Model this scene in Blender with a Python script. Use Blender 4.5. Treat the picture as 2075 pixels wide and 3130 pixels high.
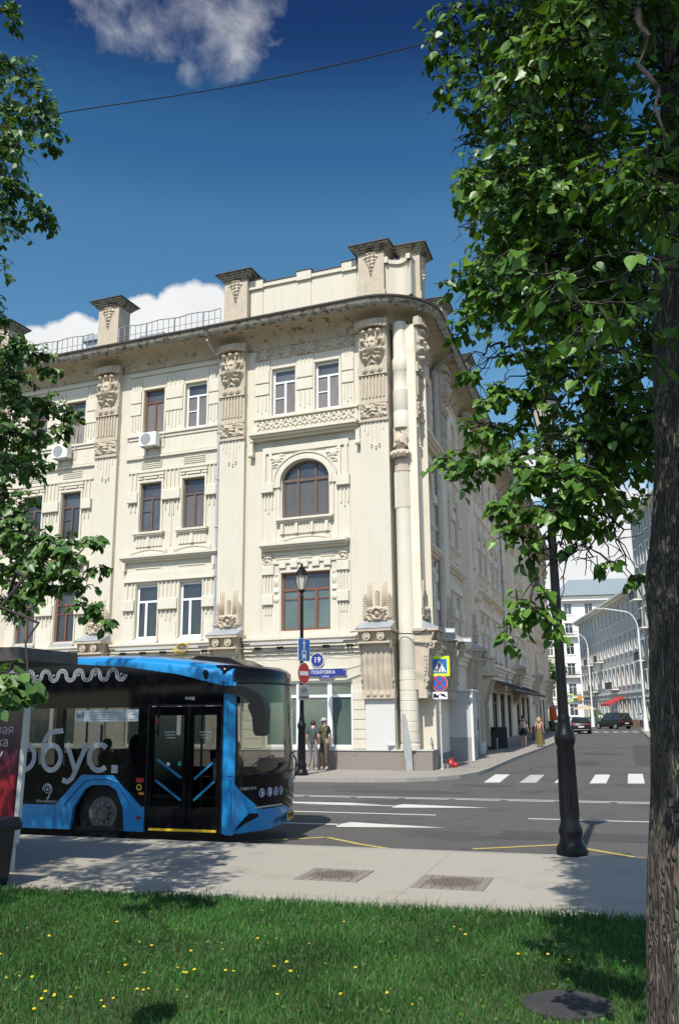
import bpy, bmesh, math, random
import numpy as np
from mathutils import Vector, Matrix, noise

for _o in list(bpy.data.objects): bpy.data.objects.remove(_o)
SC = bpy.context.scene
COL = SC.collection
PI = math.pi

# ------------------------------------------------------------------ camera
FPX, CXP, CYP = 2700.0, 1037.5, 1565.0
PITCH, ROLL, CAMH = math.atan(615 / 2700.0), 0.0089, 2.1
_f = Vector((0, math.cos(PITCH), math.sin(PITCH))); _r = Vector((1, 0, 0)); _u = _r.cross(_f)
_r2 = _r * math.cos(ROLL) - _u * math.sin(ROLL); _u2 = _u * math.cos(ROLL) + _r * math.sin(ROLL)
cam_d = bpy.data.cameras.new('camera'); cam = bpy.data.objects.new('camera', cam_d); COL.objects.link(cam)
cam_d.sensor_fit = 'VERTICAL'; cam_d.sensor_height = 36; cam_d.lens = FPX / 3130 * 36
cam_d.clip_start = 0.05; cam_d.clip_end = 3000
m = Matrix.Identity(4)
for i in range(3):
    m[i][0] = _r2[i]; m[i][1] = _u2[i]; m[i][2] = -_f[i]
m[2][3] = CAMH
cam.matrix_world = m
SC.camera = cam

def at(px, py, dist):
    """World point seen at photo pixel px,py whose ground distance ahead (world y) is dist."""
    d = _f + _r2 * ((px - CXP) / FPX) - _u2 * ((py - CYP) / FPX)
    return Vector((0, 0, CAMH)) + d * (dist / d.y)
def atd(dx, dy, dist): return at(dx * 1.3234, dy * 1.3234, dist)

# ------------------------------------------------------------------ sun, sky
SUN_EL = math.radians(51.5); SUN_AZ = math.radians(198.5)      # azimuth of the sun clockwise from +Y
sd = bpy.data.lights.new('sun', 'SUN'); so = bpy.data.objects.new('sun', sd); COL.objects.link(so)
sd.energy = 4.6; sd.angle = math.radians(0.5); sd.color = (1.0, 0.96, 0.89)
_sv = Vector((math.sin(SUN_AZ) * math.cos(SUN_EL), math.cos(SUN_AZ) * math.cos(SUN_EL), math.sin(SUN_EL)))
so.rotation_euler = _sv.to_track_quat('Z', 'Y').to_euler(); so.location = (0, 0, 30)
SC.view_settings.view_transform = 'Standard'; SC.view_settings.look = 'None'
SC.view_settings.gamma = 1; SC.view_settings.exposure = 0.30; SC.view_settings.use_curve_mapping = False
W = bpy.data.worlds.new('World'); SC.world = W; W.use_nodes = True
nt = W.node_tree; N = nt.nodes; LK = nt.links; N.clear()
sky = N.new('ShaderNodeTexSky'); sky.sky_type = 'NISHITA'; sky.sun_disc = False
sky.sun_elevation = SUN_EL; sky.sun_rotation = SUN_AZ; sky.air_density = 1.0; sky.dust_density = 0.6; sky.ozone_density = 3.0
gm = N.new('ShaderNodeGamma'); gm.inputs[1].default_value = 1.12
hs = N.new('ShaderNodeHueSaturation'); hs.inputs['Saturation'].default_value = 1.0; hs.inputs['Value'].default_value = 1.46
LK.new(sky.outputs[0], gm.inputs[0]); tc = N.new('ShaderNodeTexCoord')
sxyz = N.new('ShaderNodeSeparateXYZ'); LK.new(tc.outputs['Generated'], sxyz.inputs[0])
ramp = N.new('ShaderNodeValToRGB'); LK.new(sxyz.outputs[2], ramp.inputs[0]); ramp.color_ramp.interpolation = 'EASE'
ramp.color_ramp.elements[0].position = .0; ramp.color_ramp.elements[0].color = (.72, .90, .80, 1); ramp.color_ramp.elements[1].position = .82; ramp.color_ramp.elements[1].color = (.05, .105, .24, 1)
for ps_, c_ in ((.25, (.70, .88, .80)), (.50, (.50, .78, .76)), (.575, (.27, .57, .65)), (.67, (.095, .20, .35))): e_ = ramp.color_ramp.elements.new(ps_); e_.color = (*c_, 1)
tint = N.new('ShaderNodeMixRGB'); tint.blend_type = 'MULTIPLY'; tint.inputs[0].default_value = 1; LK.new(gm.outputs[0], tint.inputs[1]); LK.new(ramp.outputs[0], tint.inputs[2]); LK.new(tint.outputs[0], hs.inputs['Color'])
mry = N.new('ShaderNodeMapRange'); mry.inputs[1].default_value = -.15; mry.inputs[2].default_value = .35; LK.new(sxyz.outputs[1], mry.inputs[0]); LK.new(mry.outputs[0], tint.inputs[0])
def wmath(op, a, b=None, clamp=False):
    n = N.new('ShaderNodeMath'); n.operation = op; n.use_clamp = clamp
    for i, v in enumerate((a, b)):
        if v is None: continue
        if isinstance(v, (int, float)): n.inputs[i].default_value = v
        else: LK.new(v, n.inputs[i])
    return n.outputs[0]
# clouds: soft lobes in chosen directions of the sky, broken up by noise
n1 = N.new('ShaderNodeTexNoise'); n1.inputs['Scale'].default_value = 10; n1.inputs['Detail'].default_value = 11; n1.inputs['Roughness'].default_value = 0.62; n1.inputs['Distortion'].default_value = .35
LK.new(tc.outputs['Generated'], n1.inputs['Vector'])
n2 = N.new('ShaderNodeTexNoise'); n2.inputs['Scale'].default_value = 26; n2.inputs['Detail'].default_value = 6
LK.new(tc.outputs['Generated'], n2.inputs['Vector'])
def lobe(dx, dy, rad, amp=1.0):
    d = (at(dx * 1.3234, dy * 1.3234, 100) - Vector((0, 0, CAMH))).normalized()
    dist = N.new('ShaderNodeVectorMath'); dist.operation = 'DISTANCE'
    nm = N.new('ShaderNodeVectorMath'); nm.operation = 'NORMALIZE'
    LK.new(tc.outputs['Generated'], nm.inputs[0]); LK.new(nm.outputs[0], dist.inputs[0])
    dist.inputs[1].default_value = d
    r = wmath('DIVIDE', dist.outputs['Value'], rad)
    r2 = wmath('MULTIPLY', r, r)
    return wmath('MULTIPLY', wmath('SUBTRACT', 1.0, r2), amp)
def cloud(lobes, contrast, bias, namp):
    cur = None
    for l in lobes:
        o = lobe(*l)
        cur = o if cur is None else wmath('MAXIMUM', cur, o)
    nn = wmath('MULTIPLY', wmath('SUBTRACT', n1.outputs[0], 0.5), namp)
    ff = wmath('MULTIPLY', wmath('SUBTRACT', n2.outputs[0], 0.5), namp * 0.5)
    s = wmath('ADD', wmath('ADD', cur, nn), ff)
    return wmath('MULTIPLY', wmath('SUBTRACT', s, bias), contrast, True)
low = cloud([(440, 725, .038), (400, 755, .034), (485, 722, .034), (180, 800, .034), (140, 805, .03), (235, 795, .025), (90, 815, .03), (330, 755, .035), (520, 760, .05), (20, 860, .05),
             (1420, 1300, .10), (1330, 1360, .09), (1500, 1420, .13), (1290, 1400, .06), (1240, 1090, .035)], 3.2, 0.12, 1.5)
top = cloud([(400, 0, .07), (530, 50, .055), (500, 130, .034), (270, 15, .045), (560, -10, .05), (320, 50, .035), (440, 175, .02), (550, 120, .03)], 0.85, 0.12, 3.8)
top = wmath('MULTIPLY', top, wmath('MULTIPLY', wmath('SUBTRACT', n1.outputs[0], 0.22), 2.2, True))
mask = wmath('ADD', low, wmath('MULTIPLY', top, 0.66), True)
ccol = N.new('ShaderNodeMixRGB'); ccol.inputs[1].default_value = (7.3, 7.5, 7.8, 1); ccol.inputs[2].default_value = (9.5, 9.5, 9.4, 1)
LK.new(n1.outputs[0], ccol.inputs[0])
mx = N.new('ShaderNodeMixRGB'); LK.new(mask, mx.inputs[0]); LK.new(hs.outputs[0], mx.inputs[1]); LK.new(ccol.outputs[0], mx.inputs[2])
bg = N.new('ShaderNodeBackground'); bg.inputs[1].default_value = 0.085; LK.new(mx.outputs[0], bg.inputs[0])
ow = N.new('ShaderNodeOutputWorld'); LK.new(bg.outputs[0], ow.inputs[0])
SC.cycles.max_bounces = 8; SC.cycles.transparent_max_bounces = 16; SC.cycles.caustics_reflective = False; SC.cycles.caustics_refractive = False

# ------------------------------------------------------------------ materials
MATS = {}
def mat(name, c, rough=0.7, c2=None, scale=3.0, bump=0.0, bscale=None, metal=0.0, spec=0.5, detail=5, contrast=1.0, coat=0.0, stretch=None, c3=None, scale3=0.4, thr3=0.55):
    m = bpy.data.materials.new(name); m.use_nodes = True; t = m.node_tree; b = t.nodes['Principled BSDF']
    b.inputs['Base Color'].default_value = (*c, 1); b.inputs['Roughness'].default_value = rough; b.inputs['Metallic'].default_value = metal
    b.inputs['Specular IOR Level'].default_value = spec
    if coat: b.inputs['Coat Weight'].default_value = coat; b.inputs['Coat Roughness'].default_value = 0.04
    tcn = t.nodes.new('ShaderNodeTexCoord'); vec = tcn.outputs['Object']
    if stretch:
        mp = t.nodes.new('ShaderNodeMapping'); mp.inputs['Scale'].default_value = stretch; t.links.new(vec, mp.inputs[0]); vec = mp.outputs[0]
    out = None
    if c2 is not None:
        n = t.nodes.new('ShaderNodeTexNoise'); n.inputs['Scale'].default_value = scale; n.inputs['Detail'].default_value = detail; n.inputs['Roughness'].default_value = 0.65
        t.links.new(vec, n.inputs['Vector'])
        mr = t.nodes.new('ShaderNodeMapRange'); mr.inputs[1].default_value = 0.5 - 0.2 / contrast; mr.inputs[2].default_value = 0.5 + 0.2 / contrast
        t.links.new(n.outputs[0], mr.inputs[0])
        mxn = t.nodes.new('ShaderNodeMixRGB'); mxn.inputs[1].default_value = (*c, 1); mxn.inputs[2].default_value = (*c2, 1)
        t.links.new(mr.outputs[0], mxn.inputs[0]); out = mxn.outputs[0]
    if c3 is not None:
        n = t.nodes.new('ShaderNodeTexNoise'); n.inputs['Scale'].default_value = scale3; n.inputs['Detail'].default_value = 8; n.inputs['Roughness'].default_value = 0.7
        t.links.new(vec, n.inputs['Vector'])
        mr = t.nodes.new('ShaderNodeMapRange'); mr.inputs[1].default_value = thr3; mr.inputs[2].default_value = thr3 + 0.08
        t.links.new(n.outputs[0], mr.inputs[0])
        mxn = t.nodes.new('ShaderNodeMixRGB'); mxn.inputs[1].default_value = (*c, 1); mxn.inputs[2].default_value = (*c3, 1)
        if out is not None: t.links.new(out, mxn.inputs[1])
        t.links.new(mr.outputs[0], mxn.inputs[0]); out = mxn.outputs[0]
    if out is not None: t.links.new(out, b.inputs['Base Color'])
    if bump:
        n = t.nodes.new('ShaderNodeTexNoise'); n.inputs['Scale'].default_value = bscale or scale * 4; n.inputs['Detail'].default_value = 4
        t.links.new(vec, n.inputs['Vector'])
        bp = t.nodes.new('ShaderNodeBump'); bp.inputs['Strength'].default_value = bump; bp.inputs['Distance'].default_value = 0.02
        t.links.new(n.outputs[0], bp.inputs['Height']); t.links.new(bp.outputs[0], b.inputs['Normal'])
    MATS[name] = m
    return m
def glassmat(name, tint, gloss=(1, 1, 1), rough=0.02, ior=1.5):
    m = bpy.data.materials.new(name); m.use_nodes = True; t = m.node_tree; t.nodes.remove(t.nodes['Principled BSDF'])
    o = t.nodes['Material Output']; tr = t.nodes.new('ShaderNodeBsdfTransparent'); tr.inputs[0].default_value = (*tint, 1)
    g = t.nodes.new('ShaderNodeBsdfGlossy'); g.inputs['Roughness'].default_value = rough; g.inputs[0].default_value = (*gloss, 1)
    fr = t.nodes.new('ShaderNodeFresnel'); fr.inputs[0].default_value = ior
    mxn = t.nodes.new('ShaderNodeMixShader'); t.links.new(fr.outputs[0], mxn.inputs[0]); t.links.new(tr.outputs[0], mxn.inputs[1]); t.links.new(g.outputs[0], mxn.inputs[2])
    t.links.new(mxn.outputs[0], o.inputs[0]); MATS[name] = m; return m

M_cream = mat('cream_plaster', (.61, .565, .455), .85, (.57, .52, .41), .7, .25, 30, c3=(.53, .46, .35), scale3=.35, thr3=.60, stretch=(1, 1, .45))
def streaks(m_, amt, col):
    t = m_.node_tree; b = t.nodes['Principled BSDF']; src = b.inputs['Base Color'].links[0].from_socket
    tcn = t.nodes.new('ShaderNodeTexCoord'); mp = t.nodes.new('ShaderNodeMapping'); mp.inputs['Scale'].default_value = (3.5, 3.5, .28); t.links.new(tcn.outputs['Object'], mp.inputs[0])
    n = t.nodes.new('ShaderNodeTexNoise'); n.inputs['Scale'].default_value = 1.6; n.inputs['Detail'].default_value = 7; n.inputs['Roughness'].default_value = .7; t.links.new(mp.outputs[0], n.inputs['Vector'])
    mr = t.nodes.new('ShaderNodeMapRange'); mr.inputs[1].default_value = .50; mr.inputs[2].default_value = .72; mr.inputs[4].default_value = amt; t.links.new(n.outputs[0], mr.inputs[0])
    mx_ = t.nodes.new('ShaderNodeMixRGB'); mx_.inputs[2].default_value = (*col, 1); t.links.new(mr.outputs[0], mx_.inputs[0]); t.links.new(src, mx_.inputs[1]); t.links.new(mx_.outputs[0], b.inputs['Base Color'])
streaks(M_cream, .30, (.44, .37, .27))
M_trim = mat('cream_trim', (.635, .59, .48), .8, (.585, .54, .43), 1.5, .15, 20)
M_tan = mat('tan_stucco', (.53, .455, .345), .85, (.43, .36, .265), 3.5, .35, 18)
M_cove = mat('weathered_cornice', (.46, .39, .285), .9, (.36, .30, .21), 1.6, .5, 12, c3=(.13, .095, .06), scale3=2.6, thr3=.555)
M_lip = mat('weathered_lip', (.38, .35, .29), .9, (.26, .22, .16), 3.2, .6, 14, c3=(.10, .08, .055), scale3=4.5, thr3=.50)
M_side = mat('lightened_cream_plaster', (.79, .67, .52), .88, (.73, .605, .46), .8, .3, 25, c3=(.60, .48, .355), scale3=.5, thr3=.58)  # same cream plaster as the front, colour lifted to brighten the shaded side
M_sidetrim = mat('lightened_cream_trim', (.80, .69, .545), .85, (.74, .625, .485), 1.2, .2, 20)  # cream trim again, lightened in colour to offset the side's shade
streaks(M_trim, .28, (.46, .385, .28)); streaks(M_tan, .4, (.24, .19, .135)); streaks(M_side, .4, (.46, .37, .27)); streaks(M_sidetrim, .4, (.46, .37, .27))
M_white = mat('white_paint_wall', (.58, .57, .53), .7, (.53, .52, .48), 1.0, .1, 30)
M_granite = mat('granite_plinth', (.185, .155, .13), .6, (.27, .235, .20), 60, .1, 90, contrast=2, c3=(.12, .10, .085), scale3=2, thr3=.6)
M_cap = mat('dark_cap_metal', (.045, .038, .034), .6, (.08, .065, .055), 3)
M_zinc = mat('zinc_sheet', (.42, .45, .46), .45, (.34, .36, .37), 2, metal=.3)
M_roof = mat('roof_sheet', (.13, .14, .13), .55, (.18, .17, .15), 1.0)
M_woodbrown = mat('brown_window_wood', (.10, .062, .045), .6, (.14, .09, .065), 5)
M_woodred = mat('reddish_window_wood', (.21, .085, .045), .6, (.15, .055, .03), 6, bump=.2)
M_pvc = mat('white_window_plastic', (.80, .80, .78), .35)
M_pane = mat('window_pane_sky', (.055, .058, .062), .06, (.10, .105, .11), .8, spec=.6)
def vary(m_, lo, hi):
    t = m_.node_tree; b = t.nodes['Principled BSDF']; src = b.inputs['Base Color'].links[0].from_socket; oi = t.nodes.new('ShaderNodeObjectInfo')
    mr = t.nodes.new('ShaderNodeMapRange'); mr.inputs[3].default_value = lo; mr.inputs[4].default_value = hi; t.links.new(oi.outputs['Random'], mr.inputs[0])
    mx_ = t.nodes.new('ShaderNodeMixRGB'); mx_.blend_type = 'MULTIPLY'; mx_.inputs[0].default_value = 1; t.links.new(src, mx_.inputs[1]); t.links.new(mr.outputs[0], mx_.inputs[2]); t.links.new(mx_.outputs[0], b.inputs['Base Color'])
vary(M_pane, .35, 1.5)
M_panedark = mat('window_pane_dark', (.012, .014, .016), .04, (.03, .035, .035), 1.3, spec=.9)
M_curtain = mat('curtained_pane', (.20, .175, .15), .12, (.15, .13, .115), 1.1, spec=.7, stretch=(6, 6, 1))
vary(M_curtain, .35, 1.35)
M_shopglass = mat('shop_window_pane', (.055, .085, .075), .05, (.10, .14, .12), .9, spec=.9, c3=(.20, .24, .22), scale3=.8, thr3=.62)
M_asphalt = mat('asphalt', (.078, .072, .064), .88, (.10, .096, .088), 90, .5, 160, contrast=1.5, c3=(.062, .060, .056), scale3=.35, thr3=.52)
M_paveN = mat('pale_granite_paving', (.33, .30, .24), .8, (.36, .33, .27), 40, .15, 100, c3=(.295, .265, .21), scale3=.8, thr3=.55)
M_paveF = mat('worn_pavement', (.26, .235, .195), .85, (.30, .275, .23), 30, .2, 80, c3=(.21, .19, .16), scale3=.6, thr3=.55)
M_kerb = mat('kerb_stone', (.33, .31, .27), .8, (.26, .245, .21), 12, .2)
M_line = mat('road_paint_white', (.62, .61, .55), .7, (.52, .51, .46), 25, c3=(.20, .19, .175), scale3=7, thr3=.585)
M_lineworn = mat('road_paint_worn', (.50, .49, .44), .8, (.30, .29, .265), 9, contrast=2.5)
M_yellow = mat('road_paint_yellow', (.50, .38, .10), .7, (.40, .31, .10), 14)
M_blackiron = mat('black_cast_iron', (.004, .004, .005), .38, (.008, .008, .010), 8, .08, 40, spec=.22)
M_black = mat('black_plastic', (.007, .007, .008), .45, spec=.3)
M_rubber = mat('rubber', (.014, .014, .014), .85)
M_steel = mat('brushed_steel', (.42, .42, .41), .35, metal=.8)
M_greymetal = mat('grey_painted_metal', (.30, .31, .31), .5, (.25, .26, .26), 2)
M_lightgrey = mat('light_grey_metal', (.52, .52, .50), .5, (.45, .45, .43), 1.4)
M_signblue = mat('sign_blue', (.012, .13, .42), .4)
M_plateblue = mat('enamel_blue', (.018, .03, .20), .35)
M_signwhite = mat('sign_white', (.72, .72, .70), .45)
M_signred = mat('sign_red', (.46, .018, .015), .4)
M_signlime = mat('sign_lime', (.62, .86, .015), .45)
M_busblue = mat('bus_blue_paint', (.009, .225, .52), .32, spec=.4, coat=.3, c2=(.009, .215, .49), scale=.5)
M_busblack = mat('bus_black_gloss', (.005, .005, .006), .10, spec=.22)
M_busdecal = mat('bus_decal_grey', (.36, .39, .41), .5)
M_leaf = None

# ------------------------------------------------------------------ mesh helpers
def sharpen(me, ang):
    b = bmesh.new(); b.from_mesh(me)
    for e in b.edges: e.smooth = not (len(e.link_faces) != 2 or e.link_faces[0].normal.angle(e.link_faces[1].normal, 0) > ang)
    b.to_mesh(me); b.free()
class MB:
    def __init__(s, M=None): s.v = []; s.f = []; s.M = M or Matrix.Identity(4); s.st = []
    def push(s, M): s.st.append(s.M); s.M = s.M @ M; return s
    def pop(s): s.M = s.st.pop(); return s
    def pt(s, *p): s.v.append(tuple(s.M @ Vector(p))); return len(s.v) - 1
    def face(s, pts): s.f.append(tuple(s.pt(*p) for p in pts)); return s
    def box(s, x0, x1, y0, y1, z0, z1):
        i = len(s.v)
        for x, y, z in ((x0,y0,z0),(x1,y0,z0),(x1,y1,z0),(x0,y1,z0),(x0,y0,z1),(x1,y0,z1),(x1,y1,z1),(x0,y1,z1)): s.pt(x, y, z)
        for q in ((0,3,2,1),(4,5,6,7),(0,1,5,4),(1,2,6,5),(2,3,7,6),(3,0,4,7)): s.f.append(tuple(i + k for k in q))
        return s
    def bevbox(s, x0, x1, y0, y1, z0, z1, b=0.02):
        """box with chamfered outer (low-y) edges, for blocks standing proud of a wall"""
        i = len(s.v)
        for x, y, z in ((x0,y1,z0),(x1,y1,z0),(x1,y1,z1),(x0,y1,z1),(x0,y0+b,z0),(x1,y0+b,z0),(x1,y0+b,z1),(x0,y0+b,z1),(x0+b,y0,z0+b),(x1-b,y0,z0+b),(x1-b,y0,z1-b),(x0+b,y0,z1-b)): s.pt(x, y, z)
        for a in (0, 4):
            for k in range(4): s.f.append((i+a+k, i+a+(k+1)%4, i+a+4+(k+1)%4, i+a+4+k))
        s.f.append((i+8, i+9, i+10, i+11)); return s
    def prism(s, poly, a, b, plane='xz'):
        """extrude a 2d polygon along the remaining axis from a to b"""
        def P(p, h):
            return {'xz': (p[0], h, p[1]), 'yz': (h, p[0], p[1]), 'xy': (p[0], p[1], h)}[plane]
        n = len(poly); i = len(s.v)
        for h in (a, b):
            for p in poly: s.pt(*P(p, h))
        s.f.append(tuple(i + k for k in range(n))[::-1]); s.f.append(tuple(i + n + k for k in range(n)))
        for k in range(n): s.f.append((i+k, i+(k+1)%n, i+n+(k+1)%n, i+n+k))
        return s
    def lathe(s, prof, c=(0,0,0), seg=16, a0=0, a1=2*PI, cap=True):
        i = len(s.v); full = abs(a1 - a0 - 2*PI) < 1e-6; m_ = seg if full else seg + 1
        for r, z in prof:
            for k in range(m_):
                a = a0 + (a1 - a0) * k / seg
                s.pt(c[0] + r * math.cos(a), c[1] + r * math.sin(a), c[2] + z)
        for j in range(len(prof) - 1):
            for k in range(seg):
                k2 = (k + 1) % m_
                s.f.append((i+j*m_+k, i+j*m_+k2, i+(j+1)*m_+k2, i+(j+1)*m_+k))
        if cap and full:
            s.f.append(tuple(i + k for k in range(m_))[::-1]); s.f.append(tuple(i + (len(prof)-1)*m_ + k for k in range(m_)))
        return s
    def tube(s, pts, r, seg=6, cap=True):
        pts = [Vector(p) for p in pts]; n = len(pts)
        rs = r if isinstance(r, (list, tuple)) else [r] * n
        i = len(s.v); ref = None
        for k, p in enumerate(pts):
            d = (pts[min(k+1, n-1)] - pts[max(k-1, 0)])
            if d.length < 1e-9: d = Vector((0, 0, 1))
            d.normalize()
            if ref is None:
                ref = d.cross(Vector((0, 0, 1)) if abs(d.z) < .95 else Vector((1, 0, 0))).normalized()
            ref = (ref - d * ref.dot(d)).normalized(); o = d.cross(ref)
            for q in range(seg):
                a = 2 * PI * q / seg
                w = p + (ref * math.cos(a) + o * math.sin(a)) * rs[k]
                s.pt(*w)
        for k in range(n - 1):
            for q in range(seg):
                q2 = (q + 1) % seg
                s.f.append((i+k*seg+q, i+k*seg+q2, i+(k+1)*seg+q2, i+(k+1)*seg+q))
        if cap:
            s.f.append(tuple(i + k for k in range(seg))[::-1]); s.f.append(tuple(i + (n-1)*seg + k for k in range(seg)))
        return s
    def ball(s, c, r, seg=10, rings=7, sc=(1,1,1)):
        i = len(s.v)
        for j in range(rings + 1):
            t = PI * j / rings
            for k in range(seg):
                a = 2 * PI * k / seg
                s.pt(c[0] + r*sc[0]*math.sin(t)*math.cos(a), c[1] + r*sc[1]*math.sin(t)*math.sin(a), c[2] + r*sc[2]*math.cos(t))
        for j in range(rings):
            for k in range(seg):
                k2 = (k + 1) % seg
                s.f.append((i+j*seg+k, i+(j+1)*seg+k, i+(j+1)*seg+k2, i+j*seg+k2))
        return s
    def ribbon(s, pts, w, y, th=0.003):
        """flat stroke of width w in the local xz plane at depth y (towards -y thickness th)"""
        n = len(pts); L = []; R = []
        for k in range(n):
            a = Vector(pts[max(k-1, 0)]); b = Vector(pts[min(k+1, n-1)]); d = (b - a)
            if d.length < 1e-9: d = Vector((1, 0))
            d.normalize(); nn = Vector((-d.y, d.x)) * (w / 2)
            L.append(Vector(pts[k]) + nn); R.append(Vector(pts[k]) - nn)
        i = len(s.v)
        for k in range(n): s.pt(L[k].x, y - th, L[k].y); s.pt(R[k].x, y - th, R[k].y)
        for k in range(n - 1): s.f.append((i+2*k, i+2*k+1, i+2*k+3, i+2*k+2))
        return s
    def disc(s, cx, cz, rx, rz, y, seg=24):
        s.face([(cx + rx * math.cos(2*PI*k/seg), y, cz + rz * math.sin(2*PI*k/seg)) for k in range(seg)]); return s
    def grid(s, nx, nz, fn):
        i = len(s.v)
        for b in range(nz + 1):
            for a in range(nx + 1): s.pt(*fn(a / nx, b / nz))
        for b in range(nz):
            for a in range(nx): s.f.append((i+b*(nx+1)+a, i+b*(nx+1)+a+1, i+(b+1)*(nx+1)+a+1, i+(b+1)*(nx+1)+a))
        return s
    def build(s, name, mt, parent=None, smooth=False, loc=None, angle=None):
        me = bpy.data.meshes.new(name); me.from_pydata(s.v, [], s.f); me.validate(); me.update()
        if mt: me.materials.append(mt)
        if smooth: 
            for p in me.polygons: p.use_smooth = True
            if angle is not None: sharpen(me, math.radians(angle))
        o = bpy.data.objects.new(name, me); COL.objects.link(o)
        if parent: o.parent = parent
        if loc is not None: o.location = loc
        return o

def npmesh(name, V, F, mt, parent=None, smooth=False):
    """V (n,3) float, F (m,k) int, one polygon size"""
    me = bpy.data.meshes.new(name); k = F.shape[1]
    me.vertices.add(len(V)); me.vertices.foreach_set('co', np.asarray(V, np.float32).ravel())
    me.loops.add(F.size); me.loops.foreach_set('vertex_index', F.astype(np.int32).ravel())
    me.polygons.add(len(F)); me.polygons.foreach_set('loop_start', np.arange(0, F.size, k, dtype=np.int32))
    me.polygons.foreach_set('loop_total', np.full(len(F), k, np.int32))
    if smooth: me.polygons.foreach_set('use_smooth', np.ones(len(F), bool))
    me.update(calc_edges=True); me.validate()
    if mt: me.materials.append(mt)
    o = bpy.data.objects.new(name, me); COL.objects.link(o)
    if parent: o.parent = parent
    return o

def tag(o, label=None, cat=None, group=None, kind=None):
    if label: o['label'] = label
    if cat: o['category'] = cat
    if group: o['group'] = group
    if kind: o['kind'] = kind
    return o
def thing(name, label, cat, loc=(0,0,0), rz=0.0, group=None):
    o = bpy.data.objects.new(name, None); COL.objects.link(o); o.location = loc; o.rotation_euler = (0, 0, rz)
    o.empty_display_size = .2
    return tag(o, label, cat, group)
def struct(name, mb, mt, label):
    o = mb.build(name, mt); o['kind'] = 'structure'; o['label'] = label; return o
def dup(root, loc=None, rz=None, label=None, group=None, scale=None, parent=None):
    r = root.copy(); COL.objects.link(r)
    if parent: r.parent = parent
    if loc is not None: r.location = loc
    if rz is not None: r.rotation_euler = (r.rotation_euler[0], r.rotation_euler[1], rz)
    if scale is not None: r.scale = (scale, scale, scale) if isinstance(scale, (int, float)) else scale
    if label: r['label'] = label
    if group: r['group'] = group
    for ch in KIDS(root):
        c = ch.copy(); COL.objects.link(c); c.parent = r
        for g in KIDS(ch):
            d = g.copy(); COL.objects.link(d); d.parent = c
    return r
def KIDS(o): return [c for c in bpy.data.objects if c.parent == o]

def textmesh(name, s, size, mt, parent, M, ext=0.003, align='CENTER', sx=1.0):
    cu = bpy.data.curves.new(name, 'FONT'); cu.body = s; cu.size = size; cu.extrude = ext; cu.align_x = align; cu.align_y = 'CENTER'; cu.resolution_u = 3
    t = bpy.data.objects.new(name, cu); COL.objects.link(t)
    dg = bpy.context.evaluated_depsgraph_get(); dg.update()
    me = bpy.data.meshes.new_from_object(t.evaluated_get(dg)); bpy.data.objects.remove(t)
    # text lies in xy facing +z: stand it up in xz facing -y
    R = Matrix(((sx,0,0,0),(0,0,-1,0),(0,1,0,0),(0,0,0,1)))
    me.transform(M @ R); me.materials.clear(); me.materials.append(mt); me.name = name
    o = bpy.data.objects.new(name, me); COL.objects.link(o)
    if parent: o.parent = parent
    return o
T = Matrix.Translation
def frame(origin, xdir, ydir):
    x = Vector(xdir).normalized(); y = Vector(ydir).normalized()
    m = Matrix.Identity(4)
    for i in range(3): m[i][0] = x[i]; m[i][1] = y[i]; m[i][2] = (0, 0, 1)[i]; m[i][3] = origin[i]
    return m
# ================================================================== corner building
UL = Vector((.92849, -.37137, 0)); IL = Vector((.37137, .92849, 0))          # left facade: right-hand direction, inward
UR = Vector((.29404, .95579, 0)); IR = Vector((-.95579, .29404, 0))          # right facade
OC = Vector((2.952, 32.094, 0.12))                                           # outer corner on the pavement
ZB = 0.12                                                                    # heights below are above the road
BLD = thing('corner_building', 'cream four storey corner building with stone masks, arched window and black shop awnings', 'building', (OC.x, OC.y, 0))
FL = frame((0, 0, 0), UL, IL)
FR = frame(IR * .35, UR, IR)

def wall(mb, x0, x1, z0, z1, holes, dep=.28, y=0.0):
    """wall plane at y with rectangular holes (hx0,hx1,hz0,hz1) and their reveals"""
    xs = sorted({x0, x1, *[h[0] for h in holes], *[h[1] for h in holes]}); zs = sorted({z0, z1, *[h[2] for h in holes], *[h[3] for h in holes]})
    xs = [x for x in xs if x0 <= x <= x1]; zs = [z for z in zs if z0 <= z <= z1]
    for a, b in zip(xs, xs[1:]):
        for c, d in zip(zs, zs[1:]):
            mxx, mzz = (a + b) / 2, (c + d) / 2
            if any(h[0] < mxx < h[1] and h[2] < mzz < h[3] for h in holes): continue
            mb.face([(a, y, c), (b, y, c), (b, y, d), (a, y, d)])
    for h in holes:
        a, b, c, d = h[:4]
        mb.face([(a, y, c), (a, y + dep, c), (a, y + dep, d), (a, y, d)]); mb.face([(b, y, c), (b, y, d), (b, y + dep, d), (b, y + dep, c)])
        mb.face([(a, y, c), (b, y, c), (b, y + dep, c), (a, y + dep, c)]); mb.face([(a, y, d), (a, y + dep, d), (b, y + dep, d), (b, y, d)])
        mb.face([(a, y + dep, c), (b, y + dep, c), (b, y + dep, d), (a, y + dep, d)])

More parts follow.
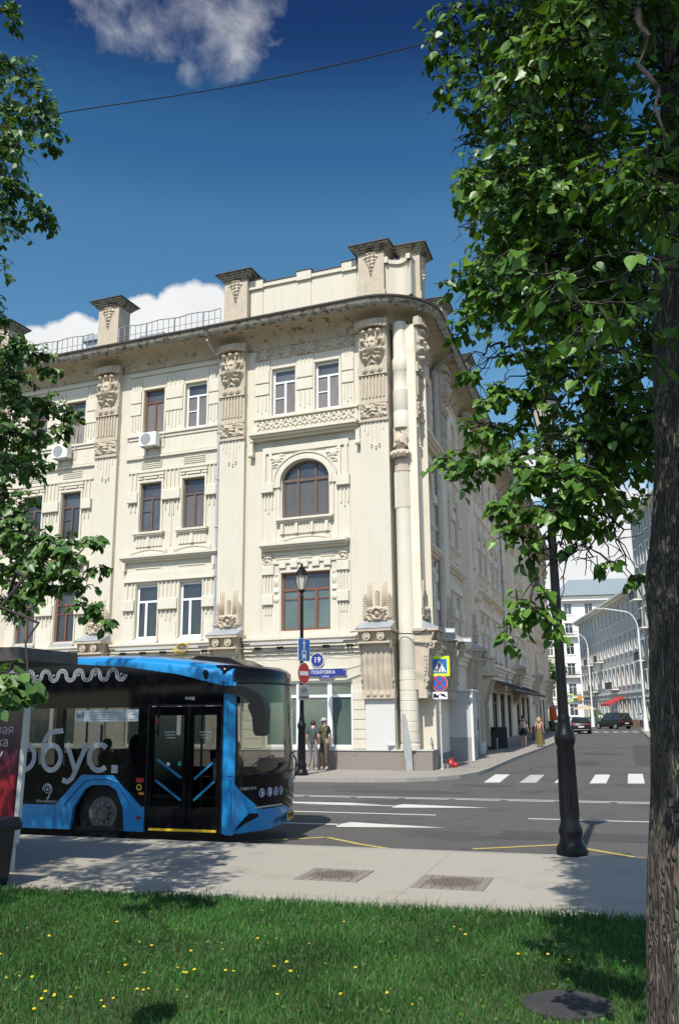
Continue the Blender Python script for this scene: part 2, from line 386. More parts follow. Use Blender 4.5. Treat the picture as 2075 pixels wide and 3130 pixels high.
# ---------------- windows: frame + panes, built once per kind and copied
WP = {}
def mk_window(kind, w, h, fm, tz, mull, pm_top, pm_low, bar=.07, vent=None, th=.07):
    f = MB()
    for a, b, c, d in ((0, bar, 0, h), (w - bar, w, 0, h)): f.box(a, b, .13, .13 + th, c, d)
    f.box(bar, w - bar, .13, .13 + th, 0, bar); f.box(bar, w - bar, .13, .13 + th, h - bar, h)
    f.box(bar, w - bar, .12, .13 + th, tz - bar / 2, tz + bar / 2)
    for mu in mull: f.box(mu * w - bar * .62, mu * w + bar * .62, .115, .13 + th, bar, tz - bar / 2)
    if vent:
        f.box(bar, vent[0] * w, .125, .17, vent[1] - .02, vent[1] + .02)
    o = f.build('window', fm, BLD)
    p = MB(); p.box(bar, w - bar, .165, .172, tz, h - bar); p.build('pane', pm_top, o)
    p = MB(); p.box(bar, w - bar, .165, .172, bar, tz); p.build('pane', pm_low, o)
    o['label'] = None; del o['label']
    WP[kind] = [o, False]
    return o
mk_window('brown', 1.05, 2.1, M_woodbrown, 1.45, [.5], M_pane, M_curtain)
mk_window('brown_dark', 1.05, 2.1, M_woodbrown, 1.45, [.5], M_pane, M_pane, vent=(.5, .9))
mk_window('white', 1.04, 2.22, M_pvc, 1.52, [.42], M_panedark, M_panedark, bar=.085)
mk_window('white_top', 1.04, 1.98, M_pvc, 1.42, [.52], M_pane, M_curtain, bar=.075, vent=(.5, .75))
mk_window('red_top', 1.04, 1.98, M_woodred, 1.42, [.5], M_pane, M_curtain, bar=.06)
mk_window('old_wood', 1.04, 2.22, M_woodred, 1.6, [.5], M_pane, M_pane, bar=.06, vent=(.9, 1.2))
mk_window('triple', 2.06, 2.24, M_woodred, 1.58, [.345, .70], M_pane, M_shopglass, bar=.085, vent=(1., 1.22))
WCOUNT = 0
def put_window(kind, F, x, z, y=0.0, parent=None):
    o, used = WP[kind]; M = F @ T((x, y, z))
    if used:
        r = o.copy(); COL.objects.link(r); r.parent = BLD
        for g in KIDS(o): d = g.copy(); COL.objects.link(d); d.parent = r
        o = r
    else: WP[kind][1] = True
    o.matrix_basis = M
    return o

# ---------------- reliefs
def relief(W, H, nx, nz, hf, M=None, mb=None, base=.004):
    mb = mb or MB(); 
    if M is not None: mb.push(M)
    i0 = len(mb.v); hs_ = []
    for b in range(nz + 1):
        for a in range(nx + 1):
            x = -W/2 + W*a/nx; z = H*b/nz; h = max(0.0, hf(x, z)); hs_.append(h); mb.pt(x, -base - h, z)
    for b in range(nz):
        for a in range(nx):
            q = (b*(nx+1)+a, b*(nx+1)+a+1, (b+1)*(nx+1)+a+1, (b+1)*(nx+1)+a)
            if max(hs_[k] for k in q) > .004: mb.f.append(tuple(i0 + k for k in q))
    if M is not None: mb.pop()
    return mb
def G(x, c, s): return math.exp(-((x - c) / s) ** 2)
def mask_h(x, z):
    sx = 1 if x >= 0 else -1; x = abs(x); cz = .80; ex = x / .26; ez = (z - cz) / (.38 if z > cz else .36); r = math.hypot(ex, ez); h = 0
    th = math.atan2(ez, ex)
    edge = min(1, max(0, (.56 - abs(x)) / .07)) * min(1, max(0, z / .12)) * min(1, max(0, (1.6 - z) / .08))
    # hair masses, in curling locks
    nn = noise.noise(Vector((x * 7, z * 7, 1.3)))
    lock = .5 + .5 * math.sin(11 * th - 7 * r + .9 * nn) 
    sh = min(1, max(0, (1.62 - abs(x) * 1.3 - .55 * max(0, .35 - z) * 2) ))
    hh = (.10 + .15 * lock + .05 * nn) * edge * (1 if r > .8 else 0) * max(0, 1.25 - .30 * r) * sh
    if z < .42 and abs(x) > .46 - .6 * (.42 - z): hh *= .15
    # curls beside the face
    for cx, czz, rr in ((.36, 1.02, .13), (-.36, 1.02, .13), (.40, .62, .11), (-.40, .62, .11), (0, 1.42, .14), (.30, 1.40, .12), (-.30, 1.40, .12), (.27, .28, .1), (-.27, .28, .1)):
        d = math.hypot(x - cx, z - czz)
        if d < rr: hh = max(hh, .10 + .20 * math.sqrt(1 - (d/rr)**2) + .03 * math.sin(40 * d))
    if r < 1.08:
        f = .34 * math.sqrt(max(0, 1 - (r/1.08) ** 2.4)) + .04
        f += .075 * G(x, 0, .032) * min(1, max(0, (z - .70) / .05)) * max(0, 1 - max(0, z - .74) / .26)
        f += .03 * G(x, 0, .06) * G(z, .71, .03)
        f -= .085 * G(abs(x), .095, .055) * G(z, .88, .045); f += .022 * G(abs(x), .095, .028) * G(z, .875, .018)
        f += .03 * G(abs(x), .10, .07) * G(z, .95, .02)
        f += .035 * G(x, 0, .065) * G(z, .625, .018) + .03 * G(x, 0, .055) * G(z, .575, .018) - .05 * G(x, 0, .085) * G(z, .60, .010)
        f += .03 * G(x, 0, .05) * G(z, .50, .035) 
        hh = max(hh, f) if r < 1 else max(hh, f * .8)
    return hh
def leafband(x, z, H=.55, per=.42):
    """branching leaf frieze with a row of beads below"""
    s = 0; u = ((x / per) % 1.0 - .5) * per
    for sg in (-1, 1):          # crossing stems with paired leaves
        for (lx, lz, an, ll, ww) in ((.05, .20, .95, .17, .030), (.10, .34, .55, .13, .035), (.02, .40, 1.35, .13, .035), (.16, .42, 1.2, .12, .030), (.17, .20, 2.2, .11, .028)):
            dx = u - sg * lx; dz = z - lz * H / .55 - .03; ca, sa = math.cos(an), math.sin(an) ; dx *= sg
            a = dx * ca + dz * sa; b = -dx * sa + dz * ca; d = (a / ll) ** 2 + (b / ww) ** 2
            if d < 1: s = max(s, .03 + .05 * math.sqrt(1 - d) - .02 * G(b, 0, .006))
    v = ((x / (per / 2)) % 1.0 - .5) * per / 2; d = math.hypot(v, z - .07)
    if d < .065: s = max(s, .05 * math.sqrt(1 - (d / .065) ** 2) + .035)
    elif d < .085: s = max(s, .02)
    e = min(1, (H - z) / .02, z / .02)
    return s * max(0, e)
def bloomband(x, z, H=.5):
    """dense frieze of blossoms and leaves"""
    per = 1.05; u = ((x / per) % 1.0 - .5) * per; s = .012
    r = math.hypot(u, z - .25); th = math.atan2(z - .25, u)
    if r < .10: s = .10 - .03 * (r / .1)
    elif r < .24 + .05 * math.cos(6 * th): s = .05 + .05 * abs(math.cos(3 * th))
    n = noise.noise(Vector((x * 7, z * 8, 4)))
    k = abs(math.sin(x * 11 + 4 * n) * math.sin(z * 13 + x * 4 + 2 * n))
    s = max(s, .10 * k if r > .26 else 0)
    return s * max(0, min(1, (H - z) / .02, z / .02))
def rough_band(x, z, H=.6):
    n = noise.noise(Vector((x * 6.5, z * 8, .3))) + .5 * noise.noise(Vector((x * 15, z * 17, 2.3)))
    w = abs(math.sin(x * 9 + 5 * noise.noise(Vector((x * 3, z * 4, 7)))) * math.cos(z * 11 + 3 * n))
    e = min(1, (H - z) / .05, z / .05, (.56 - abs(x)) / .04)
    return max(0, (.03 + .09 * w + .05 * n)) * max(0, e)
def wheat_h(x, z):
    h = 0
    for cx in (-.47, .47, 0):
        zz = z - (.08 if cx else .25); L_ = .92
        if 0 < zz < L_ and abs(x - cx) < .11:
            k = (zz * 11 - abs(x - cx) * 7) % 1.0
            if abs(x - cx) < .095 * min(1, (L_ - zz) / .2 + .15): h = max(h, .025 + .06 * k)
    n = noise.noise(Vector((x * 8, z * 9, 5)))
    if z < .5:
        r = math.hypot(x * .9, z - .24)
        h = max(h, (.10 + .09 * math.sin(r * 38 + 2 * n)) * max(0, 1 - (r / .55) ** 2) + .03 * n)
        for cx in (-.22, .22):
            d = math.hypot(x - cx, z - .36)
            if d < .11: h = max(h, .08 + .11 * math.sqrt(1 - (d / .11) ** 2) - (.06 if d < .04 else 0))
    return h
def drop_h(x, z):      # hanging fruit ornament on the attic piers, H .95
    wd = .30 * min(1, max(0.02, z / .85)) ** 1.1
    if z > .78: wd = .33 - (z - .78) * .5
    n = noise.noise(Vector((x * 11, z * 11, 3)))
    if abs(x) > wd: return 0
    k = abs(math.sin(z * 21) * math.cos(x * 19 + n))
    return (.05 + .09 * k + .05 * n) * (1 - (abs(x) / wd) ** 3)
def scrollrel(x, z, W=.9):
    h = 0
    for sx in (-1, 1):
        d = math.hypot(x - sx * W * .42, z - .12)
        if d < .11: h = max(h, .05 + .05 * math.sqrt(1 - (d / .11) ** 2) - (.03 * G(d, .06, .015)))
    arc = .10 + .12 * max(0, 1 - (x / (W * .42)) ** 2)
    if abs(x) < W * .42 and abs(z - arc) < .03: h = max(h, .06)
    elif abs(x) < W * .42 and z < arc: h = max(h, .02)
    return h
R_mask = relief(1.15, 1.62, 62, 88, mask_h).build('mascaron', M_tan, BLD, True); R_mask_used = False
R_mask.hide_render = False
M_B = {'L': (M_cream, M_trim), 'R': (M_side, M_sidetrim)}

def flutes(mb, x0, x1, z0, z1, n, y=-.03, w=.045, stag=0.0, y0=0.0):
    for k in range(n):
        xc = x0 + (x1 - x0) * (k + .5) / n
        mb.box(xc - w/2, xc + w/2, y, y0, z0 + (stag if k in (0, n - 1) else 0), z1)
def ledge(mb, x0, x1, z0, z1, proj, y=0.0):
    """moulded shelf with a stepped underside"""
    h = z1 - z0
    mb.box(x0 + .10, x1 - .10, y - proj * .45, y, z0, z0 + h * .34)
    mb.box(x0 + .05, x1 - .05, y - proj * .8, y, z0 + h * .34, z0 + h * .62)
    mb.box(x0, x1, y - proj, y, z0 + h * .62, z1)

# ---------------- pilaster with mascaron capital and scroll console
def proto_pilaster(side, proj=.2):
    mc, mt_ = M_B[side]; P = {}
    s = MB(); s.box(-.575, .575, -proj, 0, 4.9, 16.95)
    P['shaft'] = s
    d = MB(); y = -proj
    for k, x in enumerate((-.40, -.26, -.12, .06, .20, .36)):
        z0 = (12.75, 12.6, 12.2, 12.12, 12.2, 12.75)[k]
        d.box(x - .022, x + .022, y - .03, y, z0, 13.12)
        if 1 < k < 5: d.ball((x, y - .03, z0 - .03), .045, 8, 5); d.ball((x, y - .03, z0 - .12), .035, 8, 5)
    P['drops'] = d
    c = MB()
    c.box(-.585, .585, y - .05, y, 13.92, 15.0); flutes(c, -.5, .5, 14.05, 14.93, 7, y - .10, .07, y0=y - .05)
    c.box(-.6, .6, y - .08, y, 13.08, 13.2); c.box(-.6, .6, y - .08, y, 13.80, 13.92); c.box(-.585, .585, y - .04, y, 13.2, 13.8)
    c.box(-.60, .60, y - .14, y, 14.96, 15.36)
    for x in (-.3, 0, .3): c.push(T((x, y - .14, 15.16)) @ Matrix.Rotation(PI/2, 4, 'X')).lathe([(.13, 0), (.13, .03), (.10, .05), (.06, .04), (.055, .08), (.0, .09)], seg=14).pop()
    c.box(-.585, .585, y - .05, y, 15.36, 16.9)
    # curved cap above the head
    for k in range(8):
        x0 = -.66 + 1.32 * k / 8; x1 = x0 + 1.32 / 8; zz = 16.86 + .06 * math.cos((k + .5 - 4) / 4 * PI / 2) ; pj = .30 + .13 * math.cos((k + .5 - 4) / 4 * PI / 2)
        c.box(x0, x1, y - pj, y, zz, zz + .06); c.box(x0 + .0, x1, y - pj + .08, y, zz + .06, 17.22)
    P['capital'] = c
    P['band'] = relief(1.12, .6, 60, 30, lambda x, z: rough_band(x, z), T((0, y - .04, 13.2)))
    w = relief(1.15, 1.1, 70, 66, wheat_h, T((0, y, 5.42)))
    for x in (-.38, -.30, -.22, .20, .28, .36): w.box(x - .025, x + .025, y - .045, y, 5.75, 6.85)
    P['wheat'] = w
    # console: curved body, volutes at the sides
    k_ = MB(); prof = []
    for i in range(13):
        t = i / 12; z = 5.0 - 2.1 * t
        prof.append((y - .05 - .42 * (1 - t) ** 1.3 + .06 * math.sin(t * PI * 1.9), z))
    poly = [(0, 5.0)] + prof + [(0, 2.9)]
    k_.prism(poly, -.55, .55, 'yz')
    k_.box(-.68, .68, y - .60, 0, 4.98, 5.08); k_.box(-.62, .62, y - .52, 0, 4.55, 4.62)
    for x in (-.40, -.2, 0, .2, .40):
        pp = [(a - .035, z) for a, z in prof if z < 4.45]; qq = [(a + .01, z) for a, z in reversed(pp)]
        k_.prism(pp + qq, x - .035, x + .035, 'yz')
    for x in (-.27, .27):
        k_.push(T((x, y - .52, 4.80)) @ Matrix.Rotation(PI/2, 4, 'X')).lathe([(.15, -.02), (.15, .03), (.11, .035), (.105, .01), (.07, .01), (.06, .06), (0, .07)], seg=16).pop()
    k_.box(-.62, .62, y - .12, y + .2, 2.60, 2.90)
    for x in (-.38, -.13, .13, .38): k_.ball((x, y - .13, 2.75), .085, 10, 7, (1, .5, 1))
    # side volutes
    for sx in (-1, 1):
        X = sx * .60
        for cx, cz, r in ((y - .30, 4.45, .17), (y - .12, 3.25, .10)):
            pts = [(X, cx + r * (1 - a / 16) * math.cos(a * .62), cz + r * (1 - a / 16) * math.sin(a * .62)) for a in range(15)]
            k_.tube(pts, .035, 5)
        k_.tube([(X, a + .03, z) for a, z in prof], .035, 5)
        for i in range(9): k_.ball((X, y - .08 - .02 * math.sin(i), 4.1 - i * .13), .055, 6, 5, (.5, 1, 1.2))
    P['console'] = k_
    zc = MB(); zc.prism([(y - .02, 5.36), (y - .62, 5.10), (y - .62, 5.08), (y, 5.08)], -.68, .68, 'yz'); P['flashing'] = zc
    return P
PIL = {}
for side in ('L', 'R'):
    pr = {'L': .2, 'R': .35}[side]; mc, mt_ = M_B[side]; P = proto_pilaster(side, pr)
    PIL[side] = (pr, {k: (v, {'shaft': mc, 'drops': mt_, 'capital': M_tan, 'band': M_tan, 'wheat': M_tan, 'console': M_tan, 'flashing': M_zinc}[k]) for k, v in P.items()})
_pd = {}
def put_pilaster(side, F, x, drops=True):
    """one pilaster: shaft is the part, its ornaments the sub-parts"""
    global R_mask_used
    pr, P = PIL[side]; M = F @ T((x, 0, 0))
    names = {'shaft': 'pilaster', 'drops': 'hanging_flutes', 'capital': 'capital', 'band': 'leaf_band', 'wheat': 'wheat_relief', 'console': 'console', 'flashing': 'flashing'}
    if side not in _pd: _pd[side] = {k: v.build(names[k], mtt, None, k in ('band', 'wheat')) .data for k, (v, mtt) in P.items()}; [bpy.data.objects.remove(o) for o in list(bpy.data.objects) if o.data in _pd[side].values()]
    root = bpy.data.objects.new('pilaster', _pd[side]['shaft']); COL.objects.link(root); root.parent = BLD; root.matrix_basis = M
    for k in ('drops', 'capital', 'band', 'wheat', 'console', 'flashing'):
        o = bpy.data.objects.new(names[k], _pd[side][k]); COL.objects.link(o); o.parent = root
    if R_mask_used: o = R_mask.copy(); COL.objects.link(o)
    else: o = R_mask; R_mask_used = True
    o.parent = root; o.matrix_basis = T((0, -pr - .05, 15.32))
    return root

# ---------------- two window bay
def bay_two(mb, x, hw=2.35):
    """mouldings of a two window bay centred on x"""
    c = (x - 1.05, x + 1.05)
    # third floor: block piers between and beside the windows
    for a, b in ((x - .42, x + .42), (x - hw + .12, x - 1.05 - .64), (x + 1.05 + .64, x + hw - .12)):
        mb.bevbox(a, b, -.09, 0, 15.42, 15.98); mb.bevbox(a, b, -.09, 0, 14.86, 15.38); mb.bevbox(a, b, -.05, 0, 13.95, 14.86, .01)
        flutes(mb, a + .05, b - .05, 14.12, 14.84, 3 if b - a < .8 else 4, -.09, .04, .12, -.05)
        mb.box(a, b, -.045, 0, 15.98, 16.42); flutes(mb, a + .08, b - .08, 16.0, 16.4, 3, -.08, .04, 0, -.045)
    for w in c:
        mb.box(w - .62, w - .53, -.05, 0, 13.98, 16.04); mb.box(w + .53, w + .62, -.05, 0, 13.98, 16.04); mb.box(w - .62, w + .62, -.05, 0, 16.0, 16.10)
        mb.box(w - .60, w + .60, -.025, 0, 16.16, 16.62)
    mb.box(x - hw, x + hw, -.08, 0, 16.66, 16.78)
    mb.box(x - hw, x + hw, -.13, 0, 13.86, 13.95); mb.box(x - hw + .1, x + hw, -.07, 0, 13.72, 13.86)
    mb.box(x - hw, x + hw, -.10, 0, 12.86, 12.96); mb.box(x - hw + .1, x + hw - .1, -.035, 0, 13.0, 13.66)
    for w in c:
        for k in range(4): mb.box(w - .52, w + .52, -.035, 0, 12.42 + k * .09, 12.46 + k * .09)
    # second floor
    mb.box(x - hw + .15, x + hw - .15, -.06, 0, 12.24, 12.34)
    for w in c:
        mb.box(w - .66, w + .66, -.09, 0, 12.06, 12.16); mb.box(w - .66, w - .40, -.09, 0, 11.93, 12.01); mb.box(w - .34, w + .34, -.09, 0, 11.93, 12.01); mb.box(w + .40, w + .66, -.09, 0, 11.93, 12.01)
        mb.box(w - .63, w - .54, -.06, 0, 9.62, 11.92); mb.box(w + .54, w + .63, -.06, 0, 9.62, 11.92); mb.box(w - .54, w + .54, -.06, 0, 11.78, 11.88)
        # sill and bracket panel
        ledge(mb, w - .76, w + .76, 9.38, 9.60, .20)
        mb.box(w - .66, w + .66, -.04, 0, 8.98, 9.38); flutes(mb, w - .64, w + .64, 9.0, 9.36, 8, -.07, .05, 0, -.04); mb.box(w - .06, w + .06, -.12, 0, 8.98, 9.38)
        relief(2.0, .32, 50, 16, lambda a, z: scrollrel(a, z, 1.9), T((w, 0, 8.64)), mb)
    for a, b in ((x - .40, x + .40), (x - hw + .22, x - 1.05 - .66), (x + 1.05 + .66, x + hw - .22)):
        flutes(mb, a, b, 10.28, 12.24, 4 if b - a > .7 else 2, -.05, .05, .25); mb.bevbox(a - .05, b + .05, -.15, 0, 10.92, 11.36)
    mb.box(x - .03, x + .03, -.04, 0, 8.98, 10.9)
    ledge(mb, x - hw, x + hw, 8.34, 8.60, .32)
    for sx in (-1, 1): mb.box(x + sx * (hw - .2) - .07, x + sx * (hw - .2) + .07, -.2, 0, 7.98, 8.34)
    # first floor
    for w in c:
        for k in range(2): mb.box(w - .62, w + .62, -.03, 0, 8.06 + k * .10, 8.10 + k * .10)
    mb.box(x - hw + .2, x + hw - .2, -.07, 0, 7.56, 7.88); mb.box(x - hw + .15, x + hw - .15, -.11, 0, 7.50, 7.56)
    for a, b in ((x - .40, x + .40), (x - hw + .22, x - 1.05 - .62), (x + 1.05 + .62, x + hw - .22)):
        flutes(mb, a, b, 5.85, 7.50, 4 if b - a > .7 else 2, -.045, .055, .22); mb.bevbox(a - .06, b + .06, -.14, 0, 6.30, 6.74)
        mb.box(a, b, -.025, 0, 4.94, 5.80)
    for w in c: mb.box(w - .60, w - .54, -.05, 0, 5.14, 7.42); mb.box(w + .54, w + .60, -.05, 0, 5.14, 7.42)
def holes_two(x): return [(x + s * 1.05 - .52, x + s * 1.05 + .52, z0, z1) for s in (-1, 1) for z0, z1 in ((14.0, 15.98), (9.65, 11.75), (5.16, 7.38))]
def sills_two(x, side, F):
    mb = MB(F)
    for w in (x - 1.05, x + 1.05):
        mb.prism([(-.18, 4.98), (.13, 5.20), (.13, 5.16), (-.18, 4.95)], w - .62, w + .62, 'yz')
    return mb

# ---------------- arched bay
def bay_arch(mb, x):
    hw = 2.30
    # third floor
    for a, b in ((x - .36, x + .36), (x - 2.25, x - 1.60), (x + 1.60, x + 2.12)):
        mb.bevbox(a, b, -.09, 0, 15.42, 15.98); mb.bevbox(a, b, -.09, 0, 14.90, 15.38); mb.bevbox(a, b, -.05, 0, 13.95, 14.88, .01)
        flutes(mb, a + .05, b - .05, 14.12, 14.86, 3, -.09, .04, .12, -.05); mb.box(a, b, -.045, 0, 15.98, 16.40); flutes(mb, a + .08, b - .08, 16.0, 16.38, 3, -.08, .04, 0, -.045)
    for w in (x - .96, x + .96):
        mb.box(w - .62, w - .53, -.05, 0, 13.95, 16.04); mb.box(w + .53, w + .62, -.05, 0, 13.95, 16.04); mb.box(w - .62, w + .62, -.05, 0, 16.0, 16.10)
    mb.box(x - hw, x + hw, -.12, 0, 13.84, 13.93)
    mb.box(x - hw + .05, x - hw + .16, -.06, 0, 13.2, 13.84); mb.box(x + hw - .16, x + hw - .05, -.06, 0, 13.2, 13.84)
    ledge(mb, x - hw - .05, x + hw + .05, 12.90, 13.22, .46)
    for sx in (-1, 1): mb.box(x + sx * (hw + .02) - .09, x + sx * (hw + .02) + .09, -.25, 0, 12.36, 12.90); mb.push(T((x + sx * (hw + .02) - .10, -.16, 12.34)) @ Matrix.Rotation(PI/2, 4, 'Y')).lathe([(.11, 0), (.11, .2)], seg=12).pop()
    mb.box(x - 1.86, x + 1.86, -.07, 0, 12.36, 12.62); 
    for k in range(4): mb.box(x - 1.45, x + 1.45, -.035, 0, 12.66 + k * .06, 12.69 + k * .06)
    # archivolt
    a0, b0 = 1.01, .80
    for (r0, r1, y) in ((.04, .17, -.13), (.17, .30, -.09), (.30, .36, -.13)):
        n = 26
        for k in range(n):
            t0 = PI * k / n; t1 = PI * (k + 1) / n
            q = [(x + (a0 + r) * math.cos(t), 11.13 + (b0 + r) * math.sin(t)) for t, r in ((t0, r0), (t0, r1), (t1, r1), (t1, r0))]
            mb.prism(q, y, 0)
        for sx in (-1, 1): mb.box(*sorted((x + sx * (a0 + r0), x + sx * (a0 + r1))), y, 0, 10.9, 11.13)
    for sx in (-1, 1):
        a = x + sx * 1.63
        mb.bevbox(a - .28, a + .28, -.16, 0, 10.72, 11.12); flutes(mb, a - .18, a + .26, 9.9, 10.7, 3, -.05, .05, .15); mb.box(a - .24, a - .10, -.07, 0, 11.15, 12.36) ; mb.box(a + .05, a + .18, -.07, 0, 11.15, 12.36)
        mb.box(*sorted((x + sx * 1.08, x + sx * 1.22)), -.06, 0, 9.4, 10.9); mb.box(*sorted((x + sx * 1.26, x + sx * 1.38)), -.03, 0, 8.7, 10.9)
        relief(.6, .6, 26, 26, lambda p, q, s=sx: (.05 + .06 * math.sqrt(max(0, 1 - (math.hypot(p, q - .38) / .16) ** 2)) if math.hypot(p, q - .38) < .16 else rough_band(p * .8, q, .6) * .7), T((x + sx * 1.22, 0, 11.72)), mb)
    ledge(mb, x - 1.22, x + 1.22, 9.38, 9.60, .24)
    mb.box(x - 1.08, x + 1.08, -.05, 0, 8.98, 9.38); flutes(mb, x - 1.05, x + 1.05, 9.0, 9.36, 16, -.08, .05, 0, -.05)
    for a in (x - .95, x - .33, x + .33, x + .95): mb.box(a - .06, a + .06, -.15, 0, 8.98, 9.38)
    relief(2.5, .36, 90, 18, lambda a, z: scrollrel(a, z, 2.3), T((x, 0, 8.64)), mb)
    ledge(mb, x - 1.88, x + 1.88, 8.34, 8.62, .38)
    # first floor triple window surround
    for k in range(3):
        for a in (x - .95, x, x + .95): mb.box(a - .3, a + .3, -.04, 0, 8.0 + k * .08, 8.04 + k * .08)
    mb.box(x - 1.72, x + 1.72, -.06, 0, 7.82, 7.95)
    for a in (x - .95, x - .46, x, x + .46, x + .95): mb.bevbox(a - .15, a + .15, -.12, 0, 7.62, 7.90)
    mb.box(x - 1.05, x + 1.05, -.05, 0, 7.46, 7.60)
    for sx in (-1, 1):
        a = x + sx * 1.58
        mb.bevbox(a - .26, a + .26, -.10, 0, 7.40, 7.78); flutes(mb, a - .2, a + .2, 6.5, 7.4, 3, -.045, .05, 0); mb.bevbox(a - .24, a + .24, -.12, 0, 6.22, 6.62); flutes(mb, a - .18, a + .18, 5.85, 6.2, 3, -.045, .05, 0)
        relief(.36, .44, 22, 26, lambda p, q: rough_band(p * 1.4, q, .44), T((x + sx * 1.6, 0, 7.80)), mb)
        relief(.22, .7, 14, 36, lambda p, q: .03 + .06 * abs(math.cos(q * 8)) * (1 - (abs(p) / .11) ** 2), T((x + sx * 1.22, 0, 6.7)), mb)
        mb.ball((x + sx * 1.22, -.02, 6.42), .13, 10, 7, (1, .6, 1)); mb.box(x + sx * 1.22 - .16, x + sx * 1.22 + .16, -.03, 0, 4.98, 7.4)
        mb.box(*sorted((x + sx * 1.86, x + sx * 1.89)), -.03, 0, 4.98, 12.3)
HA = lambda x: [(x - 1.01, x + 1.01, 9.65, 11.93), (x - 1.03, x + 1.03, 5.2, 7.44), (x - .96 - .52, x - .96 + .52, 13.98, 15.98), (x + .96 - .52, x + .96 + .52, 13.98, 15.98)]
def arch_fill(mb, x, y=0.0, dep=.28):
    """spandrels that round off the head of the arched opening"""
    n = 16
    for s in (-1, 1):
        for k in range(n):
            t0 = PI / 2 * k / n; t1 = PI / 2 * (k + 1) / n
            p0 = (x + s * 1.01 * math.cos(t0), 11.13 + .80 * math.sin(t0)); p1 = (x + s * 1.01 * math.cos(t1), 11.13 + .80 * math.sin(t1))
            q0 = (x + s * 1.01, p0[1]); q1 = (x + s * 1.01, p1[1])
            mb.face([(p0[0], y, p0[1]), (q0[0], y, q0[1]), (q1[0], y, q1[1]), (p1[0], y, p1[1])])
            mb.face([(p0[0], y, p0[1]), (p1[0], y, p1[1]), (p1[0], y + dep, p1[1]), (p0[0], y + dep, p0[1])])
def arch_window(F, x):
    f = MB(F @ T((x, 0, 9.65))); a0, b0, sp = 1.01, .80, 1.48
    f.box(-1.01, -.93, .13, .21, 0, sp); f.box(.93, 1.01, .13, .21, 0, sp); f.box(-.93, .93, .13, .21, 0, .08); f.box(-1.01, 1.01, .11, .22, sp - .02, sp + .10)
    for c in (-.36, .40): f.box(c - .055, c + .055, .12, .21, .08, sp - .02); f.box(c - .04, c + .04, .12, .21, sp + .10, sp + b0 * math.sqrt(1 - (c/a0)**2) - .02)
    n = 20
    for k in range(n):
        t0 = PI * k / n; t1 = PI * (k + 1) / n
        f.prism([((a0 - r) * math.cos(t), sp + (b0 - r) * math.sin(t)) for t, r in ((t0, 0), (t1, 0), (t1, .08), (t0, .08))], .13, .21)
    o = f.build('arched_window', M_woodbrown, BLD)
    p = MB(F @ T((x, 0, 9.65))); p.face([(-.93, .17, .08), (.93, .17, .08), (.93, .17, sp), (-.93, .17, sp)]); p.build('pane', M_curtain, o)
    p = MB(F @ T((x, 0, 9.65))); p.face([((a0 - .03) * math.cos(PI*k/20), .17, sp + (b0 - .03) * math.sin(PI*k/20)) for k in range(21)]); p.build('pane', M_pane, o)

# ================= left facade
XA = -4.62
LB = [-10.75, -17.0, -23.25]; LP = [-1.62, -7.83, -14.07, -20.3, -26.5]
holes = HA(XA)
for x in LB: holes += holes_two(x)
ghole = [(-6.35, -2.74, .88, 3.30)]
for x in LB: ghole += [(x - 1.9, x + 1.9, .88, 3.30)]
w = MB(FL)
XS = [(-27.1, -1.05)]
hh2 = [h for h in holes if not (abs(h[0] - (XA - 1.01)) < .01 and h[2] == 9.65)] + [(XA - 1.01, XA + 1.01, 9.65, 11.93)]
wall(w, -27.1, -1.05, 4.6, 17.1, hh2); wall(w, -27.1, -1.05, .1, 4.6, ghole, .3)
arch_fill(w, XA)
# back of the corner notch, and end walls
w.face([(-1.05, 0, .1), (-1.05, .75, .1), (-1.05, .75, 17.3), (-1.05, 0, 17.3)]); w.face([(-1.05, .75, .1), (.2, .75, .1), (.2, .75, 17.3), (-1.05, .75, 17.3)])
w.face([(-27.1, 0, .1), (-27.1, 0, 17.1), (-27.1, 14, 17.1), (-27.1, 14, .1)])
w.build('wall', M_cream, BLD)
for x in LP: put_pilaster('L', FL, x)
m = MB(FL); bay_arch(m, XA); m.build('relief_moulding', M_trim, BLD)
for x in LB:
    m = MB(FL); bay_two(m, x); m.build('relief_moulding', M_trim, BLD)
arch_window(FL, XA)
fr_ = relief(4.3, .56, 300, 30, lambda x, z: leafband(x, z), FL @ T((XA, 0, 13.25))); fr_.build('leaf_frieze', M_trim, BLD, True)
fr_ = relief(4.4, .50, 260, 26, lambda x, z: bloomband(x + .26, z, .5), FL @ T((XA - .05, 0, 16.42))); fr_.build('leaf_frieze', M_tan, BLD, True)
put_window('triple', FL, XA - 1.03, 5.2)
put_window('white_top', FL, XA - .96 - .52, 13.99); put_window('white_top', FL, XA + .96 - .52, 13.99)
kinds = {0: (['red_top', 'white_top'], ['brown_dark', 'brown'], ['white', 'white']), 1: (['red_top', 'red_top'], ['brown_dark', 'brown_dark'], ['old_wood', 'old_wood']), 2: (['red_top', 'white_top'], ['brown', 'brown_dark'], ['old_wood', 'white'])}
for i, x in enumerate(LB):
    for j, s in enumerate((-1, 1)):
        a = x + s * 1.05 - .52
        put_window(kinds[i][0][j], FL, a, 14.0); put_window(kinds[i][1][j], FL, a - .005, 9.65); put_window(kinds[i][2][j], FL, a, 5.16)
    sills_two(x, 'L', FL).build('sill', M_white if i == 0 else M_greymetal, BLD)
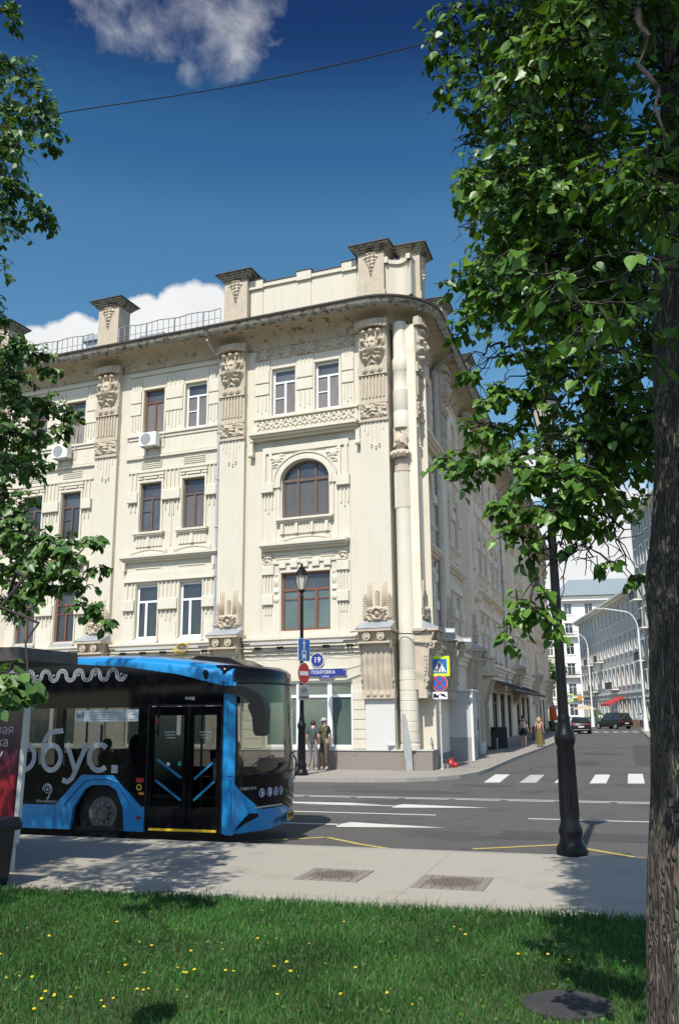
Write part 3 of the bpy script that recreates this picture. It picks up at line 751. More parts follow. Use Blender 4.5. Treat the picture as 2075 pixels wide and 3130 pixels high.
# ground floor shop windows
def shop_window(F, x0, x1, z0, z1, mulls, tz, mt_=M_pvc):
    f = MB(F); f.box(x0, x0 + .09, .12, .2, z0, z1); f.box(x1 - .09, x1, .12, .2, z0, z1); f.box(x0 + .09, x1 - .09, .12, .2, z0, z0 + .09); f.box(x0 + .09, x1 - .09, .12, .2, z1 - .08, z1)
    for mu in mulls: f.box(mu - .09, mu + .09, .11, .2, z0 + .09, z1 - .08)
    if tz: f.box(x0 + .09, x1 - .09, .115, .2, tz - .05, tz + .05)
    o = f.build('shop_window', mt_, BLD); p = MB(F); p.face([(x0 + .05, .17, z0 + .05), (x1 - .05, .17, z0 + .05), (x1 - .05, .17, z1 - .05), (x0 + .05, .17, z1 - .05)]); p.build('pane', M_shopglass, o)
shop_window(FL, -6.35, -2.74, .88, 3.3, [-3.68, -4.95], 2.73)
for x in LB: shop_window(FL, x - 1.9, x + 1.9, .88, 3.3, [x - .6, x + .6], 2.73)
# rusticated courses beside the shop windows
for a, b in ((-2.70, -2.22), (-7.20, -6.42), (-8.60, -8.40)):
    m = MB(FL)
    for k in range(6): m.bevbox(a, b, -.035, 0, .84 + k * .345, .84 + k * .345 + .325, .012)
    m.build('block_courses', M_cream, BLD)
for p in LP: m = MB(FL); m.box(p - .56, p + .56, -.16, 0, .80, 2.60); m.build('white_panel', M_white, BLD)
# string course above the shops
m = MB(FL); cuts = [-27.1] + [c for p in sorted(LP) for c in (p - .62, p + .62)] + [-1.0]
for a, b in zip(cuts[0::2], cuts[1::2]):
    if b - a < .3: continue
    m.box(a, b, -.26, 0, 4.86, 4.95); m.box(a, b, -.20, 0, 4.76, 4.86); m.box(a, b, -.10, 0, 4.58, 4.76); m.box(a, b, -.14, 0, 4.44, 4.52); m.box(a, b, -.06, 0, 4.3, 4.44)
m.build('string_course', M_trim, BLD)
# ================= right facade
RP = [.58, 5.6, 12.4, 31.6, 46.4, 61.4]
RB = [('two', 9.0), ('one', 14.6), ('two', 18.9), ('two', 24.0), ('one', 28.6), ('two', 35.0), ('two', 40.0), ('one', 43.9), ('two', 50.0), ('two', 55.0), ('one', 58.9)]
XR = 2.95
def holes_one(x): return [(x - .52, x + .52, a, b) for a, b in ((14.0, 15.98), (9.65, 11.75), (5.16, 7.38))]
hr = HA(XR)
for k, x in RB: hr += holes_two(x) if k == 'two' else holes_one(x)
w = MB(FR); wall(w, .02, 62, 4.6, 17.1, hr); arch_fill(w, XR)
gr = [(1.35, 3.9, .3, 3.1), (8.6, 10.2, .3, 2.75), (10.9, 12.9, .3, 2.8), (15.8, 17.2, .2, 3.0)] + [(a, a + 2.6, .45, 3.2) for a in (20.6, 24.2, 27.8, 33.2, 36.8, 40.4, 48.6, 52.2, 56)]
wall(w, .02, 62, .1, 4.6, gr, .35)
w.face([(62, 0, .1), (62, 14, .1), (62, 14, 17.1), (62, 0, 17.1)])
w.build('wall', M_side, BLD)
for x in RP: put_pilaster('R', FR, x)
m = MB(FR); bay_arch(m, XR); m.build('relief_moulding', M_sidetrim, BLD); arch_window(FR, XR)
put_window('triple', FR, XR - 1.03, 5.2); put_window('white_top', FR, XR - 1.48, 13.99); put_window('white_top', FR, XR + .44, 13.99)
for i, (k, x) in enumerate(RB):
    m = MB(FR)
    if k == 'two':
        bay_two(m, x)
        for s in (-1, 1):
            a = x + s * 1.05 - .52; put_window('brown_dark', FR, a - .005, 9.65); put_window(('white_top', 'red_top')[i % 2], FR, a, 14.0); put_window(('old_wood', 'white')[i % 2], FR, a, 5.16)
        sills_two(x, 'R', FR).build('sill', M_greymetal, BLD)
    else:
        for z0, z1 in ((14.0, 15.98), (9.65, 11.75), (5.16, 7.38)):
            m.box(x - .66, x - .54, -.06, 0, z0, z1 + .1); m.box(x + .54, x + .66, -.06, 0, z0, z1 + .1); m.box(x - .66, x + .66, -.06, 0, z1 + .1, z1 + .22); ledge(m, x - .75, x + .75, z0 - .24, z0 - .02, .2)
            for s in (-1, 1): flutes(m, x + s * .95 - .16, x + s * .95 + .16, z0 + .3, z1, 3, -.05, .05, .2); m.bevbox(x + s * .95 - .2, x + s * .95 + .2, -.14, 0, z0 + 1.1, z0 + 1.5)
        ledge(m, x - .95, x + .95, 7.75, 7.95, .35); m.prism([(x - .8, 7.95), (x + .8, 7.95), (x + .3, 8.35), (x - .3, 8.35)], -.2, 0)
        put_window('brown', FR, x - .525, 9.65); put_window('white_top', FR, x - .52, 14.0); put_window('old_wood', FR, x - .52, 5.16)
    m.build('relief_moulding', M_sidetrim, BLD)
m = MB(FR)
for a, b in ((1.2, 4.98), (6.25, 11.75), (13.05, 31.0), (32.3, 45.8), (47.1, 60.8)):
    m.box(a, b, -.30, 0, 4.62, 4.76); m.box(a, b, -.18, 0, 4.45, 4.62); m.box(a, b, -.09, 0, 4.22, 4.45)
m.build('string_course', M_sidetrim, BLD)
# entrance hood with bulging balcony front, on brackets
m = MB(FR); 
for k in range(12):
    t0 = PI * k / 12; t1 = PI * (k + 1) / 12
    for z0, z1, s in ((3.95, 4.12, 1.12), (4.12, 4.85, .85), (4.85, 4.95, 1.0), (3.75, 3.95, .75)):
        m.prism([(16.5, 0), (16.5 - 1.1 * s * math.cos(t0), -.85 * s * math.sin(t0)), (16.5 - 1.1 * s * math.cos(t1), -.85 * s * math.sin(t1))], z0, z1, 'xy')
for x in (15.6, 17.4): m.prism([(0, 2.4), (-.15, 2.4), (-.45, 3.3), (-.6, 3.75), (0, 3.75)], x - .16, x + .16, 'yz'); m.box(x - .14, x + .14, -.22, 0, .3, 2.4)
m.build('entrance_hood', M_tan, BLD)
# ground floor shops of the side street
for a, b, z0, z1 in gr[4:]: shop_window(FR, a, b, z0, z1, [(a + b) / 2], 2.6, M_black)
d = MB(FR); d.box(1.35, 3.9, .14, .2, .3, 3.1); d.build('entrance_door', M_panedark, BLD)
m = MB(FR); m.box(1.35, 1.45, .02, .14, .3, 3.1); m.box(1.9, 1.97, .05, .14, .3, 3.1); m.box(3.80, 3.9, .02, .14, .3, 3.1); m.build('door_frame', M_lightgrey, BLD)
m = MB(FR); m.box(8.6, 10.2, .1, .2, .3, 2.75); m.box(10.9, 12.9, .1, .2, .3, 2.8); m.box(15.8, 17.2, .1, .2, .2, 3.0); m.build('side_door', M_woodbrown, BLD)
# ================= granite plinth
m = MB()
def plan(F, x, y): return F @ Vector((x, y, 0))
pl = [plan(FL, -27.1, -.15), plan(FL, -.93, -.15), plan(FL, -.12, -.02), plan(FR, .0, -.58), plan(FR, 1.25, -.58), plan(FR, 1.25, .3), plan(FL, -1, 1.2), plan(FL, -27.1, 1.0)]
m.prism([(p.x, p.y) for p in pl], .1, .78, 'xy')
m.build('plinth', M_granite, BLD)
m = MB(); pl2 = [plan(FL, -27.1, -.19), plan(FL, -.92, -.19), plan(FL, -.10, -.05), plan(FR, -.03, -.62), plan(FR, 1.29, -.62), plan(FR, 1.29, .3), plan(FL, -1, 1.2), plan(FL, -27.1, 1.0)]
m.prism([(p.x, p.y) for p in pl2], .78, .82, 'xy'); m.build('plinth_coping', M_lightgrey, BLD)
m = MB(FR); 
for a, b in ((4.0, 8.5), (10.25, 10.85), (13.0, 15.5), (17.6, 62)): m.box(a, b, -.06, 0, .1, .5)
m.box(1.25, 4.0, -.9, 0, .1, .26); m.box(1.25, 4.0, -.5, 0, .26, .40)
m.build('plinth', M_granite, BLD)
# ================= engaged corner column with bust
cx, cy = -.60, .12
m = MB(FL); m.lathe([(.36, .8), (.36, .98), (.32, 1.0), (.32, 4.62), (.335, 4.66), (.335, 4.74), (.32, 4.80), (.32, 9.3), (.31, 11.0)], (cx, cy, 0), 28)
for k in range(7): m.lathe([(.32, 1.08 + k * .36), (.335, 1.09 + k * .36), (.335, 1.41 + k * .36), (.32, 1.42 + k * .36)], (cx, cy, 0), 28, cap=False)
for k in range(14):
    a = PI + PI * (k + .5) / 14; m.box(cx + .32 * math.cos(a) - .018, cx + .32 * math.cos(a) + .018, cy + .32 * math.sin(a) - .03, cy + .32 * math.sin(a) + .01, 9.6, 11.0)
# rounded blocks above the bust
m.lathe([(.31, 12.72), (.33, 12.74), (.33, 13.38), (.32, 13.40), (.32, 13.43), (.33, 13.45), (.33, 14.28), (.315, 14.30), (.305, 14.32), (.305, 15.02), (.315, 15.04), (.325, 15.06), (.325, 15.56), (.30, 15.60), (.28, 15.64), (.28, 17.1)], (cx, cy, 0), 28)
m.build('corner_column', M_trim, BLD, True, angle=35)
m = MB(FL); m.lathe([(.335, 11.0), (.36, 11.02), (.335, 11.05), (.335, 11.5), (.37, 11.6), (.42, 11.66)], (cx, cy, 0), 28); m.build('column_capital', M_tan, BLD, True, angle=35)
m = MB(FL @ T((cx, cy - .18, 11.66)))
def headf(u, v):
    a = 2 * PI * u; t = PI * v; r = .25
    x = r * math.sin(t) * math.cos(a); y = r * math.sin(t) * math.sin(a) * 1.05; z = .52 + .33 * math.cos(t)
    fr = max(0, -math.sin(a)) 
    y -= .09 * G(x, 0, .035) * G(z, .50, .06) * fr; y += .05 * (G(abs(x), .085, .04) * G(z, .57, .03)) * fr; y -= .03 * G(x, 0, .06) * G(z, .36, .03) * fr
    return x, y, z
m.grid(28, 22, headf)
for k in range(22):   # hair and laurel
    a = k * 1.37; z = .74 + .10 * math.sin(k * 2.1); m.tube([((.10 + .032 * q) * math.cos(a + q * .22), .04 + (.10 + .034 * q) * math.sin(a + q * .22), z + .10 - .075 * q) for q in range(7)], [.06, .07, .075, .075, .07, .06, .03], 6)
for k in range(9):
    a = -.15 * PI - PI * .7 * k / 8; m.tube([(.34 * math.cos(a), .30 * math.sin(a) * .9, .10), (.38 * math.cos(a), .36 * math.sin(a), .0 - .05 * (k % 2)), (.33 * math.cos(a), .32 * math.sin(a), -.16)], [.07, .08, .03], 6)
m.lathe([(.38, -.02), (.34, .12), (.16, .20), (.13, .34)], (0, .03, 0), 18)
m.box(-.30, .30, .0, .4, .5, 1.1)
m.build('corner_bust', M_tan, BLD, True, angle=50)
# ================= great cornice swept round both facades
A_ = plan(FL, -27.4, 0); K_ = None
# intersection of both wall lines
a1, d1 = plan(FL, 0, 0), UL; a2, d2 = plan(FR, 0, 0), UR
den = d1.x * (-d2.y) + d2.x * d1.y; dx, dy = a2.x - a1.x, a2.y - a1.y
tt = (dx * (-d2.y) + d2.x * dy) / den; K_ = a1 + d1 * tt
def corner_path(r=1.25):
    ang = math.acos(max(-1, min(1, d1.dot(d2)))); cut = r * math.tan(ang / 2)
    P0 = K_ - d1 * cut; c = P0 + IL * r; pts = [(plan(FL, -27.4, 0), -IL)]
    n = 14
    for k in range(n + 1):
        nn = (-IL).lerp(-IR, 0); a = ang * k / n
        nn = Matrix.Rotation(a, 3, 'Z') @ (-IL)
        pts.append((c + nn * r, nn))
    pts.append((plan(FR, 62.3, 0), -IR)); return pts
def sweep(mb, prof, path):
    i = len(mb.v); n = len(prof)
    for p, nn in path:
        for d, z in prof: q = p + nn * d; mb.pt(q.x, q.y, z)
    for a in range(len(path) - 1):
        for b in range(n - 1): mb.f.append((i+a*n+b, i+(a+1)*n+b, i+(a+1)*n+b+1, i+a*n+b+1))
CP = corner_path()
m = MB(); sweep(m, [(-.3, 16.9), (.06, 16.92), (.08, 17.0), (.10, 17.08), (.14, 17.2), (.22, 17.32), (.36, 17.42), (.58, 17.50), (.84, 17.54), (.98, 17.55), (.99, 17.56)], CP)
co = m.build('cornice', M_cove, BLD, True, angle=40)
m = MB(); sweep(m, [(.96, 17.555), (1.0, 17.50), (1.06, 17.50), (1.17, 17.60), (1.22, 17.70), (1.24, 17.80), (-.4, 18.10)], CP); m.build('cornice_lip', M_lip, co, True, angle=40)
m = MB(); sweep(m, [(1.235, 17.76), (1.30, 17.80), (1.31, 17.86), (1.22, 17.88), (.3, 18.06), (.28, 18.02), (1.2, 17.84), (1.235, 17.76)], CP); m.build('gutter', M_cap, BLD)
# roof behind
m = MB(); sweep(m, [(.2, 18.0), (-.6, 18.3), (-5.2, 20.1)], [(p, n_) for p, n_ in CP if True][:1] + [(CP[7][0], CP[7][1])] + CP[-1:])
q = [plan(FL, -27.4, 5.2), plan(FL, -4.5, 5.2), plan(FR, 62.3, 5.2), plan(FR, 62.3, 14), plan(FL, -27.4, 14)]
m.f.append(tuple(m.pt(p.x, p.y, 20.1) for p in q)); m.build('roof', M_roof, BLD)
# ================= attic parapet and piers
m = MB(FL); m.box(-6.95, -2.15, -.30, 0, 18.0, 19.62); m.box(-6.95, -2.15, -.38, .06, 19.62, 19.80)
for x in (-6.7, -4.5, -2.5): m.box(x - .32, x + .32, -.44, .1, 19.55, 19.95); m.box(x - .28, x + .28, -.34, 0, 18.0, 19.55)
# concave panel between the corner piers
cc = []
for k in range(9):
    t = k / 8; cc.append((-.93 + 1.05 * t, -.52 + .30 * math.sin(t * PI)))
m.prism(cc + [(.12, .3), (-.93, .3)], 18.0, 19.45, 'xy'); cc2 = [(a, b - .10) for a, b in cc]; m.prism(cc2 + [(.12, .3), (-.93, .3)], 19.45, 19.62, 'xy')
m.box(-.95, -.80, -.62, .2, 19.45, 19.70); m.box(-.05, .12, -.62, .2, 19.45, 19.66)
m.build('attic_parapet', M_cream, BLD)
m = MB(FL); m.box(-6.95, -2.15, -.41, .09, 19.80, 19.835); 
for x in (-6.7, -4.5, -2.5): m.box(x - .35, x + .35, -.47, .13, 19.95, 19.98)
m.build('parapet_flashing', M_cap, BLD)
def attic_pier(F, x, y0, w=1.08, d=.85):
    m = MB(F @ T((x, 0, 0))); h = w / 2
    m.box(-h, h, y0, y0 + d, 18.0, 19.98); m.box(-h - .05, h + .05, y0 - .05, y0 + d + .05, 18.0, 18.3)
    o = m.build('attic_pier', M_tan, BLD); m = MB(F @ T((x, 0, 0)))
    for k, (e, z) in enumerate(((.04, 19.98), (.10, 20.05), (.17, 20.13), (.25, 20.21))): m.box(-h - e, h + e, y0 - e, y0 + d + e, z, z + .08)
    m.build('pier_cornice', M_lip, o)
    c = MB(F @ T((x, 0, 0))); c.box(-h - .32, h + .32, y0 - .32, y0 + d + .32, 20.285, 20.32)
    i = len(c.v); 
    for a, b in ((-h - .30, y0 - .30), (h + .30, y0 - .30), (h + .30, y0 + d + .30), (-h - .30, y0 + d + .30)): c.pt(a, b, 20.32)
    c.pt(0, y0 + d / 2, 20.52)
    for k in range(4): c.f.append((i + k, i + (k + 1) % 4, i + 4))
    c.build('pier_cap', M_cap, o)
    relief(.7, .98, 40, 56, drop_h, F @ T((x, y0, 18.98))).build('fruit_relief', M_tan, o, True)
for x in (-1.5, -7.55, -14.0, -20.2, -26.4): attic_pier(FL, x, -.62)
attic_pier(FR, .55, -.66, .95, .8)
for x in (5.6, 12.4, 31.6, 46.4): attic_pier(FR, x, -.62)
# roof details
m = MB(FL); m.box(-15.9, -15.0, .3, 1.6, 18.1, 19.0); m.prism([(-16.05, 19.0), (-14.85, 19.0), (-15.2, 19.25), (-15.7, 19.25)], .15, 1.7); m.build('dormer', M_zinc, BLD)
m = MB(FL); m.box(-12.9, -11.6, .2, 1.8, 18.0, 18.75)
for k in range(5): m.box(-12.7 + k * .22, -12.62 + k * .22, .17, .2, 18.1, 18.65)
m.build('roof_hatch', M_greymetal, BLD)
m = MB(FL)
for a, b in ((-13.3, -8.2), (-19.5, -14.7), (-25.7, -20.9)):
    n = int((b - a) / .28)
    for k in range(n + 1):
        x = a + (b - a) * k / n; t = .026 if k % 5 == 0 else .011; m.box(x - t, x + t, -.72 - t, -.72 + t, 17.92, 18.82)
    m.tube([(a + (b - a) * k / 10, -.72, 18.82 + .04 * math.sin(k * 1.9)) for k in range(11)], .022, 5); m.tube([(a, -.72, 18.4), (b, -.72, 18.4)], .012, 4)
m.build('roof_railing', M_greymetal, BLD)
m = MB(FR)
for k in range(60): m.box(6.6 + k * .9, 6.63 + k * .9, -.7, -.67, 17.9, 18.7)
m.tube([(6.6, -.68, 18.7), (60, -.68, 18.7)], .02, 5); m.build('roof_railing', M_greymetal, BLD)
# downpipes
def pipe(F, x, y, z0, z1, mt_=M_greymetal, top=True):
    m = MB(F); m.tube([(x, y, z0), (x, y, z1)], .06, 8)
    if top: m.tube([(x, y, z1 - .02), (x - .02, y - .1, z1 + .25), (x - .15, y - .55, z1 + .55), (x - .15, y - .9, z1 + .75)], .06, 8); m.lathe([(.13, z1 + .1), (.07, z1 - .25)], (x, y, 0), 10)
    for k in range(int((z1 - z0) / 2)): m.box(x - .08, x + .08, y - .08, y + .10, z0 + .6 + 2 * k, z0 + .66 + 2 * k)
    return m.build('downpipe', mt_, BLD)
pipe(FL, -8.50, -.12, 4.9, 16.6, M_zinc); pipe(FL, -20.98, -.12, 4.9, 16.6, M_zinc)
pipe(FR, 4.85, -.15, 4.9, 16.7); pipe(FR, 27.0, -.15, 3.9, 16.4); pipe(FR, 47.6, -.15, .3, 16.4)
# cables and fixings on the string course
m = MB(FL)
for a, b in ((-7.1, -2.35), (-13.3, -8.5), (-19.5, -14.8)):
    MB(FL).box(a + .3, b - .6, -.34, -.26, 4.68, 4.74).build('conduit', M_lightgrey, BLD)
    for k in range(5):
        x = a + (b - a) * (k + .5) / 5; m.box(x - .05, x + .05, -.22, -.1, 4.50, 4.60); m.box(x + .10, x + .18, -.22, -.1, 4.50, 4.60)
    for off in (0, .1): m.tube([(a + (b - a) * k / 24, -.24, 4.54 - .05 * abs(math.sin(k * .65 + off * 9)) - off) for k in range(25)], .009, 4)
m.build('facade_cable', M_rubber, BLD)
m = MB(FL @ T((-9.9, -.34, 4.62)))
for k in range(5): m.tube([(.32 * math.cos(a * .4) * (1 - .05 * k) + .04 * k, -.03 * k, .16 * math.sin(a * .4) + .02 * k) for a in range(17)], .018, 5)
o = m.build('cable_coil', mat('yellow_cable', (.55, .42, .12), .6)); o.location = BLD.location; tag(o, 'coil of yellowish cable hanging on the ledge above the blue bus roof', 'cable coil')
m = MB(FL); m.tube([(-2.3, -.66, 5.0), (-1.0, -.66, 5.02), (-.95, -.3, 4.9), (0.0, -.3, 4.85), (.3, -.45, 5.0)], .02, 5); m.tube([(-2.2, -.2, 5.05), (-2.6, -.5, 5.0)], .02, 5); m.build('facade_cable', M_rubber, BLD)
# ================================================================== ground, roads, pavements
def flat(name, pts, z, mt_, label, kind='structure', zb=None):
    m = MB()
    if zb is None: m.f.append(tuple(m.pt(x, y, z) for x, y in pts))
    else: m.prism(pts, zb, z, 'xy')
    o = m.build(name, mt_); o['kind'] = kind; o['label'] = label; return o
g = MB(); g.f.append(tuple(g.pt(x, y, -.02) for x, y in ((-900, -300), (900, -300), (900, 1500), (-900, 1500)))); struct('ground', g, M_paveF, 'flat city ground reaching the horizon')
flat('road', [(-120, -60), (200, -60), (200, 260), (-120, 260)], 0.0, M_asphalt, 'grey asphalt road crossing in front of the corner building')
KD = Vector((.9535, -.3014)); KP = Vector((-5.41, 15.72)); GD = Vector((.9654, -.2607)); GP = Vector((-3.18, 10.68)); ZN = .15
def on(P, D, t): q = P + D * t; return (q.x, q.y)
kw = .14
KI = Vector((-.3014, -.9535)) * kw
flat('near_pavement', [on(KP + KI, KD, -60), on(KP + KI, KD, 60), (60, -6), (60, -12), on(GP, GD, 50), on(GP, GD, -60)], ZN, M_paveN, 'pale granite pavement strip between road and lawn', zb=-.01)
flat('near_kerb', [on(KP, KD, -60), on(KP, KD, 60), on(KP + KI, KD, 60), on(KP + KI, KD, -60)], ZN + .004, M_kerb, 'pale kerb along the near pavement', zb=-.01)
far = [(-60, 47.0), (-30, 37.9), (-12, 32.3), (-4, 29.85), (-.2, 28.75), (1.0, 28.5), (2.0, 28.55), (3.0, 29.0), (3.8, 29.75), (4.6, 31.1), (5.25, 32.9), (7.7, 40.8), (11.4, 51.8), (15.9, 66), (20.75, 81), (24.9, 94.5), (29, 108), (24, 130), (-10, 130)]
flat('corner_pavement', far, .12, M_paveF, 'worn pavement round the foot of the corner building', zb=-.01)
def inset(path, d):
    out = []
    for k, p in enumerate(path):
        a = Vector(path[max(0, k-1)]); b = Vector(path[min(len(path)-1, k+1)]); t = (b - a).normalized(); out.append((p[0] - t.y * d, p[1] + t.x * d))
    return out
m = MB(); kp = far[:17]; ki = inset(kp, .15); ko = inset(kp, -.012)
for k in range(16): m.prism([ko[k], ko[k+1], ki[k+1], ki[k]], -.01, .126, 'xy')
struct('corner_kerb', m, M_kerb, 'stone kerb curving round the corner into the side street')
rp = [(60, 20), (24, 38), (17.5, 44), (17.0, 49), (19.5, 57), (25.1, 75), (30.6, 93), (33.5, 102), (40, 110), (60, 116), (160, 100), (160, -5)]
flat('right_pavement', rp, .12, M_paveF, 'pavement on the right side of the side street', zb=-.01)
flat('far_pavement', [(29, 112), (35, 145), (30, 190), (-40, 190), (-40, 130)], .12, M_paveF, 'far pavement at the end of the side street', zb=-.01)
# expansion joints of the paving
m = MB()
for k in range(-14, 34, 3):
    a = KP + KI + KD * (k * 1.05 + 20 - 20); b = a + Vector((-.3014, -.9535)) * 4.4
    m.f.append(tuple(m.pt(p.x, p.y, ZN + .0025) for p in (a, a + KD * .006, b + KD * .006, b)))
for j in range(2, 7, 3):
    a = KP + KI * 1 + Vector((-.3014, -.9535)) * (.68 * j); p = [a - KD * 16, a + KD * 36]
    m.f.append(tuple(m.pt(q.x, q.y, ZN + .0028) for q in (p[0], p[1], p[1] + Vector((.0018, .0057)), p[0] + Vector((.0018, .0057)))))
struct('paving_joints', m, mat('joint_grey', (.295, .28, .24), .9), 'fine joints between the pale paving slabs')
# ---------------- painted markings
def poly(mb, pts, z=.005): mb.f.append(tuple(mb.pt(x, y, z) for x, y in pts))
RD = Vector((.9500, -.3122)); RN = Vector((.3122, .95))
def strip(mb, a, L_, w): a = Vector(a); b = a + RD * L_; poly(mb, [tuple(a), tuple(b), tuple(b + RN * w), tuple(a + RN * w)])
m = MB()
L0 = Vector((-.17, 23.70))
for k in range(-12, 14): strip(m, L0 + RD * (k * 1.27 + .55), 1.10, .12)
strip(m, L0 + RN * .30 - RD * 22, 55, .10)
strip(m, Vector((-.15, 20.06)) - RD * 14, 16.2, .13)
strip(m, Vector((3.71, 18.60)), 12, .12)
for sgn, tip, bl, bt, b2 in ((1, (3.28, 20.77), (1.15, 21.0), (1.44, 21.76), None), (1, (1.91, 17.34), (-.11, 17.61), (.17, 18.35), None)):
    tp = Vector(tip); poly(m, [bl, tip, bt, (Vector(bl) + Vector((.0, .35)))[:]])
    a = Vector(bl) + Vector((.05, .30)); poly(m, [tuple(a), tuple(a + Vector((-3.4, 1.10))), tuple(a + Vector((-3.36, 1.24))), tuple(a + Vector((.03, .15)))])
poly(m, [(-2.3, 22.3), (.95, 21.66), (.2, 22.2), (-2.3, 22.9)])
struct('lane_markings', m, M_line, 'white lane lines and long arrows painted on the road')
m = MB()
for i, (a, b) in enumerate((((4.31, 28.08), (5.27, 31.6)), ((6.37, 27.7), (7.5, 31.3)), ((7.34, 27.38), (8.55, 31.06)), ((8.42, 27.2), (9.72, 31.3)), ((9.5, 26.9), (10.8, 30.9)), ((10.6, 26.6), (11.9, 30.6)))):
    a = Vector(a); b = Vector(b); d = Vector((.48, -.06)); poly(m, [tuple(a), tuple(a + d), tuple(b + d), tuple(b)])
struct('zebra_crossing', m, M_line, 'white zebra stripes across the mouth of the side street')
m = MB(); poly(m, [(5.35, 27.87), (5.85, 27.8), (6.86, 31.2), (6.4, 31.25)]); struct('worn_zebra_stripe', m, M_lineworn, 'worn zebra stripe with the paint mostly rubbed off')
m = MB()
for k in range(9):
    a = at(1400 + (975 + k * 82) / 2.323, 2237, 96); a = Vector((21.8 + k * .92, 92.5 - k * .25)); poly(m, [tuple(a), (a.x + .45, a.y - .1), (a.x + .9, a.y + 2.8), (a.x + .45, a.y + 2.9)])
struct('far_zebra_crossing', m, M_line, 'small far zebra stripes near the parked cars')
m = MB()
def zig(p, w=.1):
    for a, b in zip(p, p[1:]):
        a = Vector(a); b = Vector(b); t = (b - a).normalized(); n_ = Vector((-t.y, t.x)) * w; poly(m, [tuple(a), tuple(b), tuple(b + n_), tuple(a + n_)])
zig([(-2.6, 15.35), (-.30, 16.15), (.25, 15.30), (.9, 14.55)]); zig([(2.05, 14.65), (3.51, 15.03), (4.25, 13.72), (5.2, 12.9)]); 
struct('yellow_zigzag', m, M_yellow, 'yellow bus stop zigzag painted along the kerb')
m = MB()
def blob(cx_, cy_, rx, ry, a=-.31):
    pts = []
    for k in range(26):
        t_ = 2 * PI * k / 26; q = 1 + .16 * noise.noise(Vector((cx_ + 3 * math.cos(t_), cy_ + 3 * math.sin(t_), 0))); x_, y_ = rx * q * math.cos(t_), ry * q * math.sin(t_); pts.append((cx_ + x_ * math.cos(a) - y_ * math.sin(a), cy_ + x_ * math.sin(a) + y_ * math.cos(a)))
    m.f.append(tuple(m.pt(x_, y_, .003) for x_, y_ in pts))
blob(4.1, 27.0, .95, .42); blob(1.5, 25.2, 1.9, .5); blob(13, 46, .8, 1.6, .2); blob(10.2, 38, .5, 2.2, -.3)
poly(m, [(2.6, 15.9), (6.9, 14.6), (7.2, 15.5), (2.9, 16.9)], .003); poly(m, [(-4, 25.3), (2.2, 23.25), (2.35, 23.62), (-3.9, 25.7)], .003); poly(m, [(11.5, 36), (13.0, 35.6), (19.5, 57), (18.2, 57.2)], .003)
struct('asphalt_patches', m, mat('patched_asphalt', (.052, .050, .047), .85, (.066, .063, .058), 60, .4, 150), 'darker repaired patches in the asphalt')
m = MB()
for k in range(7):
    rk = random.Random(k); x_, y_ = rk.uniform(-1, 7), rk.uniform(16, 26); an = rk.uniform(-.6, .3) if k % 2 else rk.uniform(1.0, 1.5); pts = []
    for q in range(26): pts.append((x_, y_)); an += rk.uniform(-.35, .35); x_ += .16 * math.cos(an); y_ += .16 * math.sin(an)
    for (xa, ya), (xb, yb) in zip(pts, pts[1:]): poly(m, [(xa, ya - .008), (xb, yb - .008), (xb, yb + .008), (xa, ya + .008)], .0045)
struct('asphalt_cracks', m, mat('crack_tar', (.025, .024, .023), .8), 'thin tarred cracks wandering across the asphalt')
# ---------------- manholes
def manhole(c, r, z, label, name, patch, mt_):
    t = thing(name, label, 'manhole', (c[0], c[1], z))
    if patch:
        m = MB(); a = math.atan2(-.3014, .9535)
        m.push(Matrix.Rotation(a, 4, 'Z')); 
        for i in range(7):
            for j in range(7):
                x = -patch + 2 * patch * i / 7; y = -patch + 2 * patch * j / 7; s = 2 * patch / 7
                if math.hypot(x + s/2, y + s/2) > r * .98: m.box(x + .004, x + s - .006, y + .004, y + s - .006, -.03, .004 + .002 * random.random())
        m.pop(); m.build('setts', mat('brown_setts', (.185, .158, .135), .8, (.25, .215, .185), 9, .2), t)
    m = MB(); m.lathe([(r, -.03), (r, .006), (r * .93, .010), (r * .90, .004), (.001, .006)], seg=32); m.build('cover', mt_, t)
    if not patch: return t
    m = MB()
    for k in range(-5, 6):
        for j in range(-5, 6):
            x, y = k * r * .17, j * r * .17
            if math.hypot(x, y) < r * .82: m.push(T((x, y, 0)) @ Matrix.Rotation(.6 if (k + j) % 2 else -.9, 4, 'Z')).box(-r * .06, r * .06, -r * .022, r * .022, .004, .016).pop()
    m.build('tread_pattern', mt_, t); return t
M_rust = mat('rusty_cast_iron', (.13, .105, .088), .7, (.18, .145, .12), 14, .2)
random.seed(4)
manhole((-.10, 11.62), .30, ZN + .005, 'brown round manhole cover in a square of setts, nearer the bus', 'manhole_cover', .40, M_rust)
manhole((1.29, 11.05), .33, ZN + .005, 'brown round manhole cover in a square of setts, nearer the lamp post', 'manhole_cover', .42, M_rust)
manhole((1.50, 6.52), .30, ZN + .03, 'grey concrete manhole lid set in the grass by the tree', 'manhole_cover', 0, mat('concrete_lid', (.04, .038, .037), .9, (.028, .026, .025), 6, .2))

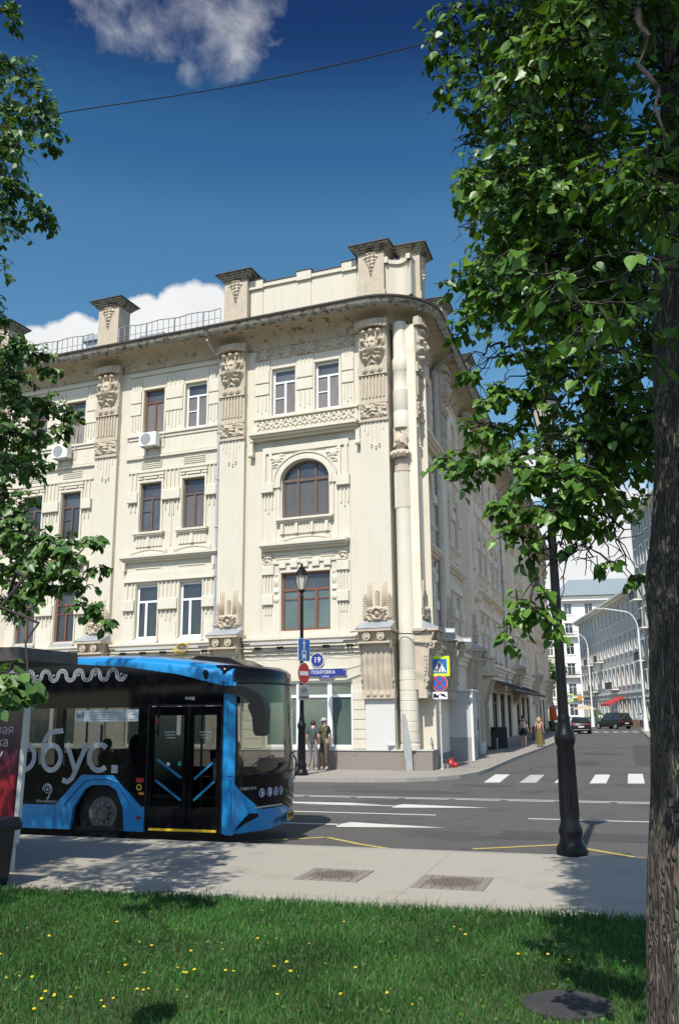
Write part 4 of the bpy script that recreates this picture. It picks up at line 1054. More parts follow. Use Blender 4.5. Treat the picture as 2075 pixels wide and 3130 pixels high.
# ================================================================== street furniture
def lamp_post(loc, label, H=5.6, rz=0, lean=0):
    t = thing('lamp_post', label, 'lamp post', loc, rz, 'black cast iron lamp posts'); t.rotation_euler[1] = lean
    m = MB(); m.lathe([(0.211, 0), (0.216, .07), (0.194, .13), (0.171, .16), (0.149, .24), (0.167, .30), (0.167, .34), (0.135, .42), (0.131, .50), (0.128, .9), (0.119, 1.46), (0.142, 1.52), (0.149, 1.58), (0.140, 1.64), (0.104, 1.70), (0.088, 1.82), (0.095, 1.86), (0.077, 1.90), (0.070, 1.94)], seg=28)
    for k in range(14):
        a = 2 * PI * k / 14; m.tube([(.128 * math.cos(a), .128 * math.sin(a), .52), (.115 * math.cos(a), .115 * math.sin(a), 1.42)], .009, 5)
    m.build('base', M_blackiron, t, True, angle=40)
    m = MB(); m.lathe([(.078, 1.9), (.072, 2.6), (.064, 4.2), (.052, H - .35), (.07, H - .33), (.07, H - .28), (.045, H - .24)], seg=20); m.build('pole', M_blackiron, t, True, angle=40)
    m = MB(); m.box(-.05, .05, -.138, -.11, .62, .98); m.build('access_hatch', M_blackiron, t)
    m = MB()
    m.lathe([(.03, H - .26), (.05, H - .18), (.10, H - .14), (.13, H - .10), (.12, H - .07)], seg=12)
    for k in range(6):
        a = 2 * PI * k / 6; m.tube([(.12 * math.cos(a), .12 * math.sin(a), H - .08), (.235 * math.cos(a), .235 * math.sin(a), H + .42)], .011, 4)
    for r, z in ((.12, H - .08), (.235, H + .42)): m.tube([(r * math.cos(2*PI*k/6), r * math.sin(2*PI*k/6), z) for k in range(7)], .012, 4)
    m.lathe([(.27, H + .42), (.25, H + .46), (.14, H + .62), (.12, H + .63), (.115, H + .69), (.05, H + .74), (.035, H + .78), (.045, H + .82), (0.001, H + .86)], seg=12)
    m.build('lantern_frame', M_blackiron, t)
    m = MB(); i = 0
    for k in range(6):
        a, b = 2*PI*k/6, 2*PI*(k+1)/6; m.face([(.118*math.cos(a), .118*math.sin(a), H-.07), (.118*math.cos(b), .118*math.sin(b), H-.07), (.230*math.cos(b), .230*math.sin(b), H+.41), (.230*math.cos(a), .230*math.sin(a), H+.41)])
    m.build('lamp_shade', MATS.get('lamp_glass') or mat('lamp_glass', (.55, .52, .44), .3), t)
    return t
near_lamp = lamp_post((3.19, 13.05, .15), 'black lamp post standing on the near pavement beside the tree trunk', H=6.2, rz=.3)
zl = at(922, 1722, 30.2).z - .12 - .84
far_lamp = lamp_post((-1.32, 30.25, .12), 'black lamp post with lantern in front of the corner building behind the bus', H=zl)
def sign(name, label, M, builder, cat='road sign', mtb=None):
    t = bpy.data.objects.new(name, None); COL.objects.link(t); t.matrix_basis = M; tag(t, label, cat); t.empty_display_size = .1
    builder(t); return t
def part(name, mb, mt_, t, sm=False): return mb.build(name, mt_, t, sm)
def rrect(x0, x1, z0, z1, r=.03, n=3):
    pts = []
    for cx_, cz_, a in ((x1-r, z1-r, 0), (x0+r, z1-r, PI/2), (x0+r, z0+r, PI), (x1-r, z0+r, 1.5*PI)):
        for k in range(n+1): t = a + PI/2*k/n; pts.append((cx_ + r*math.cos(t), cz_ + r*math.sin(t)))
    return pts
def b_bus(t):
    m = MB(); m.prism(rrect(-.36, .36, -.38, .38), -.004, .012); part('face', m, M_signwhite, t)
    m = MB(); m.prism(rrect(-.335, .335, -.355, .355), -.008, -.0042); part('blue_field', m, M_signblue, t)
    m = MB(); m.prism([(-.03, .02), (.03, .02), (.03, .2), (.09, .2), (0, .33), (-.09, .2), (-.03, .2)], -.012, -.0082)
    m.prism([(-.10, -.06), (.10, -.06), (.10, -.01), (-.10, -.01)], -.012, -.0082); m.box(-.12, -.08, -.012, -.0082, -.27, -.06); m.box(.08, .12, -.012, -.0082, -.27, -.06); m.box(-.12, .12, -.0118, -.0082, -.27, -.16); m.box(-.10, -.05, -.012, -.0082, -.32, -.27); m.box(.05, .10, -.012, -.0082, -.32, -.27)
    part('arrow_and_bus', m, M_signwhite, t)
def b_noentry(t):
    m = MB(); m.disc(0, 0, .36, .36, -.003, 32); m.disc(0, 0, .36, .36, .01, 32); part('rim', m, M_signwhite, t)
    m = MB(); m.disc(0, 0, .345, .345, -.006, 32); part('red_disc', m, M_signred, t); m = MB(); m.box(-.25, .25, -.011, -.0065, -.07, .07); part('white_bar', m, M_signwhite, t)
def b_bike(t):
    m = MB(); m.prism(rrect(-.32, .32, -.25, .25, .02), -.003, .01); part('plate', m, mat('sign_dirty_white', (.42, .42, .38), .6, (.34, .34, .31), 9), t)
    m = MB(); ring = lambda cx_, cz_, r: [(cx_ + r*math.cos(a*PI/8), cz_ + r*math.sin(a*PI/8)) for a in range(17)]
    m.ribbon(ring(-.12, .04, .075), .018, -.005); m.ribbon(ring(.12, .04, .075), .018, -.005); m.ribbon([(-.12, .04), (-.05, .15), (.08, .15), (.0, .04), (-.12, .04)], .018, -.005); m.ribbon([(.12, .04), (.07, .19), (.03, .2)], .018, -.005); m.ribbon([(-.05, .15), (-.06, .19), (-.1, .19)], .018, -.005); part('bicycle_symbol', m, M_black, t)
    textmesh('lettering', 'кроме', .15, M_black, t, T((0, -.006, -.15)), sx=1.15)
def face_frame(loc, az):
    """sign frame: local -y points to compass direction az (clockwise from +Y)"""
    n = Vector((math.sin(az), math.cos(az), 0)); return frame(loc, Vector((-n.y, n.x, 0)), -n)
A1 = math.radians(121)
nvec = Vector((math.sin(A1), math.cos(A1), 0))
def onpost(px, py): p = at(px, py, 30.2); return Vector((-1.32, 30.25, p.z)) + nvec * .09
sign('bus_lane_sign', 'blue bus lane sign with white arrow, topmost on the lamp post', face_frame(onpost(925, 1986), A1), b_bus)
sign('no_entry_sign', 'round red no entry sign on the lamp post under the blue sign', face_frame(onpost(925, 2058), A1), b_noentry)
sign('bicycle_plate', 'dirty white plate with bicycle symbol, lowest on the lamp post', face_frame(onpost(925, 2117), A1), b_bike)
# crossing sign post
pp = Vector((3.56, 32.62, .12))
t = thing('sign_post', 'thin white post carrying the pedestrian crossing sign at the corner', 'post', pp)
m = MB(); m.lathe([(.032, 0), (.030, 4.02), (.001, 4.03)], seg=10); m.lathe([(.07, 0), (.07, .02), (.035, .04)], seg=10); part('pole', m, M_lightgrey, t)
m = MB(); m.push(T((0, 0, 2.0))); m.box(-.05, .05, -.04, .04, -.03, .03); m.box(-.05, .05, -.04, .04, .5, .56); m.pop(); part('clamp', m, M_greymetal, t)
def sgn_at(px, py, y=32.55): p = at(px, py, y); return Vector((p.x, y, p.z))
def b_cross(t):
    m = MB(); m.prism(rrect(-.36, .36, -.36, .36, .05), -.002, .012); part('lime_backing', m, M_signlime, t)
    m = MB(); m.box(-.26, .26, -.006, -.0025, -.26, .26); part('blue_field', m, M_signblue, t)
    m = MB(); m.prism([(-.235, -.215), (.235, -.215), (0, .225)], -.010, -.0065); part('white_triangle', m, M_signwhite, t)
    m = MB(); m.disc(.0, .10, .024, .024, -.0125); m.ribbon([(0, .07), (-.01, -.03)], .05, -.011); m.ribbon([(-.01, -.03), (.035, -.09), (.05, -.18)], .026, -.011); m.ribbon([(-.01, -.03), (-.03, -.10), (-.075, -.17)], .026, -.011); m.ribbon([(0, .06), (.05, .0), (.075, -.01)], .018, -.011); m.ribbon([(0, .06), (-.05, .01), (-.05, -.04)], .018, -.011)
    for k in range(4): x = -.15 + k * .1; m.prism([(x - .028, -.205), (x + .014, -.205), (x + .03, -.165), (x, -.165)], -.0125, -.0105)
    part('walking_figure', m, M_black, t)
def b_nostop(t):
    m = MB(); m.disc(0, 0, .285, .285, -.002, 32); m.disc(0, 0, .285, .285, .01, 32); part('rim', m, M_signwhite, t); m = MB(); m.disc(0, 0, .275, .275, -.005, 32); part('red_ring', m, M_signred, t); m = MB(); m.disc(0, 0, .225, .225, -.008, 32); part('blue_disc', m, M_signblue, t)
    m = MB(); 
    for s in (-1, 1): m.ribbon([(-.17, -.17 * s), (.17, .17 * s)], .045, -.0095)
    part('red_cross', m, M_signred, t)
def b_tow(t):
    m = MB(); m.prism(rrect(-.275, .275, -.13, .13, .02), -.002, .01); part('plate', m, M_signwhite, t)
    m = MB(); m.prism([(-.23, -.06), (-.04, -.06), (-.04, 0), (-.12, .02), (-.15, .07), (-.21, .07), (-.23, 0)], -.007, -.003); m.ribbon([(-.06, 0), (.06, .08), (.10, .02)], .02, -.004); m.push(T((.14, 0, .0)) @ Matrix.Rotation(.35, 4, 'Y')).prism([(-.1, -.03), (.1, -.03), (.1, .01), (.05, .02), (.02, .05), (-.05, .05), (-.1, .01)], -.007, -.003).pop()
    for x in (-.19, -.08): m.disc(x, -.07, .025, .025, -.008, 12)
    part('tow_truck_symbol', m, M_black, t)
for nm, lb, px, py, bb, sc in (('pedestrian_crossing_sign', 'lime bordered blue pedestrian crossing sign at the near corner', 1343, 2036, b_cross, 1.0), ('no_stopping_sign', 'round blue no stopping sign with red cross under the crossing sign', 1343, 2088.5, b_nostop, 1.0), ('tow_plate', 'small white plate with a tow truck symbol on the sign post', 1343.5, 2126, b_tow, 1.0)):
    sign(nm, lb, face_frame(sgn_at(px, py), math.radians(186)), bb)
# house number and street plate
def wl(s, z, off=.1): q = FL @ Vector((-s, -off, z - .0)); return Vector((OC.x + q.x, OC.y + q.y, .12 + z))
NLz = .12
def b_19(t):
    m = MB(); m.lathe([(.27, 0), (.27, .03), (.25, .04)], seg=28); 
    m = MB(); m.disc(0, 0, .27, .27, -.02, 32); m.push(Matrix.Rotation(PI/2, 4, 'X')).lathe([(.27, -.05), (.27, .02)], seg=32, cap=False).pop(); part('rim', m, M_signwhite, t)
    m = MB(); m.disc(0, 0, .25, .25, -.024, 32); part('blue_disc', m, M_plateblue, t); textmesh('lettering', '19', .30, M_signwhite, t, T((0, -.028, 0)))
sign('house_number_plate', 'round dark blue house number plate reading 19 on the wall', frame(wl(4.10, 3.93, .06), UL, IL), b_19, 'house number')
def b_pok(t):
    o = [(-.80, .10), (.80, .10), (.80, -.16), (.36, -.16), (.28, -.22), (0, -.27), (-.28, -.22), (-.36, -.16), (-.80, -.16)]
    m = MB(); m.prism([(x * 1.02, z * 1.08 + .01) for x, z in o], -.01, .04); part('rim', m, M_signwhite, t); m = MB(); m.prism(o, -.016, -.0105); part('blue_plate', m, M_plateblue, t)
    textmesh('lettering', 'ПОКРОВКА', .175, M_signwhite, t, T((-.12, -.018, -.03))); textmesh('lettering', 'УЛИЦА', .085, M_signwhite, t, T((-.03, -.018, -.185)))
sign('street_name_plate', 'dark blue street name plate reading ПОКРОВКА УЛИЦА', frame(wl(3.74, 3.50, .06), UL, IL), b_pok, 'street sign')
t = bpy.data.objects.new('wall_lamp', None); COL.objects.link(t); t.matrix_basis = frame(wl(2.55, 3.58, .0), UL, IL); tag(t, 'slim grey lamp arm bracketed to the wall beside the street name plate', 'wall lamp')
m = MB(); m.tube([(-.42, -.30, -.06), (.2, -.25, .08), (.25, -.05, .08)], .026, 6); part('arm', m, M_greymetal, t); m = MB(); m.box(.18, .32, -.12, 0, -.12, .14); part('bracket', m, M_lightgrey, t)
# security cameras beside the scroll consoles
for k, (px, py, d, lb) in enumerate(((1362, 1928, 33.5, 'white security camera on a short arm at the corner console'), (1415, 1957, 36.5, 'white security camera on an arm further along the side street wall'))):
    p = at(px, py, d); t = thing('security_camera', lb, 'camera', p, rz=.3)
    m = MB(); m.box(-.02, .32, -.07, .07, -.06, .08); m.box(.0, .36, -.08, .08, .08, .095); part('housing', m, M_signwhite, t); m = MB(); m.tube([(0, 0, -.02), (-.5, .05, .04), (-.9, .1, .06)], .025, 6); m.box(-.25, -.08, -.05, .05, -.06, .06); part('bracket', m, M_lightgrey, t)
# air conditioners
def aircon(F, x, z, label):
    M = frame((OC.x, OC.y, 0), (1, 0, 0), (0, 1, 0)) @ F @ T((x, 0, z))
    t = bpy.data.objects.new('air_conditioner', None); COL.objects.link(t); t.matrix_basis = M; tag(t, label, 'air conditioner', 'air conditioners on the corner building')
    m = MB(); m.box(-.42, .42, -.52, -.2, 0, .58); part('casing', m, M_signwhite, t)
    m = MB(); m.push(T((-.08, -.52, .29)) @ Matrix.Rotation(PI/2, 4, 'X')).lathe([(.25, -.005), (.25, .012), (.235, .012), (.235, .004), (.06, .006), (.06, .014), (.001, .014)], seg=24).pop(); part('fan_grille', m, M_greymetal, t)
    m = MB()
    for x_ in (-.3, .3): m.box(x_ - .02, x_ + .02, -.52, 0, -.05, -.0); m.box(x_ - .02, x_ + .02, -.06, 0, -.25, -.0)
    part('bracket', m, M_greymetal, t); m = MB(); m.tube([(.42, -.3, .3), (.56, -.22, .2), (.55, -.08, .8), (.58, -.05, 1.5)], .018, 5); part('hose', m, M_lightgrey, t); return t
aircon(FL, -11.75, 13.28, 'white air conditioner under the top floor window left of the drainpipe')
aircon(FL, -16.35, 13.28, 'white air conditioner further left, half behind the tree leaves')
# leaning board, red bag, bottles
t = thing('leaning_post', 'dirty white post leaning against the granite plinth', 'post', (2.37, 32.05, .12)); t.rotation_euler = (.03, -.10, .2)
m = MB(); m.prism([(-.13, 0), (.10, 0), (.14, .8), (.05, 1.95), (-.05, 1.95), (-.14, .8)], -.05, .03); part('shaft', m, mat('dirty_white', (.42, .43, .42), .8, (.30, .31, .30), 5), t)
m = MB(); m.tube([(-.12, 0, 0), (.12, .04, 0)], .055, 8); o = m.build('pipe_stub', M_lightgrey); o.location = wl(1.2, .80, .25); o.location.z = .98; tag(o, 'grey pipe stub lying on the plinth edge', 'pipe')
m = MB(); m.ball((0, 0, .14), .16, 10, 8, (1, .8, 1)); m.tube([(.05, 0, .25), (.1, 0, .36), (.15, 0, .25)], .02, 5); m.ball((.16, .02, .09), .11, 8, 6)
for i, v in enumerate(m.v): m.v[i] = tuple(Vector(v) + noise.noise_vector(Vector(v) * 9) * .03)
o = m.build('plastic_bag', mat('red_plastic', (.42, .03, .02), .35), None, True); o.location = (4.0, 33.7, .12); tag(o, 'crumpled red plastic bag on the pavement at the sign post', 'bag')
for k, (dx_, h) in enumerate(((0, .26), (.14, .3), (.3, .22), (.42, .28))):
    m = MB(); m.lathe([(.04, 0), (.04, h * .6), (.015, h * .8), (.015, h)], seg=8); o = m.build('bottle', (M_lightgrey, M_rust)[k % 2]); q = FR @ Vector((.35 + dx_, -.45, 0)); o.location = (OC.x + q.x, OC.y + q.y, .945); tag(o, ('clear bottle nearest the column on the granite plinth', 'short brown bottle beside the clear one on the plinth', 'smallest clear bottle on the granite plinth', 'brown bottle on the plinth nearest the entrance door')[k], 'bottle', 'bottles on the plinth')
# metal porch and shutters along the side street
def FRW(M): return T((OC.x, OC.y, 0)) @ FR @ M
t = bpy.data.objects.new('metal_porch', None); COL.objects.link(t); t.matrix_basis = FRW(T((6.7, 0, .12))); tag(t, 'light grey sheet metal porch box beside the corner entrance', 'porch')
m = MB(); m.box(0, 1.5, -.92, -.0, .0, 2.85); part('panel', m, M_lightgrey, t); m = MB(); m.box(-.012, 1.51, -.93, .0, 0, .95); part('lower_panel', m, M_greymetal, t); m = MB(); m.box(-.05, .02, -1.02, -.92, 0, 2.9); m.box(-.1, 1.6, -1.05, 0, 2.85, 2.93); part('edge_trim', m, M_signwhite, t)
m = MB(); m.ribbon([(0, 1.5), (.05, 1.4), (.02, 1.25), (.1, 1.15), (.04, 1.0), (0, .9)], .03, -1.03); m.push(Matrix.Identity(4)).pop(); part('graffiti', m, M_black, t)
t = bpy.data.objects.new('shutter', None); COL.objects.link(t); t.matrix_basis = FRW(T((8.8, 0, .12))); tag(t, 'closed light grey metal shopfront panel with handle in the side street', 'shutter')
m = MB(); m.box(0, 4.2, -.25, -.02, .95, 2.7); part('panel', m, M_lightgrey, t); m = MB(); m.box(0, 4.2, -.255, -.02, .1, .95); part('lower_panel', m, M_greymetal, t); m = MB(); m.tube([(3.6, -.26, 1.1), (3.6, -.34, 1.15), (3.6, -.34, 1.6), (3.6, -.26, 1.65)], .02, 5); part('handle', m, M_blackiron, t)
# awnings
for k, (a, b) in enumerate(((20.6, 27.4), (27.9, 31.6), (32.0, 42.0))):
    t = bpy.data.objects.new('shop_awning', None); COL.objects.link(t); t.matrix_basis = FRW(T((a, 0, 0))); tag(t, ('nearest black cloth awning over the shop windows', 'short black cloth awning between two long ones', 'farthest black cloth awning over the shop windows')[k], 'awning', 'black awnings along the side street')
    L_ = b - a; m = MB(); m.grid(12, 6, lambda u, v: (L_ * u, -1.35 * v, 3.95 - .62 * v - .03 * math.sin(u * PI * 4) * math.sin(v * PI))); m.grid(24, 1, lambda u, v: (L_ * u, -1.352, 3.33 - (.16 + .03 * math.cos(u * 60)) * v)); part('canopy', m, mat('black_cloth', (.014, .013, .014), .8) if 'black_cloth' not in MATS else MATS['black_cloth'], t)
    m = MB(); m.tube([(0, -1.35, 3.33), (L_, -1.35, 3.33)], .025, 5)
    for x_ in (.1, L_ / 2, L_ - .1): m.tube([(x_, 0, 3.3), (x_, -1.3, 3.32)], .018, 5)
    part('frame', m, M_greymetal, t)
# planters, bins, blocks along the side street wall
def bin_(px, py, r, h, label, mt_, name='litter_bin', cat='bin', sq=False):
    yy = (CAMH - .12) * 2769 / (py - 2174); p = at(px, py, yy); t = thing(name, label, cat, (p.x, p.y, .12), .3)
    m = MB()
    if sq: m.box(-r, r, -r, r, 0, h)
    else: m.lathe([(r * .85, 0), (r, h * .9), (r * 1.05, h * .92), (r * 1.05, h), (r * .9, h), (r * .85, h * .8)], seg=16)
    part('bin_body' if not sq else 'planter_box', m, mt_, t); return t
bin_(1495, 2285, .30, .95, 'dark square planter box nearest the corner on the side street', M_rubber, 'planter', 'planter', True)
bin_(1524, 2282, .36, 1.15, 'tall dark square planter box before the walking couple', M_rubber, 'planter', 'planter', True)
bin_(1511, 2285, .19, .6, 'small grey can between two dark planter boxes', M_greymetal, 'street_can', 'can')
bin_(1471, 2297, .24, .55, 'low white concrete block at the foot of a grey pole', M_lightgrey, 'concrete_block', 'block')
p = at(1468, 2295, 45); m = MB(); m.tube([(0, 0, 0), (0, 0, 2.6)], .03, 6); o = m.build('grey_pole', M_greymetal); o.location = (p.x, 45.2, .12); tag(o, 'short grey pole standing on a white block by the wall', 'pole')
def seat(px, py, label, kind):
    yy = (CAMH - .12) * 2769 / (py - 2174); p = at(px, py, yy)
    t = thing({'chair': 'cafe_chair', 'table': 'cafe_table', 'stool': 'bar_table'}[kind], label, kind if kind != 'stool' else 'table', (p.x, p.y, .12), random.random() * 3, None)
    m = MB()
    if kind == 'chair':
        m.box(-.22, .22, -.22, .22, .44, .48); part('seat', m, M_black, t); m = MB(); m.box(-.22, .22, .18, .22, .55, .9); part('backrest', m, M_black, t)
        for a, b in ((-.2, -.2), (.2, -.2), (-.2, .2), (.2, .2)): m = MB(); m.tube([(a * 1.1, b * 1.1, 0), (a, b, .46)], .014, 5); part('leg', m, M_black, t)
    else:
        h = .74 if kind == 'table' else 1.15
        m = MB(); m.lathe([(.34, h), (.34, h + .03)], seg=16); part('tabletop', m, M_woodbrown, t); m = MB(); m.lathe([(.22, 0), (.2, .03), (.03, .05), (.03, h)], seg=10); part('leg', m, M_black, t)
    return t
random.seed(7)
seat(1620, 2262, 'black cafe chair nearest the walking woman', 'chair'); seat(1640, 2255, 'black cafe chair beside the round cafe table', 'chair'); seat(1631, 2258, 'small round cafe table outside the shop', 'table'); seat(1655, 2250, 'tall round bar table outside the shop awning', 'stool'); seat(1668, 2246, 'far black cafe chair behind the tall bar table', 'chair')
bin_(1681, 2232, .35, 1.05, 'far dark round bin at the end of the cafe seats', M_rubber)
# overhead wire
a = atd(-60, 300, 22); b = atd(155, 259, 22); c_ = atd(560, 195, 21); d_ = atd(1000, 95, 19); e_ = atd(1400, -40, 17)
pts = []
for k in range(33):
    t_ = k / 32; s_ = t_ * 4; seg_ = min(3, int(s_)); q = (a, b, c_, d_, e_); u_ = s_ - seg_
    p0 = q[max(0, seg_-1)]; p1 = q[seg_]; p2 = q[seg_+1]; p3 = q[min(4, seg_+2)]
    pts.append(.5 * ((2*p1) + (p2-p0)*u_ + (2*p0-5*p1+4*p2-p3)*u_**2 + (3*p1-p0-3*p2+p3)*u_**3))
m = MB(); m.tube(pts, .016, 5); o = m.build('overhead_wire', M_rubber); tag(o, 'single dark wire strung across the sky', 'wire')
# ================================================================== bus
BF = at(675, 2548, 14.5); BO = Vector((-1.907, 14.428, 0)); BD = Vector((.9535, -.3014, 0)); BI = Vector((.3014, .9535, 0))
BUS = bpy.data.objects.new('city_bus', None); COL.objects.link(BUS); BUS.matrix_basis = frame((BO.x * 1.035, BO.y * 1.035, -.0735), BD, BI) @ Matrix.Scale(1.035, 4)
tag(BUS, 'black and blue electric city bus standing at the kerb with door closed', 'bus')
M_busglass = glassmat('bus_side_glass', (.23, .24, .23), (.5, .5, .5)); M_farglass = glassmat('bus_far_glass', (.62, .62, .60), (.5, .5, .5)); M_ws = glassmat('windscreen_glass', (.50, .52, .49), ior=1.6)
M_busint = mat('bus_interior', (.05, .05, .055), .7); M_seat = mat('bus_seat', (.03, .06, .14), .8)
LB_ = -11.6
def nose(Y):
    t = max(0, min(1, Y / 2.5)); return .06 + .60 * (math.sin(PI * t) ** .55) * (.93 + .0 * t)
def nx(Y, z):
    base = nose(Y); taper = 0 if z > .9 else -.06 * ((.9 - z) / .6) ** 2 * (1 if Y > .3 else .3)
    return base + taper - .05 * max(0, z - 1.2) / 1.4
def B(name, mb, mt_, par=None, sm=False, ang=None): return mb.build(name, mt_, par or BUS, sm, angle=ang)
# near side: black skin with openings
sidewin = [(-2.92, -1.48, 1.30, 2.22), (-4.62, -3.05, 1.30, 2.22), (-6.2, -4.75, 1.30, 2.22), (-8.9, -7.6, 1.30, 2.22), (-10.4, -9.0, 1.30, 2.22)]
door = (-1.27, .01, .30, 2.25)
m = MB(); wall(m, LB_, .04, 1.145, 2.66, [(a, b, c, d) for a, b, c, d in sidewin] + [(-1.27, .01, 1.145, 2.25)], .05)
m.f = m.f  # reveals included
# remove the back faces that close the openings (they would hide the cabin)
m.f = [f for f in m.f if not all(abs(Vector(m.v[k])[1] - .05) < 1e-4 for k in f)]
m.f.append(tuple(m.pt(*p) for p in ((-1.28, 0, .3), (-1.27, 0, .3), (-1.27, 0, 1.145), (-1.28, 0, 1.145))))
poly_up = [(LB_, 2.66), (.04, 2.66)] 
m.f.append(tuple(m.pt(x, 0, z) for x, z in [(LB_, .67), (-2.96, .67), (-2.49, 1.145), (LB_, 1.145)])); m.f.append(tuple(m.pt(x, 0, z) for x, z in [(-1.9, 1.145), (-1.37, .67), (-1.28, .67), (-1.28, 1.145)]))
curve = [(LB_, 2.99), (-4.5, 2.99), (-2.83, 2.96), (-1.75, 2.885), (-.79, 2.745), (-.02, 2.56), (.17, 2.545)]
m.f.append(tuple(m.pt(x, 0, z) for x, z in [(LB_, 2.6601), (-.6, 2.6601)] + curve[::-1][2:]));
B('side_panel', m, M_busblack)
# blue lower skin with wheel arch
m = MB(); 
archo = [(-2.66, .29), (-2.62, .62), (-2.42, .92), (-2.28, .99), (-1.98, .99), (-1.84, .92), (-1.70, .66), (-1.66, .29)]
outer = [(-2.96, .29), (-2.96, .67), (-2.49, 1.145), (-1.9, 1.145), (-1.37, .67), (-1.28, .67), (-1.28, .29)]
L1 = [(-2.96, .29), (-2.96, .67), (-2.49, 1.145), (-2.28, 1.145), (-2.28, .99), (-2.42, .92), (-2.62, .62), (-2.66, .29)]
L2 = [(-2.28, .99), (-2.28, 1.145), (-1.98, 1.145), (-1.98, .99)]
L3 = [(-1.98, .99), (-1.98, 1.145), (-1.9, 1.145), (-1.37, .67), (-1.28, .67), (-1.28, .29), (-1.66, .29), (-1.70, .66), (-1.84, .92)]
for L_ in (L1, L2, L3): m.prism(L_, -.018, .05)
m.box(LB_ + 3.1, -2.97, -.016, .05, .29, .665); m.box(LB_, LB_ + 1.9, -.016, .05, .29, .665); m.box(-8.4, -8.38, -.018, 0, .3, .6)
m.tube([(x, -.02, z + .05) for x, z in [(-2.80, .62), (-2.45, .985), (-2.28, 1.04), (-1.98, 1.04), (-1.80, .985), (-1.5, .62)]], .02, 5)
B('lower_panel', m, M_busblue)
m = MB()
for c_ in (-2.16, -9.15):
    m.box(c_ - .5, c_ + .5, .03, .9, .95, 1.0) ; m.box(c_ - .52, c_ - .49, .03, .9, .29, 1.0); m.box(c_ + .49, c_ + .52, .03, .9, .29, 1.0); m.box(c_ - .5, c_ + .5, .85, .9, .29, 1.0)
m.box(LB_, 0.0, .05, 2.45, .28, .34)
B('wheel_housing', m, M_rubber)
# roof: blue shoulder and dark centre
m = MB(); n = 14
def roof_z(x): return 3.06 if x < -2.2 else 3.06 - .23 * ((x + 2.2) / 2.3) ** 1.7
xs = [LB_, -8, -6, -4.5, -3.6, -2.83, -2.2, -1.75, -1.3, -.79, -.4, -.02, .10, .17]
def cz(x):
    for (a, za), (b, zb_) in zip(curve, curve[1:]):
        if a <= x <= b: return za + (zb_ - za) * (x - a) / (b - a)
    return curve[-1][1]
i = len(m.v)
for x in xs:
    zt = roof_z(x); zb_ = cz(x)
    for y, z in ((-.004, zb_), (-.004, zb_ + (zt - zb_) * .55), (.03, zb_ + (zt - zb_) * .82), (.09, zt - .01), (.20, zt + .02), (.42, zt + .045)): m.pt(x, y, z)
for k in range(len(xs) - 1):
    for j in range(5): m.f.append((i+k*6+j, i+(k+1)*6+j, i+(k+1)*6+j+1, i+k*6+j+1))
e0 = i + (len(xs) - 1) * 6; m.f.append(tuple(m.pt(*m.v[e0 + j]) for j in range(6)) + (m.pt(.17, .3, 2.6),)); B('roof_shoulder', m, M_busblue, sm=True, ang=50)
m = MB(); i = len(m.v)
for x in xs + [.25, .35]:
    zt = roof_z(min(x, .1)) - (max(0, x - .1) * .35)
    for y, z in ((.42, zt + .045), (.9, zt + .06), (1.6, zt + .06), (2.2, zt + .03), (2.42, zt - .03), (2.5, zt - .2)): m.pt(min(x, nx(min(y, 2.44), 2.88) - .16), y, z)
nn_ = len(xs) + 2
for k in range(nn_ - 1):
    for j in range(5): m.f.append((i+k*6+j, i+(k+1)*6+j, i+(k+1)*6+j+1, i+k*6+j+1))
B('roof', m, mat('bus_roof_dark', (.055, .05, .045), .45, (.09, .08, .07), 1.2), sm=True, ang=50)
m = MB(); m.prism([(-1.15, 3.0), (-.9, 3.10), (-.3, 3.05), (-.02, 2.92), (-.02, 2.85), (-1.15, 2.9)], .9, 1.9); B('roof_pod', m, M_busblack)
# far side and back
m = MB(); wall(m, LB_, .1, .3, 2.9, [(-1.2, -.15, 1.15, 2.3)] + [(a, b, 1.15, 2.3) for a, b in ((-2.9, -1.45), (-4.6, -3.1), (-6.2, -4.8), (-8.9, -7.6), (-10.4, -9.0))], .0, 2.5)
m.f = [f for f in m.f if len({m.v[k] for k in f}) == 4 and not (abs(Vector(m.v[f[0]])[2] - 1.15) < 1e-4 and abs(Vector(m.v[f[2]])[2] - 2.3) < 1e-4 and True)]
m.face([(LB_, 0, .3), (LB_, 2.5, .3), (LB_, 2.5, 3.0), (LB_, 0, 3.0)]); B('far_side_panel', m, M_busblack)
m = MB(); m.face([(-11, 2.49, 1.15), (-.15, 2.49, 1.15), (-.15, 2.49, 2.3), (-11, 2.49, 2.3)]); B('far_window', m, M_farglass)
# windows of the near side
for a, b, c, d in sidewin:
    m = MB(); m.face([(a - .0, .03, c), (b, .03, c), (b, .03, d), (a, .03, d)]); o = B('side_window', m, M_busglass)
m = MB(); m.box(-2.90, -2.885, .0, .028, 1.3, 2.2); B('window_bar', m, M_black); m = MB(); m.box(-2.2, -2.17, .02, .05, 1.3, 1.95); B('window_bar', m, M_black)
